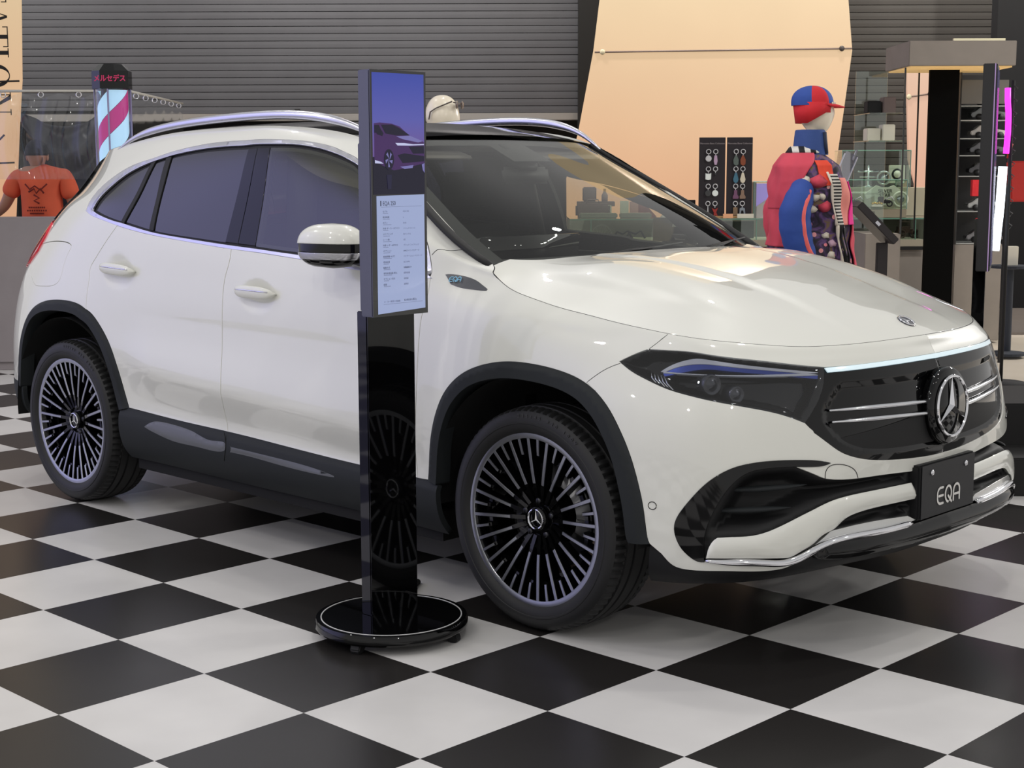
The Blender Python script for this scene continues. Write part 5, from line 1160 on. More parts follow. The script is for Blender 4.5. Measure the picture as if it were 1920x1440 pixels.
bn = {'pelvis': ((0, 0, .86), .15, .11), 'waist': ((0, .01, 1.0), .14, .10), 'chest': ((0, 0, zs-.20), .165, .115), 'sh': ((0, 0, zs-.05), .13, .09), 'neck': ((-.01, 0, zs+.03), .055, .055), 'nk2': ((-.02, .01, zs+.075), .052, .054),
      'shl': ((-.17, 0, zs-.06), .062, .062), 'ell': ((-.30, .03, zs-.30), .043, .043), 'wrl': ((-.46, .16, zs-.40), .028, .030), 'hl': ((-.52, .22, zs-.41), .026, .016),
      'shr': ((.17, 0, zs-.06), .062, .062), 'elr': ((.245, .02, zs-.33), .043, .043), 'wrr': ((.24, .24, zs-.42), .028, .030), 'hr': ((.23, .31, zs-.41), .026, .016),
      'hipl': ((-.095, 0, .80), .095, .10), 'knl': ((-.11, .0, .46), .062, .065), 'anl': ((-.11, -.01, .09), .042, .045), 'tol': ((-.12, .14, .035), .04, .028),
      'hipr': ((.095, 0, .80), .095, .10), 'knr': ((.11, .0, .46), .062, .065), 'anr': ((.11, -.01, .09), .042, .045), 'tor': ((.12, .14, .035), .04, .028)}
be = [('pelvis', 'waist'), ('waist', 'chest'), ('chest', 'sh'), ('sh', 'neck'), ('neck', 'nk2'), ('sh', 'shl'), ('shl', 'ell'), ('ell', 'wrl'), ('wrl', 'hl'), ('sh', 'shr'), ('shr', 'elr'), ('elr', 'wrr'), ('wrr', 'hr'),
      ('pelvis', 'hipl'), ('hipl', 'knl'), ('knl', 'anl'), ('anl', 'tol'), ('pelvis', 'hipr'), ('hipr', 'knr'), ('knr', 'anr'), ('anr', 'tor')]
def fingers(base, dirs, key, rad=.0085):
    for i, d in enumerate(dirs):
        p = Vector(base); d = Vector(d); a = p+Vector((0, 0, 0))+d*.25; b = p+d*.6+Vector((0, 0, -.008)); c = p+d+Vector((0, 0, -.03))
        bn[key+str(i)+'a'] = (tuple(a), rad, rad); bn[key+str(i)+'b'] = (tuple(b), rad*.95, rad*.95); bn[key+str(i)+'c'] = (tuple(c), rad*.8, rad*.8)
        be.extend([('h'+key, key+str(i)+'a'), (key+str(i)+'a', key+str(i)+'b'), (key+str(i)+'b', key+str(i)+'c')])
body = skin_body('body', bn, be, skin_m, per)
for s, base, fw in ((-1, Vector((-.53, .235, zs-.41)), Vector((-.6, .8, 0)).normalized()), (1, Vector((.228, .325, zs-.41)), Vector((-.05, 1, 0)).normalized())):
    sd_ = Vector((fw.y, -fw.x, 0))
    for i, (o_, l_) in enumerate(((-.028, .068), (-.010, .078), (.010, .073), (.027, .058))):
        p = base+sd_*o_; MB().tube([tuple(p-fw*.02), tuple(p+fw*l_*.45), tuple(p+fw*l_*.8+Vector((0, 0, -.012))), tuple(p+fw*l_+Vector((0, 0, -.03)))], [.009, .0088, .008, .006], 8).build('finger', skin_m, per, True)
    p = base-sd_*.03*s-fw*.03; MB().tube([tuple(p), tuple(p+fw*.03-sd_*.025*s), tuple(p+fw*.06-sd_*.03*s+Vector((0, 0, -.01)))], [.011, .010, .007], 8).build('thumb', skin_m, per, True)
shn = {k: (bn[k][0], bn[k][1]+g, bn[k][2]+g) for k, g in (('pelvis', .03), ('waist', .035), ('chest', .03), ('sh', .025))}
shn['neck'] = ((-.01, 0, zs+.005), .075, .07)
for s in 'lr':
    shn['sh'+s] = (bn['sh'+s][0], .082, .082); a = Vector(bn['sh'+s][0]); b = Vector(bn['el'+s][0]); shn['sl'+s] = (tuple(a.lerp(b, .72)), .078, .075)
shirt = skin_body('t_shirt', shn, [('pelvis', 'waist'), ('waist', 'chest'), ('chest', 'sh'), ('sh', 'neck'), ('sh', 'shl'), ('shl', 'sll'), ('sh', 'shr'), ('shr', 'slr')], orange, per)
trn = {'pelvis': (bn['pelvis'][0], .155, .125)}
for s in 'lr':
    for k, g in (('hip', .012), ('kn', .022), ('an', .03)): trn[k+s] = (bn[k+s][0], bn[k+s][1]+g, bn[k+s][2]+g)
skin_body('trousers', trn, [('pelvis', 'hipl'), ('hipl', 'knl'), ('knl', 'anl'), ('pelvis', 'hipr'), ('hipr', 'knr'), ('knr', 'anr')], dcl, per)
def head(nm, c, m, par, face=1, h=.115, w=.075, d=.095, featureless=False, rot=0):
    """egg-shaped head whose face looks along +x before rotation"""
    mb = MB(); n, mm = 32, 24; R3 = Matrix.Rotation(rot, 3, 'Z')
    for i in range(mm+1):
        t = PI*i/mm; z = math.cos(t)
        for k in range(n):
            a = 2*PI*k/n; f = math.cos(a); r = math.sin(t)**.85; low = max(0, -z)
            x = d*r*f*(1-.28*low*(1 if f < 0 else .35))+(.012*low); y = w*r*math.sin(a)*(1-.30*low)
            zz = h*z
            if f > 0 and not featureless:
                e = math.exp(-((z+.15)/.16)**2)*math.exp(-(math.sin(a)/.16)**2); x += .018*e           # nose
                for s in (-1, 1): x -= .008*math.exp(-((z-.05)/.1)**2)*math.exp(-((math.sin(a)-s*.4)/.16)**2)   # eye hollows
                x += .005*math.exp(-((z+.47)/.06)**2)*math.exp(-(math.sin(a)/.3)**2)                    # lips
            elif f > 0: x += .006*math.exp(-((z+.12)/.25)**2)*math.exp(-(math.sin(a)/.22)**2)
            p = R3 @ Vector((x, y, zz)); mb.v.append((c[0]+p.x, c[1]+p.y, c[2]+p.z))
    for i in range(mm):
        for k in range(n): mb.f.append((i*n+k, (i+1)*n+k, (i+1)*n+(k+1) % n, i*n+(k+1) % n)); mb.m.append(0)
    return mb.build(nm, m, par, True)
hc = (-.035, .02, zh-.118)
hd_ = head('head', hc, skin_m, per, rot=PI/2+.35)
for s in (-1, 1): MB().ball((hc[0]+s*.076, hc[1]+.01, hc[2]-.01), .03, 10, 8, sx=.35, sy=.6).build('ear', skin_m, hd_, True)
capm = mat('navy_cap', (34, 38, 50), .8)
cb = MB(); cb.ball((hc[0], hc[1], hc[2]+.022), .1, 24, 14, sx=.86, sy=1.03, sz=1.02); cb.v = [(x, y, max(z, hc[2]-.0)) for x, y, z in cb.v]; cb.build('cap', capm, hd_, True)
hb_ = MB(); hb_.tube([(hc[0]-.03, hc[1]+.09, hc[2]+.02), (hc[0]-.04, hc[1]+.15, hc[2]+.01), (hc[0]-.07, hc[1]+.17, hc[2]+.0)], [.05, .05, .03], 10, flat=.2); hb_.build('cap_brim', capm, hd_, True)
pr_ = MB()
prm = mat('print_dark', (112, 34, 30), .85)
# printed emblem and lines on the back of the shirt, laid on the cloth
def on_back(x, z): return (x, -.148-.004+abs(x)*.18, z)
for (pts_, r_) in (([(-.085, zs-.13), (-.05, zs-.17), (-.01, zs-.145), (.03, zs-.175), (.08, zs-.13)], .006), ([(-.06, zs-.19), (-.015, zs-.165), (.0, zs-.20), (.03, zs-.165), (.055, zs-.20)], .007), ([(-.02, zs-.21), (.02, zs-.235), (-.02, zs-.255), (.02, zs-.275)], .007)):
    MB().tube([on_back(*q) for q in pts_], r_, 6, flat=.4, up=(0, 1, 0)).build('shirt_print', prm, shirt, True)
for s_t, zz in (('CUSTOM', zs-.305), ('HOT ROD', zs-.335), ('GARAGE', zs-.36)): pass
for zz, w_ in ((zs-.305, .07), (zs-.328, .085), (zs-.35, .06)):
    for i in range(-4, 5): MB().box(i*w_/5-.004, i*w_/5+.005, -.152-.006, -.150, zz-.006, zz+.006).build('shirt_print', prm, shirt)
# ---- mannequins
manq = mat('mannequin_shell', (226, 216, 196), .25, coat=.6)
mx0, md0 = 1.593, 8.2
zz = lambda py: Z8[py]
Z8 = {163: 1.847, 200: 1.744, 222: 1.682, 250: 1.604, 278: 1.525, 290: 1.491, 310: 1.435, 340: 1.350, 380: 1.237, 420: 1.123, 460: 1.009, 500: 0.894}
man = at_('mannequin', mx0, md0, 0, 'mannequin in a red and blue cycling cap and patchwork jacket facing right', 'mannequin')
TZ = [(Z8[278], -.035, .06, .065), (Z8[290], -.03, .105, .13), (Z8[310], -.015, .165, .20), (Z8[340], -.005, .19, .225), (Z8[380], .0, .20, .21), (Z8[420], .005, .205, .20), (Z8[460], .01, .215, .205), (Z8[500], .015, .23, .21), (Z8[500]-.14, .02, .245, .22)][::-1]
tz = np.array([t[0] for t in TZ]); tcx = [t[1] for t in TZ]; trx = [t[2] for t in TZ]; try_ = [t[3] for t in TZ]
def torso(th, z, off=0):
    cx = np.interp(z, tz, tcx); rx = np.interp(z, tz, trx)+off; ry = np.interp(z, tz, try_)+off; c, s = math.cos(th), math.sin(th)
    f = 1+.026*math.sin(th*7+z*14)+.018*math.sin(z*37+th*3)+.012*math.sin(th*15-z*22)
    return (cx+rx*abs(c)**.85*(1 if c > 0 else -1)*f, ry*abs(s)**.85*(1 if s > 0 else -1)*f, z)
def patch(nm, m, t0, t1, z0, z1, off, par, nt=36, nz=30, edge=None):
    """piece of cloth wrapped round the torso, t in degrees (0 = front, -90 = side towards the hall)"""
    mb = MB()
    for j in range(nz+1):
        g = j/nz; z = z0+(z1-z0)*g
        for i in range(nt+1):
            f = i/nt; a0, a1 = (edge(g) if edge else (t0, t1)); th = math.radians(a0+(a1-a0)*f); mb.v.append(torso(th, z, off))
    for j in range(nz):
        for i in range(nt): mb.f.append((j*(nt+1)+i, j*(nt+1)+i+1, (j+1)*(nt+1)+i+1, (j+1)*(nt+1)+i)); mb.m.append(0)
    o = mb.build(nm, m, par, True); sol = o.modifiers.new('thick', 'SOLIDIFY'); sol.thickness = .006; sol.offset = -1; return o
def floral(name):
    m = bpy.data.materials.new(name); m.use_nodes = True; N, L, b = nodes(m); t = N.new('ShaderNodeTexCoord'); v = N.new('ShaderNodeTexVoronoi'); v.inputs['Scale'].default_value = 17; L.new(t.outputs['Object'], v.inputs[0])
    w = N.new('ShaderNodeTexNoise'); w.inputs['Scale'].default_value = 14; w.inputs['Detail'].default_value = 3; w.inputs['Distortion'].default_value = 1.5; L.new(t.outputs['Object'], w.inputs[0])
    r = N.new('ShaderNodeValToRGB'); L.new(w.outputs[0], r.inputs[0]); e = r.color_ramp.elements; e[0].position = .36; e[0].color = lin((24, 18, 30)); e[1].position = .66; e[1].color = lin((112, 92, 60))
    for p, c in ((.47, (50, 36, 62)), (.55, (92, 62, 116))): q = e.new(p); q.color = lin(c)
    r2 = N.new('ShaderNodeMath'); r2.operation = 'LESS_THAN'; r2.inputs[1].default_value = .22; L.new(v.outputs['Distance'], r2.inputs[0])
    sp3 = N.new('ShaderNodeSeparateColor'); L.new(v.outputs['Color'], sp3.inputs[0]); g = N.new('ShaderNodeMath'); g.operation = 'GREATER_THAN'; g.inputs[1].default_value = .5; L.new(sp3.outputs[0], g.inputs[0]); mu = N.new('ShaderNodeMath'); mu.operation = 'MULTIPLY'; L.new(r2.outputs[0], mu.inputs[0]); L.new(g.outputs[0], mu.inputs[1])
    c2 = N.new('ShaderNodeMix'); c2.data_type = 'RGBA'; c2.inputs[6].default_value = lin((226, 208, 196)); c2.inputs[7].default_value = lin((226, 78, 108)); L.new(sp3.outputs[1], c2.inputs[0])
    mx = N.new('ShaderNodeMix'); mx.data_type = 'RGBA'; L.new(mu.outputs[0], mx.inputs[0]); L.new(r.outputs[0], mx.inputs[6]); L.new(c2.outputs[2], mx.inputs[7]); L.new(mx.outputs[2], b.inputs['Base Color']); b.inputs['Roughness'].default_value = .7; return m
def striped(name, c1, c2, scale, axis='Z'):
    m = bpy.data.materials.new(name); m.use_nodes = True; N, L, b = nodes(m); t = N.new('ShaderNodeTexCoord'); s = N.new('ShaderNodeSeparateXYZ'); L.new(t.outputs['Object'], s.inputs[0])
    a = N.new('ShaderNodeMath'); a.operation = 'PINGPONG'; a.inputs[1].default_value = scale; L.new(s.outputs[axis], a.inputs[0]); q = N.new('ShaderNodeMath'); q.operation = 'GREATER_THAN'; q.inputs[1].default_value = scale/2; L.new(a.outputs[0], q.inputs[0])
    mx = N.new('ShaderNodeMix'); mx.data_type = 'RGBA'; mx.inputs[6].default_value = lin(c1); mx.inputs[7].default_value = lin(c2); L.new(q.outputs[0], mx.inputs[0]); L.new(mx.outputs[2], b.inputs['Base Color']); b.inputs['Roughness'].default_value = .75; return m
fl_m = floral('floral_cloth'); coral = mat('coral_red_cloth', (204, 70, 88), .8); magenta = mat('magenta_cloth', (232, 26, 140), .7); bluec = mat('royal_blue_cloth', (44, 74, 150), .75); redc = mat('red_cloth', (200, 34, 44), .75); navy = mat('denim_blue', (52, 76, 134), .8)
for c_ in (coral, magenta, bluec, redc, navy): add_noise(c_, 9, .14, .35, 3, dist=.02)
bw = striped('black_white_stripe', (20, 20, 22), (226, 222, 212), .030, 'X'); bwf = striped('fine_stripe', (26, 26, 28), (206, 200, 190), .0085)
zb = Z8[500]-.14
tor = patch('jacket', fl_m, -180, 180, zb, Z8[290], 0, man, 72, 40)
z290, z340, z380, z420, z460, z500 = (Z8[k] for k in (290, 340, 380, 420, 460, 500))
patch('shoulder_panel', coral, 0, 0, z380-.03, Z8[290]+.01, .012, tor, edge=lambda g: (-205, -118+42*g*g))
patch('back_panel', coral, 0, 0, z460, z380-.02, .010, tor, edge=lambda g: (-215, -135-12*g))
patch('front_panel', coral, 0, 0, zb, z420, .016, tor, edge=lambda g: (-48+26*g, 12))
patch('magenta_panel', magenta, 0, 0, z420+.0, z340, .02, tor, edge=lambda g: (-34+10*g, 6))
patch('peach_panel', mat('salmon_cloth', (226, 138, 128), .8), 0, 0, z420, z340+.02, .012, tor, edge=lambda g: (-52, -30))
patch('orange_patch', mat('orange_red_cloth', (222, 72, 48), .8), 0, 0, z340-.02, Z8[290]-.03, .008, tor, edge=lambda g: (-86, -60))
patch('striped_panel', bwf, 0, 0, z420-.02, z340+.04, .014, tor, 10, 30, edge=lambda g: (-64-6*g, -50-4*g))
def seamline(nm, m, th0, th1, z0, z1, r, off=.016):
    MB().tube([torso(math.radians(th0+(th1-th0)*i/20), z0+(z1-z0)*i/20, off) for i in range(21)], r, 8, flat=.5).build(nm, m, tor, True)
cream_c = mat('cream_cloth', (216, 206, 190), .8); blackc = mat('black_knit', (22, 22, 24), .85)
seamline('zip_band', cream_c, -56, -66, zb, z420, .010, .020); seamline('zip_band', blackc, -51, -60, zb, z420, .012, .018); seamline('zip_band', cream_c, -68, -74, z420, z340+.05, .008, .020); seamline('zip_band', blackc, -46, -55, zb, z420, .008, .02)
for k, (ang, zc_, r_, m_) in enumerate(((-104, z380+.12, .028, cream_c), (-96, z380-.03, .024, cream_c), (-80, z380-.02, .030, coral), (-92, z380+.03, .020, cream_c), (-84, z380+.035, .018, cream_c), (-88, z340+.0, .038, coral), (-112, z340-.02, .024, cream_c), (-72, z460+.02, .020, mat('lilac_cloth', (196, 160, 178), .8)), (-80, z460+.06, .017, cream_c), (-74, z460-.04, .022, cream_c))):
    random.seed(k*7+3); mb = MB(); pts_ = []
    for q in range(9):
        rr = r_*random.uniform(.75, 1.2); aa = 2*PI*q/9; dth = rr*math.cos(aa)/.2; pts_.append(torso(math.radians(ang)+dth, zc_+rr*math.sin(aa), .010))
    c0 = torso(math.radians(ang), zc_, .0135); n_ = len(pts_); mb.add([c0]+pts_+[torso(math.radians(ang), zc_, -.002)], [(0, i+1, (i+1) % n_+1) for i in range(n_)]+[(n_+1, (i+1) % n_+1, i+1) for i in range(n_)]); mb.build('flower_patch', m_, tor, True)
# striped collar band, collar, neck
nb = MB()
for i in range(25):
    a = math.radians(-200+230*i/24); p0 = torso(a, Z8[290]+.012, .004); p1 = torso(a, Z8[278]+.01, .010); nb.v += [p0, p1]
for i in range(24): nb.f.append((2*i, 2*i+2, 2*i+3, 2*i+1)); nb.m.append(0)
o = nb.build('striped_neckband', bw, tor, True); o.modifiers.new('t', 'SOLIDIFY').thickness = .008
MB().lathe([(.098, Z8[278]-.035), (.088, Z8[278]+.01), (.080, Z8[250]+.01), (.076, Z8[250]+.018), (.068, Z8[250]+.005), (.066, Z8[250]-.02)], 32, (.0, 0, 0), cap=False).build('collar', navy, man, True)
MB().tube([(.078, -.05, Z8[278]-.03), (.066, -.046, Z8[250]+.005)], .020, 8, flat=.6).build('collar_zip', mat('dark_denim', (34, 42, 66), .7), man, True)
MB().lathe([(.052, Z8[278]-.1), (.050, Z8[250]+.02)], 24).build('neck', manq, man, True)
mh = head('head', (.022, 0, (Z8[250]+Z8[163])/2-.005), manq, man, h=.125, w=.078, d=.098, featureless=True, rot=-.12)
# cycling cap: panels of cloth, turned-down ear band, peak
hz0 = Z8[200]; cz = (Z8[250]+Z8[163])/2-.005
wed = MB(); n = 48; mm = 14; capmats = [bluec, redc]
for j in range(mm+1):
    t = (PI*.52)*j/mm
    for i in range(n):
        a = 2*PI*i/n; r = math.sin(t); wed.v.append((.018+(.112-.01*math.cos(a))*r*math.cos(a)-.012*(1-j/mm), .092*r*math.sin(a), cz+.035+.098*math.cos(t)**.8 if math.cos(t) > 0 else cz+.035+.098*math.cos(t)))
for j in range(mm):
    for i in range(n):
        ang = (360*i/n) % 360; wed.f.append((j*n+i, (j+1)*n+i, (j+1)*n+(i+1) % n, j*n+(i+1) % n)); wed.m.append(1 if (248 <= ang < 305 or 60 <= ang < 120) else 0)
cap_ = wed.build('cycling_cap', None, mh, True, mats=[bluec, redc])
eb = MB()
for i in range(n):
    a = 2*PI*i/n; low = .055 if math.cos(a) > .5 else .055+.055*min(1, (.5-math.cos(a))/1.0)
    x = .018+(.104-.01*math.cos(a))*math.cos(a); y = .094*math.sin(a); eb.v += [(x, y, cz+.045), (.018+(.098)*math.cos(a), .088*math.sin(a), cz+.045-low)]
for i in range(n): eb.f.append((2*i, 2*((i+1) % n), 2*((i+1) % n)+1, 2*i+1)); eb.m.append(0)
o = eb.build('ear_band', redc, cap_, True); o.modifiers.new('t', 'SOLIDIFY').thickness = .006
pk = MB()
for i in range(17):
    a = math.radians(-75+150*i/16); pk.v += [(.018+.100*math.cos(a), .088*math.sin(a), cz+.040), (.03+(.150)*math.cos(a)**.6 if math.cos(a) > 0 else .03, .080*math.sin(a), cz+.022)]
for i in range(16): pk.f.append((2*i, 2*i+2, 2*i+3, 2*i+1)); pk.m.append(0)
o = pk.build('cap_peak', redc, cap_, True); o.modifiers.new('t', 'SOLIDIFY').thickness = .006
for i, s_ in enumerate((-.006, .010, .026)): MB().ball((.112+i*.010-.01, -.052+i*.012-.006, cz+.036), .009, 8, 6, sx=.5, sz=1.2).build('peak_lettering', cream_c, cap_, True)
# blue sleeve with coral stripe
def sleeve(sy, m, nm='sleeve'):
    P = [(-.065, sy*.185, Z8[340]-.01), (-.095, sy*.235, Z8[340]-.09), (-.115, sy*.25, Z8[380]-.03), (-.115, sy*.25, Z8[420]), (-.085, sy*.245, Z8[460]+.0), (-.02, sy*.235, Z8[500]+.02)]
    P = Spline(P).res(24); R = [.045+.038*math.sin(PI*min(1, i/23*1.05))**.6+.0022*math.sin(i*1.7) for i in range(24)]; o = MB().tube(P, R, 18, up=(1, 0, 0)).build(nm, m, tor, True)
    return P, R, o
P_, R_, so = sleeve(-1, bluec)
MB().tube([(p[0]+.030, p[1]-r*.90, p[2]) for p, r in zip(P_[2:23], R_[2:23])], .012, 8, flat=.5, up=(0, 1, 0)).build('sleeve_stripe', mat('coral_piping', (232, 104, 100), .7), so, True)
sleeve(1, coral)
# skirt of the jacket and stand
MB().lathe([(.02, .015), (.02, zb+.05)], 12).build('stand_pole', chrome, man, True)
MB().lathe([(.19, 0), (.19, .012), (.03, .018), (.001, .018)], 32).build('stand_base', satin, man, True)
MB().lathe([(.19, zb-.32), (.215, zb-.1), (.235, zb+.02)], 28, cap=False).build('skirt', blackc, man, True)
# second mannequin: head with sunglasses above the roof
m2x, m2d = -0.385, 8.6
m2 = at_('mannequin', m2x, m2d, 0, 'pale mannequin wearing sunglasses rising just above the car roof', 'mannequin')
zt2 = 1.830; m2h = head('head', (0, 0, zt2-.125), manq, m2, h=.125, w=.080, d=.100, featureless=True, rot=-.35)
MB().lathe([(.05, zt2-.36), (.048, zt2-.20)], 20).build('neck', manq, m2, True)
TZb = [(zt2-.30, .05, .05), (zt2-.36, .16, .10), (zt2-.50, .20, .12), (zt2-.75, .16, .10), (zt2-.95, .18, .11)]
mb = MB()
for z, rx, ry in TZb:
    for k in range(28): a = 2*PI*k/28; mb.v.append((ry*1.1*math.cos(a), rx*math.sin(a), z))
for i in range(len(TZb)-1):
    for k in range(28): mb.f.append((i*28+k, i*28+(k+1) % 28, (i+1)*28+(k+1) % 28, (i+1)*28+k)); mb.m.append(0)
mb.build('polo_shirt', mat('white_cloth', (206, 204, 200), .85), m2, True)
MB().lathe([(.02, .015), (.02, zt2-.9)], 12).build('stand_pole', chrome, m2, True); MB().lathe([(.19, 0), (.19, .012), (.001, .018)], 32).build('stand_base', satin, m2, True)
gl = MB()
e0 = Matrix.Rotation(-.35, 3, 'Z')
def hp(x, y, z): p = e0 @ Vector((x, y, 0)); return (p.x, p.y, zt2-.125+z)
gl.tube([hp(-.045, -.083, -.012), hp(-.035, -.085, .03), hp(.0, -.086, .05), (hp(.09, -.072, .085))], [.0045, .0055, .005, .006], 8, flat=.7); gl.tube([hp(.098, -.07, .08), hp(.108, 0, .075), hp(.098, .07, .08)], .004, 6)
sg = gl.build('sunglasses', mat('tortoise_brown', (58, 44, 38), .3, coat=1), m2h, True)
for s in (-1, 1): MB().ball(hp(.104, s*.040, .068), .030, 16, 8, sx=.28, sz=.8).build('glasses_lens', mat('smoky_lens', (90, 74, 70), .1, coat=1), sg, True)

# ---------------------------------------------------------------- counter with displays
glassg = thin_glass('case_glass', (243, 250, 246), 1.0)
gedge = mat('glass_edge', (96, 132, 116), .2, coat=1)
Dc = 13.9
cx0, cx1 = 0.529, 3.898; ct_ = 0.964; cw = cx1-cx0
cnt = at_('display_counter', cx0, Dc, 0, 'long brownish grey counter with a glazed display compartment below a glass top', 'counter')
xs = 3.761-cx0; zb_ = 0.707; zsf = 0.770
MB().box(0, xs, .0, .75, 0, zb_).box(xs, cw, 0, .75, 0, ct_-.012).box(0, xs, .65, .75, zb_, ct_-.012).build('counter_body', conc2, cnt, bevel=.003)
MB().box(.01, xs+.0, -.03, .64, zb_, zsf).build('display_shelf', mat('beige_shelf', (150, 142, 126), .6), cnt, bevel=.003)
MB().box(.01, xs, -.035, -.030, zb_-.03, zb_).build('shadow_gap', blk, cnt)
MB().box(0, cw+.01, -.01, .76, ct_-.010, ct_+.003).build('glass_top', glassg, cnt)
MB().box(0, cw+.01, -.014, -.01, ct_-.010, ct_+.003).build('glass_edge', gedge, cnt)
MB().box(.0, xs, -.008, -.002, zsf, ct_-.010).build('front_glass', glassg, cnt)
MB().box(cw-.02, cw+.012, -.018, .0, ct_-.02, ct_+.008).build('corner_clip', satin, cnt, bevel=.003)
for px in MULL: MB().box(px-cx0-.004, px-cx0+.004, -.010, .0, zsf, ct_-.010).build('glass_joint', gedge, cnt)
# inside the compartment
D1 = Dc+.15
solo(MB().box(-.085, .085, 0, .12, 0, .006).box(-.083, .083, .004, .11, .006, .012), 'book', mat('yellow_card', (214, 196, 74), .6), 3.455, D1, zsf+.0, 'yellow booklet lying in the glass compartment of the counter', 'booklet').rotation_euler[0] = .45
tc_ = at_('model_car', 3.667, D1+.1, zsf, 'small brown vintage model car in the counter compartment', 'model car')
bro = mat('dark_brown_model', (62, 42, 36), .4)
MB().box(-.09, .02, -.04, .04, .05, .11).box(.02, .10, -.03, .03, .045, .085).build('model_body', bro, tc_, bevel=.004)
MB().box(-.085, .015, -.04, .04, .150, .158).tube([(-.08, -.038, .1), (-.08, -.038, .155)], .003).tube([(.012, -.038, .1), (.012, -.038, .155)], .003).build('model_roof', bro, tc_)
for xw in (-.06, .075):
    for yw in (-.045, .045): MB().tube([(xw+.037*math.cos(a), yw, .040+.037*math.sin(a)) for a in np.linspace(0, 2*PI, 21)[:-1]], .006, 6, closed=True, up=(0, 1, 0)).tube([(xw-.03, yw, .04), (xw+.03, yw, .04)], .003, 4).tube([(xw, yw, .01), (xw, yw, .07)], .003, 4).build('model_wheel', bro, tc_)
solo(MB().box(-.15, .15, -.03, .03, 0, .05), 'display_tray', mat('olive_box', (92, 86, 66), .6), 3.175, D1+.1, zsf, 'olive tray behind the front glass beside the mannequin', 'tray', bevel=.004)
solo(MB().tube([(-.12, 0, .02), (.10, .02, .02)], .014, 10).tube([(.10, .02, .02), (.16, .03, .022)], .020, 10), 'folded_umbrella', blackc, 3.289, D1, zsf, 'black folding umbrella lying in the counter compartment', 'umbrella', smooth=True)
solo(MB().box(-.17, .17, 0, .05, 0, .16).box(-.12, -.02, -.004, 0, .05, .11), 'display_box', mat('dark_grey_box', (70, 70, 72), .5), 2.094-.0, D1+.2, zsf, 'dark grey boxed item in the counter behind the windscreen pillar', 'box', bevel=.004)
for i, (px0, px1, lab) in enumerate(((1075, 1106, 'grey drawer front at the left end of the counter compartment'), (1108, 1165, 'wide grey-green panel in the left half of the counter compartment'))): pass
for (x_, lab, m_) in ((BX[0], 'pair of folded dark glasses in the counter seen through the windscreen', blackc), (BX[1], 'curled dark watch strap in the counter seen through the windscreen', dcl)):
    o_ = MB().tube([(-.09, 0, .01), (-.05, 0, .07), (.0, 0, .05), (.05, 0, .08), (.09, 0, .012)], .010, 8); solo(o_, 'eyeglasses' if x_ == BX[0] else 'watch_strap', m_, x_, D1, zsf, lab, 'glasses' if x_ == BX[0] else 'watch strap', smooth=True)
# ---- glass cases stacked on the counter
def case(name, x0, x1, z0, z1, D, dp, lab, base=0, lock=True):
    t = at_(name, (x0+x1)/2, D, z0, lab, 'glass case'); w = (x1-x0)/2; h = z1-z0
    if base: MB().box(-w, w, 0, dp, 0, base).build('drawer_base', mat('beige_drawer', (134, 124, 106), .6), t, bevel=.004)
    MB().box(-w, w, 0, .006, base, h).box(-w, -w+.006, 0, dp, base, h).box(w-.006, w, 0, dp, base, h).box(-w, w, 0, dp, h-.006, h).build('glass_pane', glassg, t)
    e = .004
    for (a, b) in (((-w, 0, base), (-w, 0, h)), ((w, 0, base), (w, 0, h)), ((-w, 0, h), (w, 0, h)), ((-w, dp, h), (w, dp, h)), ((-w, 0, h), (-w, dp, h)), ((w, 0, h), (w, dp, h)), ((w, dp, base), (w, dp, h))): MB().tube([a, b], e, 4).build('glass_edge', gedge, t)
    if lock and base: MB().box(-.018, .018, -.004, 0, base*.35, base*.75).build('lock_plate', mat('brass_dark', (92, 78, 52), .4, metal=1), t)
    return t
ca = case('glass_case', 2.993, 3.615, ct_+.003, 1.308, 13.98, .42, 'wide glass case with beige drawer standing on the counter', base=1.066-0.990)
zcb = 1.066+.0
zf = 1.233
cb2 = case('glass_case', 3.110, 3.753, 1.233, 1.579, 14.42, .35, 'taller glass case behind, holding silver stands and dials')
ivory = mat('ivory_plastic', (206, 202, 188), .5)
MB().box(-.62, .62, .0, .35, -(zf-ct_)+.006, -.001).build('case_plinth', mat('plinth_cream', (168, 160, 140), .6), cb2)
def lamp_stand(x, lab):
    t = at_('jewellery_stand', x, 14.55, zf, lab, 'stand'); MB().lathe([(.045, 0), (.045, .01), (.012, .02), (.010, .2), (.001, .21)], 16).tube([(-.10, 0, .15), (.10, 0, .15)], .008, 8).tube([(-.08, 0, .10), (.08, 0, .10)], .007, 8).build('stand_frame', satin, t, True)
    for s in (-1, 1): MB().ball((s*.07, -.01, .165), .022, 10, 6, sz=.5).build('stand_cup', blackc, t, True)
lamp_stand(3.388, 'silver T-shaped display stand in the taller glass case')
def dial(name, x, y, z, r, lab, m_=ivory, cat='dial'):
    t = at_(name, x, y, z, lab, cat); MB().tube([(r*math.cos(a), 0, r+r*math.sin(a)) for a in np.linspace(0, 2*PI, 25)[:-1]], r*.16, 8, closed=True, up=(0, 1, 0)).build('dial_rim', m_, t, True)
    MB().lathe([(r*.55, -.005), (r*.5, .005), (.001, .006)], 20, (0, 0, r), 'y').tube([(0, -.01, r), (r*.5, -.01, r*1.5)], r*.06, 6).build('dial_face', satin, t, True)
dial('spoked_dial', 3.536, 14.55, zf+.03, .06, 'silver spoked dial in the middle of the taller glass case', satin)
dial('round_thermometer', 3.565, 14.02, zcb-.0, .065, 'white round dial at the right end of the wide glass case')
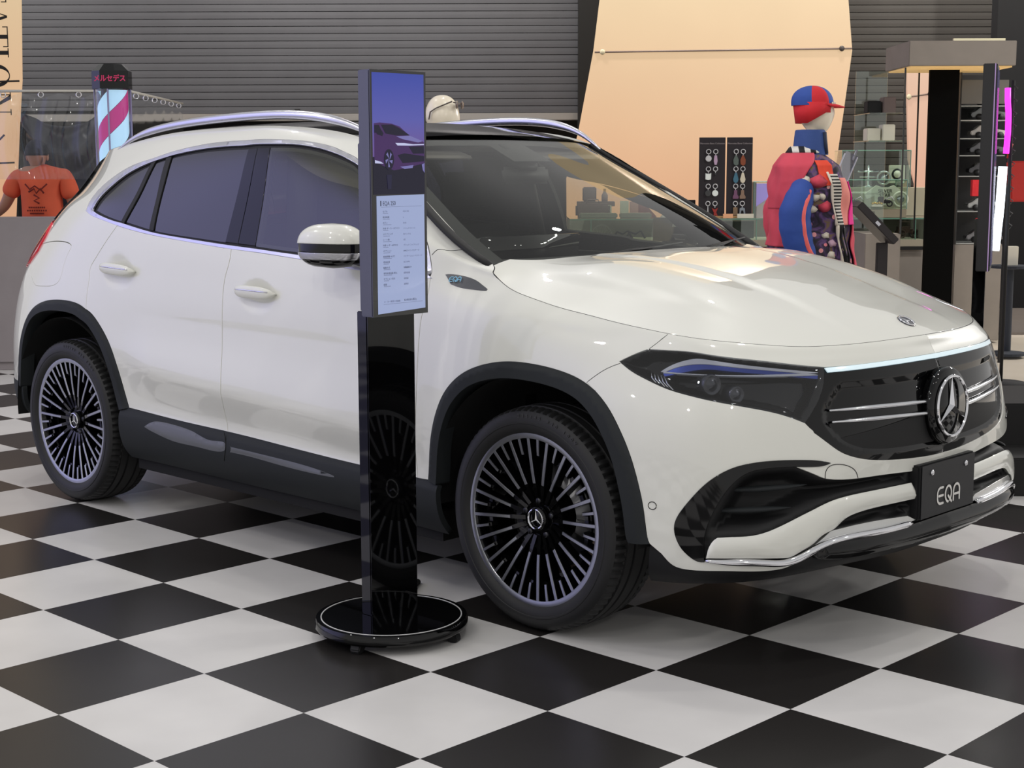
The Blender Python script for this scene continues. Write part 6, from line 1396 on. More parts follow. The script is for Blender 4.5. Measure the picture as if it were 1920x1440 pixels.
tb = at_('wall_clock', 3.664, 14.56, zf+.04, 'square white clock with black arch in the taller glass case', 'clock'); MB().box(-.075, .075, 0, .03, 0, .17).build('clock_case', ivory, tb, bevel=.004); MB().lathe([(.052, -.004), (.052, .001), (.001, .002)], 24, (0, 0, .085), 'y').build('clock_face', blackc, tb, True); MB().lathe([(.034, -.006), (.034, -.004), (.001, -.004)], 24, (0, 0, .085), 'y').build('clock_centre', ivory, tb, True)
ts = at_('folded_t_shirt', 3.434, 14.075, zcb+.005, 'small white t-shirt with dark print displayed in the wide glass case', 't-shirt')
MB().prism([(-.10, 0), (-.10, .09), (-.17, .06), (-.19, .11), (-.08, .19), (-.03, .17), (.03, .17), (.08, .19), (.19, .11), (.17, .06), (.10, .09), (.10, 0)], Matrix.Rotation(PI/2, 4, 'X'), -.01, .012).build('shirt_cloth', ivory, ts, bevel=.004)
text_obj('shirt_lettering', 'SILVER', Matrix.Translation((0, -.0135, .135)) @ Matrix.Rotation(PI/2, 4, 'X'), .045, blackc, ts, .001)
text_obj('shirt_lettering', 'STAR', Matrix.Translation((0, -.0135, .095)) @ Matrix.Rotation(PI/2, 4, 'X'), .045, blackc, ts, .001)
sh_ = at_('display_shelf', 3.323, 14.12, zcb, 'low cream shelf with a pale bust standing inside the wide glass case', 'shelf'); MB().box(-.30, .22, 0, .2, .115, .13).box(-.30, -.28, .0, .2, 0, .115).box(.12, .17, 0, .2, 0, .115).build('shelf_board', ivory, sh_, bevel=.002)
for (x_, nm, lab, m_, kind) in ((3.129, 'toy_tractor', 'dark metal miniature tractor at the left of the wide glass case', blackc, 0), (3.339, 'pin_box', 'open box of golden pins at the centre of the wide glass case', mat('gold', (212, 178, 92), .25, metal=1), 1), (3.412, 'toy_motorcycle', 'black toy motorcycle beside the golden pins', blackc, 2)):
    t = at_(nm, x_, 13.98, zcb, lab, 'figurine')
    if kind == 1:
        MB().box(-.05, .05, -.02, .03, 0, .02).build('box_tray', ivory, t, bevel=.003)
        for k in range(5): MB().ball((-.04+.02*k, -.02, .03+.006*(k % 2)), .011, 8, 6).build('pin', m_, t, True)
    else:
        MB().box(-.06, .05, -.02, .02, .03, .06).box(-.06, -.01, -.02, .02, .06, .09).build('toy_body', m_, t, bevel=.004)
        for xw in (-.045, .045): MB().tube([(xw+.024*math.cos(a), 0, .027+.024*math.sin(a)) for a in np.linspace(0, 2*PI, 17)[:-1]], .006, 6, closed=True, up=(0, 1, 0)).build('toy_wheel', m_, t)
        MB().tube([(.0, 0, .06), (.06, 0, .09), (.09, 0, .05)], .005, 6).build('toy_bar', satin, t, True)
# small violet-lit case at the left of the mannequin
vi = case('glass_case', 2.217, 2.512, ct_+.003, 1.295, 14.0, .25, 'small glass case with violet glowing interior left of the mannequin')
hgt = 1.295-ct_
MB().box(-.10, .13, .15, .16, .0, hgt-.02).build('case_back', mat('violet_screen', (150, 120, 205), .4, emit=(150, 118, 205), estr=.5), vi)
MB().prism([(-.10, .10), (.0, .17), (.13, .10), (.13, .0), (-.10, .0)], Matrix.Rotation(PI/2, 4, 'X'), -.145, -.12).build('folded_fabric', mat('pale_lilac', (206, 176, 186), .6), vi)
MB().box(-.15, -.12, .02, .2, 0, hgt-.01).build('case_post', mat('grey_post', (92, 88, 84), .5), vi)
# ---- key charm boards
board_m = mat('board_black', (26, 20, 28), .6); coralp = mat('board_line', (66, 58, 62), .6)
def board(px0, px1, lab):
    x0, x1 = px0, px1; t = at_('key_charm_board', (x0+x1)/2, 13.95, ct_+.003, lab, 'display board'); w = (x1-x0)/2; h = 1.693-ct_
    MB().box(-w, w, 0, .02, 0, h).build('board_panel', board_m, t, bevel=.002); MB().box(-w, w, -.03, .09, -.0, .02).build('board_foot', mat('pine_foot', (176, 140, 96), .6), t)
    text_obj('board_lettering', 'Mercedes-Benz Collection', Matrix.Translation((0, -.003, h-.055)) @ Matrix.Rotation(PI/2, 4, 'X'), .021, mat('board_letters', (150, 142, 146), .5), t, .0005)
    return t, w, h
B1, w1, h1 = board(1.708, 1.945, 'left black board hung with silver and red key charms')
B2, w2, h2 = board(1.960, 2.192, 'right black board hung with leather and coloured key charms')
col = {n: mat('charm_'+n, c, .35, metal=.3 if n in ('silver', 'white') else 0) for n, c in (('silver', (196, 196, 200)), ('lilac', (176, 150, 178)), ('white', (228, 236, 234)), ('dark', (58, 60, 62)), ('red', (150, 44, 38)), ('green', (84, 96, 92)), ('brown', (128, 66, 40)), ('teal', (62, 106, 128)), ('cream', (206, 198, 180)), ('purple', (112, 74, 104)), ('taupe', (132, 108, 92)), ('tan', (122, 100, 78)), ('grey', (128, 136, 146)))}
SHAPES = {'disc': [(math.cos(a)*.028, -.028+math.sin(a)*.028) for a in np.linspace(0, 2*PI, 17)[:-1]], 'strap': [(-.012, 0), (.012, 0), (.018, -.05), (.010, -.085), (-.010, -.085), (-.018, -.05)],
 'square': [(-.026, -.002), (-.014, -.008), (.014, -.008), (.026, -.002), (.024, -.06), (.0, -.066), (-.026, -.06)], 'drop': [(-.009, 0), (.009, 0), (.025, -.06), (.018, -.085), (0, -.094), (-.018, -.085), (-.025, -.06)],
 'boot': [(-.014, 0), (.014, 0), (.016, -.04), (.030, -.062), (.026, -.080), (-.024, -.080), (-.026, -.056), (-.016, -.04)], 'key': [(-.004, 0), (.004, 0), (.006, -.06), (.014, -.09), (.004, -.085), (-.004, -.095), (-.014, -.088), (-.006, -.06)],
 'bow': [(-.030, -.004), (0, -.020), (.028, -.004), (.012, -.045), (.034, -.095), (.006, -.07), (-.012, -.10), (-.010, -.05)], 'tag': [(-.020, 0), (.020, 0), (.022, -.075), (-.022, -.075)], 'legs': [(-.024, -.01), (.0, .0), (.024, -.01), (.030, -.07), (.018, -.07), (.008, -.03), (-.008, -.03), (-.014, -.07), (-.026, -.07)],
 'pin': [(-.006, 0), (.006, 0), (.008, -.018), (-.008, -.018)], 'loop': [(-.010, 0), (.006, 0), (.024, -.04), (.022, -.080), (.002, -.095), (-.022, -.080), (-.026, -.04)]}
CH = [(B1, w1, h1, [[('disc', 'silver', 'round silver medallion'), ('strap', 'lilac', 'long lilac strap')], [('square', 'white', 'square white'), ('pin', 'dark', 'tiny dark clip')], [('disc', 'dark', 'small dark ring'), ('disc', 'white', 'round white')], [('key', 'silver', 'slim silver key-shaped'), ('bow', 'red', 'dark red bow')]], 'left'),
      (B2, w2, h2, [[('loop', 'green', 'grey-green looped strap'), ('loop', 'brown', 'brown leather loop')], [('drop', 'teal', 'teal drop-shaped'), ('drop', 'cream', 'cream drop-shaped')], [('boot', 'purple', 'purple boot-shaped'), ('boot', 'taupe', 'taupe boot-shaped')], [('tag', 'tan', 'tan rectangular'), ('legs', 'grey', 'grey two-legged')]], 'right')]
for bo_, w_, h_, rows, side in CH:
    for r, row in enumerate(rows):
        for c_, (shp, cl_, lab) in enumerate(row):
            lx_ = (-.33+.66*c_)*w_*(.75 if c_ else .9); lz = h_-.11-r*.156
            p = bo_.matrix_basis @ Vector((lx_, -.008, lz)); t = empty('key_charm', p, RA, lab+' key charm on the '+side+' black board', 'key charm', 'key charms hanging on the two black boards')
            MB().tube([(.020*math.cos(a), 0, -.018+.020*math.sin(a)) for a in np.linspace(0, 2*PI, 17)[:-1]], .0042, 6, closed=True, up=(0, 1, 0)).build('split_ring', col['silver'], t, True)
            MB().tube([(0, 0, -.038), (0, 0, -.055)], .004, 6).build('link', col['silver'], t)
            MB().prism([(x, y) for x, y in SHAPES[shp]], Matrix.Translation((0, 0, -.052)) @ Matrix.Rotation(PI/2, 4, 'X'), -.004, .006).build('charm', col[cl_], t, bevel=.0015)
for (x_, z_, m_, lab, w_) in ((1.971, ct_+.004, mat('peach_card', (226, 168, 128), .6), 'small peach card in front of the key charm boards', .045), (2.130, ct_+.004, ivory, 'white price card in front of the key charm boards', .075)):
    t = solo(MB().box(-w_, w_, 0, .004, 0, .04), 'price_card', m_, x_, 13.9, z_, lab, 'card'); t.rotation_euler[0] = 0
# small dark sign just left of the boards
solo(MB().box(-.075, .075, 0, .02, 0, .16), 'card_holder', board_m, 1.646, 14.3, ct_+.003, 'small black sign standing left of the key charm boards', 'sign', bevel=.003)
# ---- goods seen through the windscreen
brn = mat('taupe_leather', (104, 90, 88), .6); sage = mat('sage_white', (188, 196, 176), .5); rose = mat('dusty_rose', (178, 136, 124), .5)
sh2 = at_('wall_shelf', 0.810, 14.6, 0, 'taupe wall shelf carrying a square pad and a bottle, seen through the windscreen', 'shelf'); zsh = 1.107
hw_ = (0.988-0.632)/2; MB().box(-hw_, hw_, 0, .2, zsh-.045, zsh).build('shelf_board', brn, sh2, bevel=.003)
for x_ in (-hw_+.06, hw_-.06): MB().box(x_-.012, x_+.012, .05, .17, ct_-.75, zsh-.045).build('shelf_post', brn, sh2)
def boxy(nm, x0, x1, y0, y1, D, dp, m_, lab, cat, bev=.01, star=None):
    t = solo(MB().box(-(x1-x0)/2, (x1-x0)/2, 0, dp, 0, y0-y1), nm, m_, (x0+x1)/2, D, y1, lab, cat, bevel=bev); return t
boxy('leather_pad', 0.682, 0.815, 1.244, zsh, 14.66, .02, brn, 'square taupe leather pad leaning on the wall shelf', 'pad')
solo(MB().lathe([(.028, 0), (.030, .01), (.030, .06), (.014, .085), (.012, .115), (.016, .12), (.001, .122)], 16), 'bottle', brn, 0.896, 14.7, zsh, 'small dark bottle on the wall shelf', 'bottle', smooth=True)
bg_ = at_('handbag', 0.758, 14.2, ct_+.003, 'taupe handbag under the wall shelf seen through the windscreen', 'bag')
MB().box(-.16, .16, 0, .08, 0, .13).build('bag_body', brn, bg_, bevel=.02); MB().tube([(-.06, .04, .13), (-.05, .04, .165), (.05, .04, .165), (.06, .04, .13)], .006, 6).build('bag_handle', brn, bg_, True)
t = boxy('phone_case_box', 0.858, 0.932, 1.081, ct_+.003, 14.22, .02, sage, 'white boxed case with a tiny star beside the taupe handbag', 'box', .002)
emblem('box_star', Matrix.Translation((0, -.002, .065)) @ Matrix.Rotation(PI/2, 4, 'X'), .016, t, .002, .002, seg=20)
boxy('phone_case_box', 1.011, 1.091, 1.120, ct_+.003, 14.22, .02, sage, 'taller pale green boxed case right of the starred box', 'box', .002)
boxy('phone_case_box', 1.100, 1.180, 1.115, ct_+.003, 14.22, .02, rose, 'dusty rose boxed case beside the pale green one', 'box', .002)
solo(MB().prism([(-.11, 0), (.13, 0), (.02, .12), (-.11, .14)], Matrix.Rotation(PI/2, 4, 'X'), -.03, .0), 'folded_scarf', mat('brick_red_cloth', (128, 70, 66), .8), 1.234, 14.3, ct_+.003, 'brick red folded scarf at the right of the boxed cases', 'scarf', bevel=.006)
boxy('display_tray', 0.626, 0.973, ct_+.05, ct_+.003, 14.0, .14, mat('grey_green_tray', (112, 118, 104), .5), 'grey-green tray on the counter below the handbag', 'tray')
boxy('display_tray', 0.997, 1.286, ct_+.05, ct_+.003, 14.0, .14, mat('grey_green_tray', (112, 118, 104), .5), 'grey-green tray on the counter below the boxed cases', 'tray')
# ---- acrylic leaflet stand and lectern near the mannequin
acr = thin_glass('acrylic', (214, 214, 226), 2.2, .02, 1.5, haze=.08)
Dl = 9.4
ls = at_('leaflet_stand', 2.048, Dl, 0, 'clear acrylic leaflet holder leaning beside the mannequin', 'leaflet stand', rz=.3)
za, zb2 = 1.526, 1.300; hh = za-zb2
M = Matrix.Translation((-.05, 0, zb2)) @ Matrix.Rotation(math.radians(24), 4, 'Y')
def MBx(M, *b):
    m = MB(); m.box(*b, M=M); return m
MBx(M, -.045, .045, -.003, .0, .0, hh).build('acrylic_pocket', acr, ls); MBx(M, -.048, -.043, -.006, .004, 0, hh*.92).build('pocket_edge', mat('acrylic_edge', (196, 196, 206), .2, coat=1), ls); MBx(M, .040, .046, -.006, .004, 0, hh*.98).build('pocket_edge', mat('acrylic_edge', (196, 196, 206), .2, coat=1), ls)
MBx(M, .012, .030, -.006, .006, hh*.85, hh*1.15).build('pocket_clip', satin, ls, bevel=.004)
MB().box(-.08, .03, -.02, .03, zb2-.10, zb2+.02).build('holder_grip', mat('pale_grip', (178, 170, 182), .5), ls, bevel=.01)
MB().lathe([(.012, .01), (.012, zb2-.05)], 12, (-.02, 0, 0)).build('stand_pole', blackc, ls, True); MB().lathe([(.15, 0), (.15, .012), (.001, .016)], 28, (-.02, 0, 0)).build('stand_base', blackc, ls, True)
Dq = 9.0; dk = mat('lectern_black', (40, 35, 36), .45)
lc = at_('lectern', 2.188, Dq, 0, 'dark slanted information lectern between mannequin and counter', 'lectern')
q0, q1 = 0.982, 1.180; dx = 1.988-2.186
MB().box(-.032, .032, -.02, .02, .01, q0).build('lectern_post', dk, lc, bevel=.004); MB().box(-.2, .2, -.2, .2, 0, .015).build('lectern_base', dk, lc, bevel=.004)
ang = math.atan2(q1-q0, dx); L_s = math.hypot(q1-q0, dx)
M = Matrix.Translation((.030, -.16, q0-.005)) @ Matrix.Rotation(-ang, 4, 'Y')
MBx(M, -.0, L_s+.03, 0, .32, -.045, .0).build('lectern_head', dk, lc, bevel=.004); MBx(M, L_s*.5, L_s*.5+.03, -.002, .0, -.03, -.012).build('label_plate', satin, lc)
# ---- concrete canopy with glass showcase and shelves
Dk = 12.0
kx0, kx1 = 3.084, 3.914; kz0, kz1 = 2.201, 2.391
can = at_('showcase_canopy', kx0, Dk, 0, 'tall showcase under a thick grey concrete canopy at the right', 'showcase'); kw = kx1-kx0
MB().box(-.0, kw, 0, .75, kz0, kz1).build('canopy_slab', conc2, can, bevel=.004)
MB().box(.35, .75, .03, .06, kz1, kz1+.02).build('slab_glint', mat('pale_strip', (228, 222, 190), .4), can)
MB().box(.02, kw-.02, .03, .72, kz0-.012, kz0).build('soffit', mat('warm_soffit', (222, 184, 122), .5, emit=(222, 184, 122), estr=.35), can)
xc0, xc1 = 3.333-kx0, 3.567-kx0
MB().box(xc0, xc1, .30, .34, 0, kz0-.012).build('black_column', mat('column_black', (4, 4, 4), .9, spec=.1), can)
xv = 3.151-kx0
for (x_, y_) in ((-.02, .02), (xv+.2, .70)): MB().box(x_-.006, x_+.006, y_-.006, y_+.006, .9, kz0-.012).build('glass_corner', mat('corner_dark', (44, 46, 46), .4), can)
MB().box(-.26, -.0, .66, .67, .9, kz0).build('showcase_glass', glassg, can)
for i, zpy in enumerate(SHV): MB().box(-.27, .0, .10, .66, zpy-.006, zpy).build('glass_shelf', glassg, can); 
MB().box(-.28, .0, .08, .68, 0, .9).build('showcase_base', conc2, can, bevel=.004)
for (zz_, nm, lab, m_) in ((SHV[0], 'leather_case', 'brown and black leather case on the upper glass shelf of the showcase', brn), (SHV[1], 'white_boxes', 'white boxes on the lower glass shelf of the showcase', ivory)):
    t = at_(nm, kx0-.13, Dk+.3, zz_, lab, 'display goods'); MB().box(-.11, .0, 0, .14, 0, .10).build('item', m_ if nm != 'leather_case' else blackc, t, bevel=.006); MB().box(.01, .11, -.02, .12, 0, .13).build('item', m_, t, bevel=.006)
# shelf cabinet with model cars
Ds = 12.5; sx0, sx1 = 3.637, 4.027
cab = at_('shelf_cabinet', sx0, Ds, 0, 'glass shelf cabinet of model cars behind the pink neon', 'cabinet'); sw_ = sx1-sx0; zbase = 0.795
MB().box(0, sw_, 0, .4, 0, zbase).build('cabinet_base', conc2, cab, bevel=.004); MB().box(0, sw_, .38, .4, zbase, 2.18).box(0, .01, 0, .4, zbase, 2.18).build('cabinet_back', mat('cabinet_dark', (38, 37, 37), .5), cab)
MB().box(0, sw_-.0, .0, .012, 1.93, 2.12).build('cabinet_header', mat('header_grey', (92, 90, 86), .5), cab)
paints = [(150, 132, 110), (110, 114, 112), (196, 190, 182), (96, 96, 100), (62, 60, 64), (178, 180, 178), (120, 118, 120)]
profile = [(-.17, .03), (-.175, .065), (-.13, .085), (-.08, .125), (.03, .125), (.085, .085), (.16, .072), (.175, .05), (.17, .025)]
tone = ['tan', 'grey-green', 'cream white', 'dark grey', 'black', 'silver', 'mid grey']
for i, zs_ in enumerate(SHC):
    MB().box(.01, sw_-.01, .0, .38, zs_-.012, zs_-.004).build('shelf_board', mat('shelf_pale', (150, 152, 150), .3), cab)
    if i < 7:
        t = at_('model_car', sx0+.27, Ds+.14, zs_-.004, tone[i]+' model car on the '+['topmost', 'second', 'third', 'fourth', 'fifth', 'sixth', 'lowest'][i]+' cabinet shelf', 'model car', 'model cars on the cabinet shelves')
        bm_ = mat('model_'+tone[i].replace(' ', '_'), paints[i], .2, coat=1); sc_ = .86
        MB().prism([(x*sc_, z*sc_) for x, z in profile], Matrix.Translation((0, .055, 0)) @ Matrix.Rotation(PI/2, 4, 'X'), 0, .11).build('model_body', bm_, t, bevel=.006)
        MB().prism([(-.068*sc_, .088*sc_), (-.05*sc_, .118*sc_), (.022*sc_, .118*sc_), (.06*sc_, .088*sc_)], Matrix.Translation((0, -.054, 0)) @ Matrix.Rotation(PI/2, 4, 'X'), 0, .003).build('model_window', gloss, t)
        for xw in (-.10, .105): MB().lathe([(.027, -.012), (.027, .0), (.014, -.001), (.001, -.002)], 18, (xw*sc_, -.058, .026), 'y').build('model_wheel', mat('model_tyre', (24, 24, 25), .6), t, True)
solo(MB().box(-.05, .05, 0, .05, 0, .13), 'red_box', redc, 3.767, 12.35, 1.190, 'small red box standing at the edge of the middle cabinet shelf', 'box', bevel=.003)
# garment bag hanging at the end of the counter
gb = at_('garment_bag', 3.832, 13.4, 0, 'black hanging umbrellas and garment bag at the right end of the counter', 'garment bag')
zg = 0.919
MB().tube([(-.06, 0, zg+.01), (-.05, 0, zg+.04), (.0, 0, zg+.05), (.06, 0, zg+.03), (.08, 0, zg-.06)], .012, 8).build('hook_handle', chrome, gb, True)
mb = MB()
for i in range(25):
    g = i/24; z = zg-.0-g*(zg-.12)
    for k in range(24): a = 2*PI*k/24; r = (.075+.03*math.sin(g*3))*(1+.12*math.sin(a*4+g*3)); mb.v.append((r*math.cos(a)+.015*math.sin(g*5), r*.6*math.sin(a), z))
for i in range(24):
    for k in range(24): mb.f.append((i*24+k, i*24+(k+1) % 24, (i+1)*24+(k+1) % 24, (i+1)*24+k)); mb.m.append(0)
mb.build('bag_cloth', mat('garment_black', (24, 23, 25), .75), gb, True)
MB().lathe([(.14, 0), (.14, .02), (.02, .03), (.012, .12)], 20).build('rack_foot', blackc, gb, True)
# ---- edge-on display pillar and neon lamps on the right
Dn = 9.0
kp = at_('display_totem', 2.806, Dn, 0, 'slim black display totem seen edge-on beside the nose of the car', 'display totem', rz=math.radians(71))
kt, kb = 2.007, 0.823
MB().box(-.20, .20, -.028, .050, kb, kt).build('screen_housing', mat('totem_black', (30, 30, 32), .4), kp, bevel=.004)
MB().box(-.19, .19, -.031, -.028, kb+.03, kt-.03).build('screen', mat('dim_screen', (60, 54, 92), .2, emit=(70, 60, 110), estr=.25), kp)
MB().box(-.05, .05, .0, .07, .015, kb+.3).build('totem_post', gloss, kp, bevel=.004); MB().lathe([(.20, 0), (.20, .015), (.001, .02)], 36).build('totem_base', gloss, kp, True)
MB().box(-.203, -.20, -.020, -.014, kb, kt).build('housing_edge', mat('edge_lilac', (190, 160, 215), .4), kp)
nf = at_('neon_frame', 3.183, 9.9, 0, 'tall wire frame carrying one pink and one white neon tube', 'neon lamp')
zn = [1.924, 1.508, 1.426, 0.884]
pk_ = mat('neon_pink', (255, 60, 235), .4, emit=(255, 40, 230), estr=2.2); wh_ = mat('neon_white', (255, 255, 255), .4, emit=(225, 240, 255), estr=3.0)
MB().tube([(0, 0, zn[0]), (.003, 0, zn[0]-.08), (.011, 0, zn[0]-.16), (.013, 0, zn[1]+.14), (.006, 0, zn[1])], .019, 12, up=(0, 1, 0)).build('neon_tube_pink', pk_, nf, True)
MB().tube([(-.01, 0, zn[2]), (-.02, 0, (zn[2]+zn[3])/2), (-.04, 0, zn[3])], .028, 10).build('neon_tube_white', wh_, nf, True)
MB().tube([(.05, .05, .01), (.05, .05, zn[0]+.05)], .012, 8).build('frame_post', blackc, nf, True); MB().lathe([(.16, 0), (.16, .015), (.001, .02)], 28, (.05, .05, 0)).build('frame_base', blackc, nf, True)
for k in range(12): z = zn[0]+.02-k*.08; MB().tube([(.05, .05, z), (.075, .03, z-.02), (.06, .04, z-.04)], .004, 5).build('cable_clip', mat('clip_grey', (70, 68, 66), .5), nf, True)
rb = at_('tote_bag', 3.633, 11.0, 1.176, 'red quilted tote bag hanging at the right edge', 'bag')
hb2 = 1.464-1.176
MB().prism([(-.055, 0), (.075, .0), (.13, hb2), (-.075, hb2)], Matrix.Translation((0, .04, 0)) @ Matrix.Rotation(PI/2, 4, 'X'), 0, .09).build('bag_body', mat('quilted_red', (178, 40, 34), .6), rb, bevel=.01)
MB().tube([(-.06, 0, hb2), (-.05, 0, hb2+.12), (-.06, 0, hb2+.14), (-.075, 0, hb2+.02)], .010, 8).build('bag_strap', mat('quilted_red', (178, 40, 34), .6), rb, True)
MB().lathe([(.01, -1.176), (.01, hb2+.14)], 10, (-.06, .06, 0)).build('bag_stand', blackc, rb, True)
pb_ = at_('paper_bag', 3.781, 11.5, 0.684, 'white paper bag on a dark stool behind the white neon', 'paper bag')
MB().box(-.06, .05, 0, .06, 0, 0.828-0.684).build('bag_body', ivory, pb_, bevel=.003); 
solo(MB().lathe([(.14, 0), (.14, .02), (.03, .03), (.03, 0.684-.03), (.15, 0.684-.02), (.15, 0.684)], 24), 'stool', dcl, 3.781+.0, 11.53, 0, 'dark round stool carrying the white paper bag', 'stool', smooth=False)
# ---- black platform steps at the right edge
stp = at_('stage_steps', 0, 0, 0, 'black two-step platform at the right edge of the chequered floor', 'platform steps')
stp.location = (.25, 2.02, 0); stp.rotation_euler = (0, 0, RA+.0)
blk2 = mat('platform_black', (18, 17, 17), .7)
MB().box(-.55, 1.2, 0, .32, 0, .17).build('lower_step', blk2, stp, bevel=.006); MB().box(-.55, 1.2, .32, .9, 0, .36).build('upper_step', blk2, stp, bevel=.006)
# ---------------------------------------------------------------- display stand in front of the car
ds = empty('display_stand', (-.30, -1.205, 0), 0, 'free-standing digital price display on a round black base before the front door', 'display stand')
L0 = lambda x0, x1, y0, y1, z0, z1: (x0+.30, x1+.30, y0+1.205, y1+1.205, z0, z1)
MB().lathe([(.232, .028), (.2365, .034), (.2365, .052), (.232, .060), (.001, .060)], 72).build('base_plate', gloss, ds, auto=.6)
MB().lathe([(.218, .0603), (.218, .0613), (.2145, .0613), (.2145, .0603)], 72, cap=False).build('base_ring', mat('silver_ring', (214, 214, 214), .3), ds, True)
for k in range(4):
    a = math.radians(20+90*k); M = Matrix.Rotation(a, 4, 'Z'); t = MB(); t.prism([(.06, .028), (.225, .028), (.232, .012), (.228, 0), (.205, 0), (.19, .014), (.06, .018)], M @ Matrix.Translation((0, .016, 0)) @ Matrix.Rotation(PI/2, 4, 'X'), 0, .032); t.build('base_foot', matte, ds, bevel=.003)
t = MB(); t.tube([(-.12, .12, .02), (-.28, .32, .012), (-.36, .44, .006)], .011, 8); t.build('power_cable', blackc, ds, True)
MB().box(*L0(-.379, -.333, -1.258, -1.066, .060, 1.0)).build('column', gloss, ds, bevel=.003)
MB().box(*L0(-.333, -.331, -1.2565, -1.0675, .0605, .995)).build('column_glass', gloss, ds)
MB().box(*L0(-.352, -.300, -1.262, -1.040, .985, 1.712)).build('screen_housing', mat('housing_grey', (96, 97, 104), .35, metal=.6), ds, bevel=.003)
MB().box(*L0(-.300, -.2975, -1.262, -1.040, .985, 1.712)).build('screen_bezel', mat('bezel_black', (14, 14, 18), .2, coat=1), ds)
MB().box(*L0(-.366, -.352, -1.255, -1.06, 1.0, 1.50)).build('housing_rib', mat('housing_grey', (96, 97, 104), .35, metal=.6), ds, bevel=.003)
# picture and text page, both flat on the screen; local screen coordinates: a across (0..1), b up (0..1)
SY0, SY1, SZ0, SZ1, SX = -1.254+1.205, -1.048+1.205, .993, 1.704, .0028
def SP(a, b, e=0): return (SX+e, SY0+(SY1-SY0)*a, SZ0+(SZ1-SZ0)*b)
scm = bpy.data.materials.new('screen_sky'); scm.use_nodes = True; N_, L_, b_ = nodes(scm); tcn = N_.new('ShaderNodeTexCoord'); sp4 = N_.new('ShaderNodeSeparateXYZ'); L_.new(tcn.outputs['Object'], sp4.inputs[0])
mrr = N_.new('ShaderNodeMapRange'); mrr.inputs[1].default_value = 1.36; mrr.inputs[2].default_value = 1.70; L_.new(sp4.outputs['Z'], mrr.inputs[0]); rp = N_.new('ShaderNodeValToRGB'); L_.new(mrr.outputs[0], rp.inputs[0]); e = rp.color_ramp.elements
e[0].position = 0; e[0].color = lin((62, 46, 100)); e[1].position = 1; e[1].color = lin((58, 72, 162)); q = e.new(.35); q.color = lin((106, 84, 148)); q = e.new(.62); q.color = lin((86, 88, 168))
b_.inputs['Base Color'].default_value = (0, 0, 0, 1); L_.new(rp.outputs[0], b_.inputs['Emission Color']); b_.inputs['Emission Strength'].default_value = .95; b_.inputs['Roughness'].default_value = .15
def quad(nm, pts, m, e, par): 
    mb = MB(); n = len(pts); mb.add([SP(a, b, e) for a, b in pts]+[SP(a, b, e-.0003) for a, b in pts], [tuple(range(n)), tuple(range(n, 2*n))[::-1]]); return mb.build(nm, m, par)
def em(name, c, s=.9, r=.2): return mat(name, (4, 4, 5), r, emit=c, estr=s)
scr = quad('screen_picture', [(0, .625), (1, .625), (1, 1), (0, 1)], scm, 0, ds)
quad('picture_ground', [(0, .50), (1, .50), (1, .66), (0, .655)], em('pic_ground', (20, 18, 40)), .0004, scr)
bodyc = em('pic_body', (66, 38, 92)); darkc = em('pic_dark', (22, 18, 44)); hic = em('pic_highlight', (120, 116, 176)); lamp_c = em('pic_lamp', (196, 200, 236))
def cu(L): return [((x-126)/(415-126), 1-(y-45)/(1395-45)) for x, y in L]
quad('picture_car', cu([(134, 325), (165, 320), (230, 325), (275, 340), (330, 390), (412, 425), (415, 545), (300, 575), (240, 585), (180, 560), (134, 530)]), bodyc, .0008, scr)
quad('picture_car_glass', cu([(172, 332), (235, 330), (275, 350), (332, 388), (250, 390), (195, 380)]), darkc, .0012, scr)
quad('picture_car_glass', cu([(134, 335), (160, 333), (178, 375), (134, 378)]), darkc, .0012, scr)
quad('picture_car_bonnet', cu([(255, 395), (330, 390), (405, 420), (380, 428), (290, 410)]), hic, .0012, scr)
quad('picture_car_lamp', cu([(250, 432), (300, 432), (350, 438), (412, 436), (412, 442), (330, 446), (262, 446)]), lamp_c, .0012, scr)
quad('picture_car_grille', cu([(325, 452), (412, 448), (412, 490), (350, 492)]), darkc, .0012, scr)
quad('picture_car_intake', cu([(262, 500), (300, 490), (412, 505), (412, 535), (290, 545)]), darkc, .0012, scr)
quad('picture_mirror', cu([(140, 366), (175, 364), (184, 380), (178, 395), (150, 386)]), darkc, .0014, scr)
quad('picture_wheel', cu([(213+28*math.cos(a), 525+58*math.sin(a)) for a in np.linspace(0, 2*PI, 25)[:-1]]), darkc, .0014, scr)
for k in range(5):
    a = PI/2+k*2*PI/5; quad('picture_wheel_spoke', cu([(213+3*math.cos(a+1.5), 525+6*math.sin(a+1.5)), (213+20*math.cos(a-.25), 525+44*math.sin(a-.25)), (213+20*math.cos(a+.25), 525+44*math.sin(a+.25))]), hic, .0016, scr)
quad('picture_highlight', cu([(136, 528), (170, 538), (182, 548), (136, 546)]), lamp_c, .0014, scr); quad('picture_highlight', cu([(275, 565), (350, 556), (345, 572), (300, 578)]), hic, .0014, scr); quad('picture_highlight', cu([(398, 552), (414, 545), (414, 600), (404, 585)]), hic, .0014, scr)
quad('picture_wheel_reflection', cu([(200, 610), (228, 610), (224, 690), (205, 690)]), em('pic_refl', (30, 28, 58)), .0014, scr)
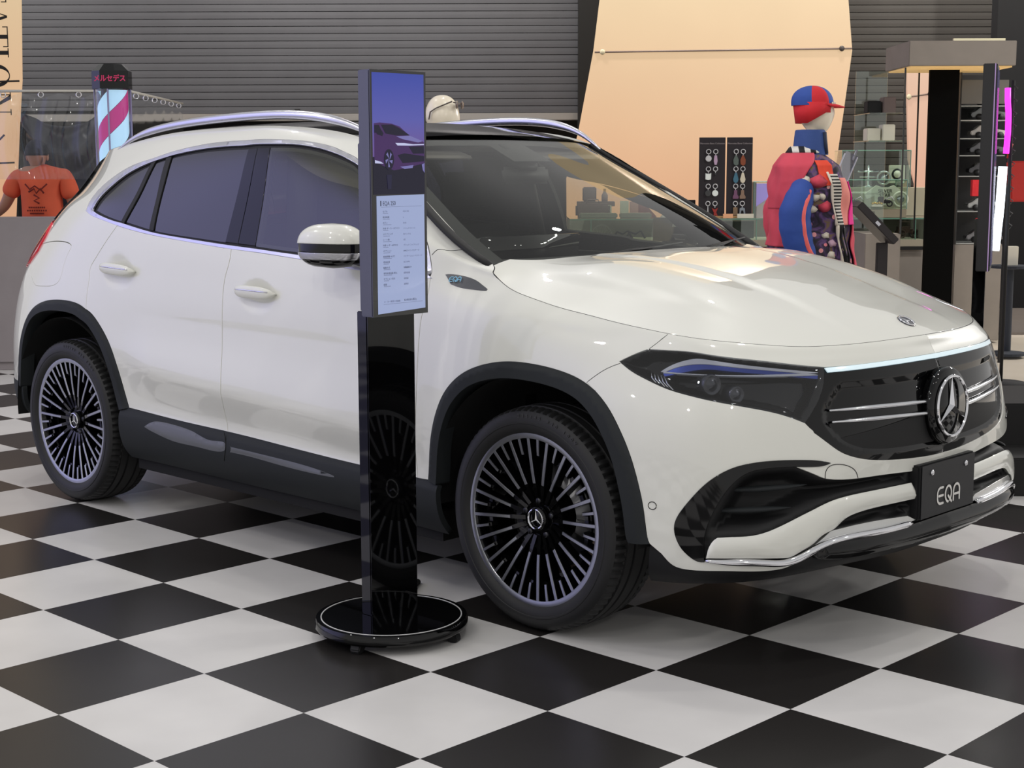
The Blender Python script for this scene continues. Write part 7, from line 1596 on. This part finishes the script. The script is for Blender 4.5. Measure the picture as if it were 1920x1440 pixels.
page = quad('screen_page', [(.055, .0), (.985, .012), (.985, .498), (.055, .494)], em('page_blue_white', (152, 164, 200), 1.0), .0006, ds)
tm = mat('page_text', (60, 66, 92), .5); tl_ = mat('page_text_light', (104, 112, 146), .5)
Mp = lambda a, b: Matrix.Translation(SP(a, b, .0009)) @ Matrix(((0, 0, 1, 0), (1, 0, 0, 0), (0, 1, 0, 0), (0, 0, 0, 1)))
text_obj('page_heading', 'EQA 250', Mp(.17, .462), .0175, tm, page, .0002, align='LEFT', sx=.78)
quad('page_mark', [(.125, .452), (.143, .452), (.143, .474), (.125, .474)], tm, .001, page); quad('page_rule', [(.14, .4475), (.93, .4485), (.93, .4495), (.14, .4485)], tl_, .001, page)
rows_ = [('モデル', 'EQA 250'), ('発表時期', 'L'), ('ボディ', 'RHD'), ('外装 ポーラーホワイト', 'ソリッドペイント'), ('ステアリング', '右ハンドル'), ('シート数', '5名'), ('内装 レザーARTICO', 'ブラック ファブリック'), ('オプション', 'AMGライン パッケージ'), ('航続距離 WLTC', 'ナビゲーション パッケージ'), ('電池容量', '66.5 kWh'), ('駆動方式', '前輪駆動 FF'), ('車両本体価格 税込', '標準装備'), ('オプション合計', '消費税'), ('総額', '諸費用')]
for i, (a_, b_t) in enumerate(rows_):
    bb_ = .428-i*.0235
    text_obj('page_line', a_, Mp(.165, bb_), .0066, tm, page, .0001, align='LEFT'); text_obj('page_line', b_t, Mp(.56, bb_-(.002 if i else 0)), .0062, tm if i in (7, 10) else tl_, page, .0001, align='LEFT')
    quad('page_line_small', [(.17, bb_-.0078), (.27+.03*(i % 3), bb_-.0078), (.27+.03*(i % 3), bb_-.0062), (.17, bb_-.0062)], tl_, .001, page)
text_obj('page_price', '¥6,400,000 (税込)', Mp(.56, .052), .0082, tm, page, .0001, align='LEFT', sx=.85); text_obj('page_line', 'メーカー希望小売価格', Mp(.165, .050), .0066, tl_, page, .0001, align='LEFT')
quad('page_rule', [(.16, .0395), (.93, .0415), (.93, .0425), (.16, .0405)], tl_, .001, page)
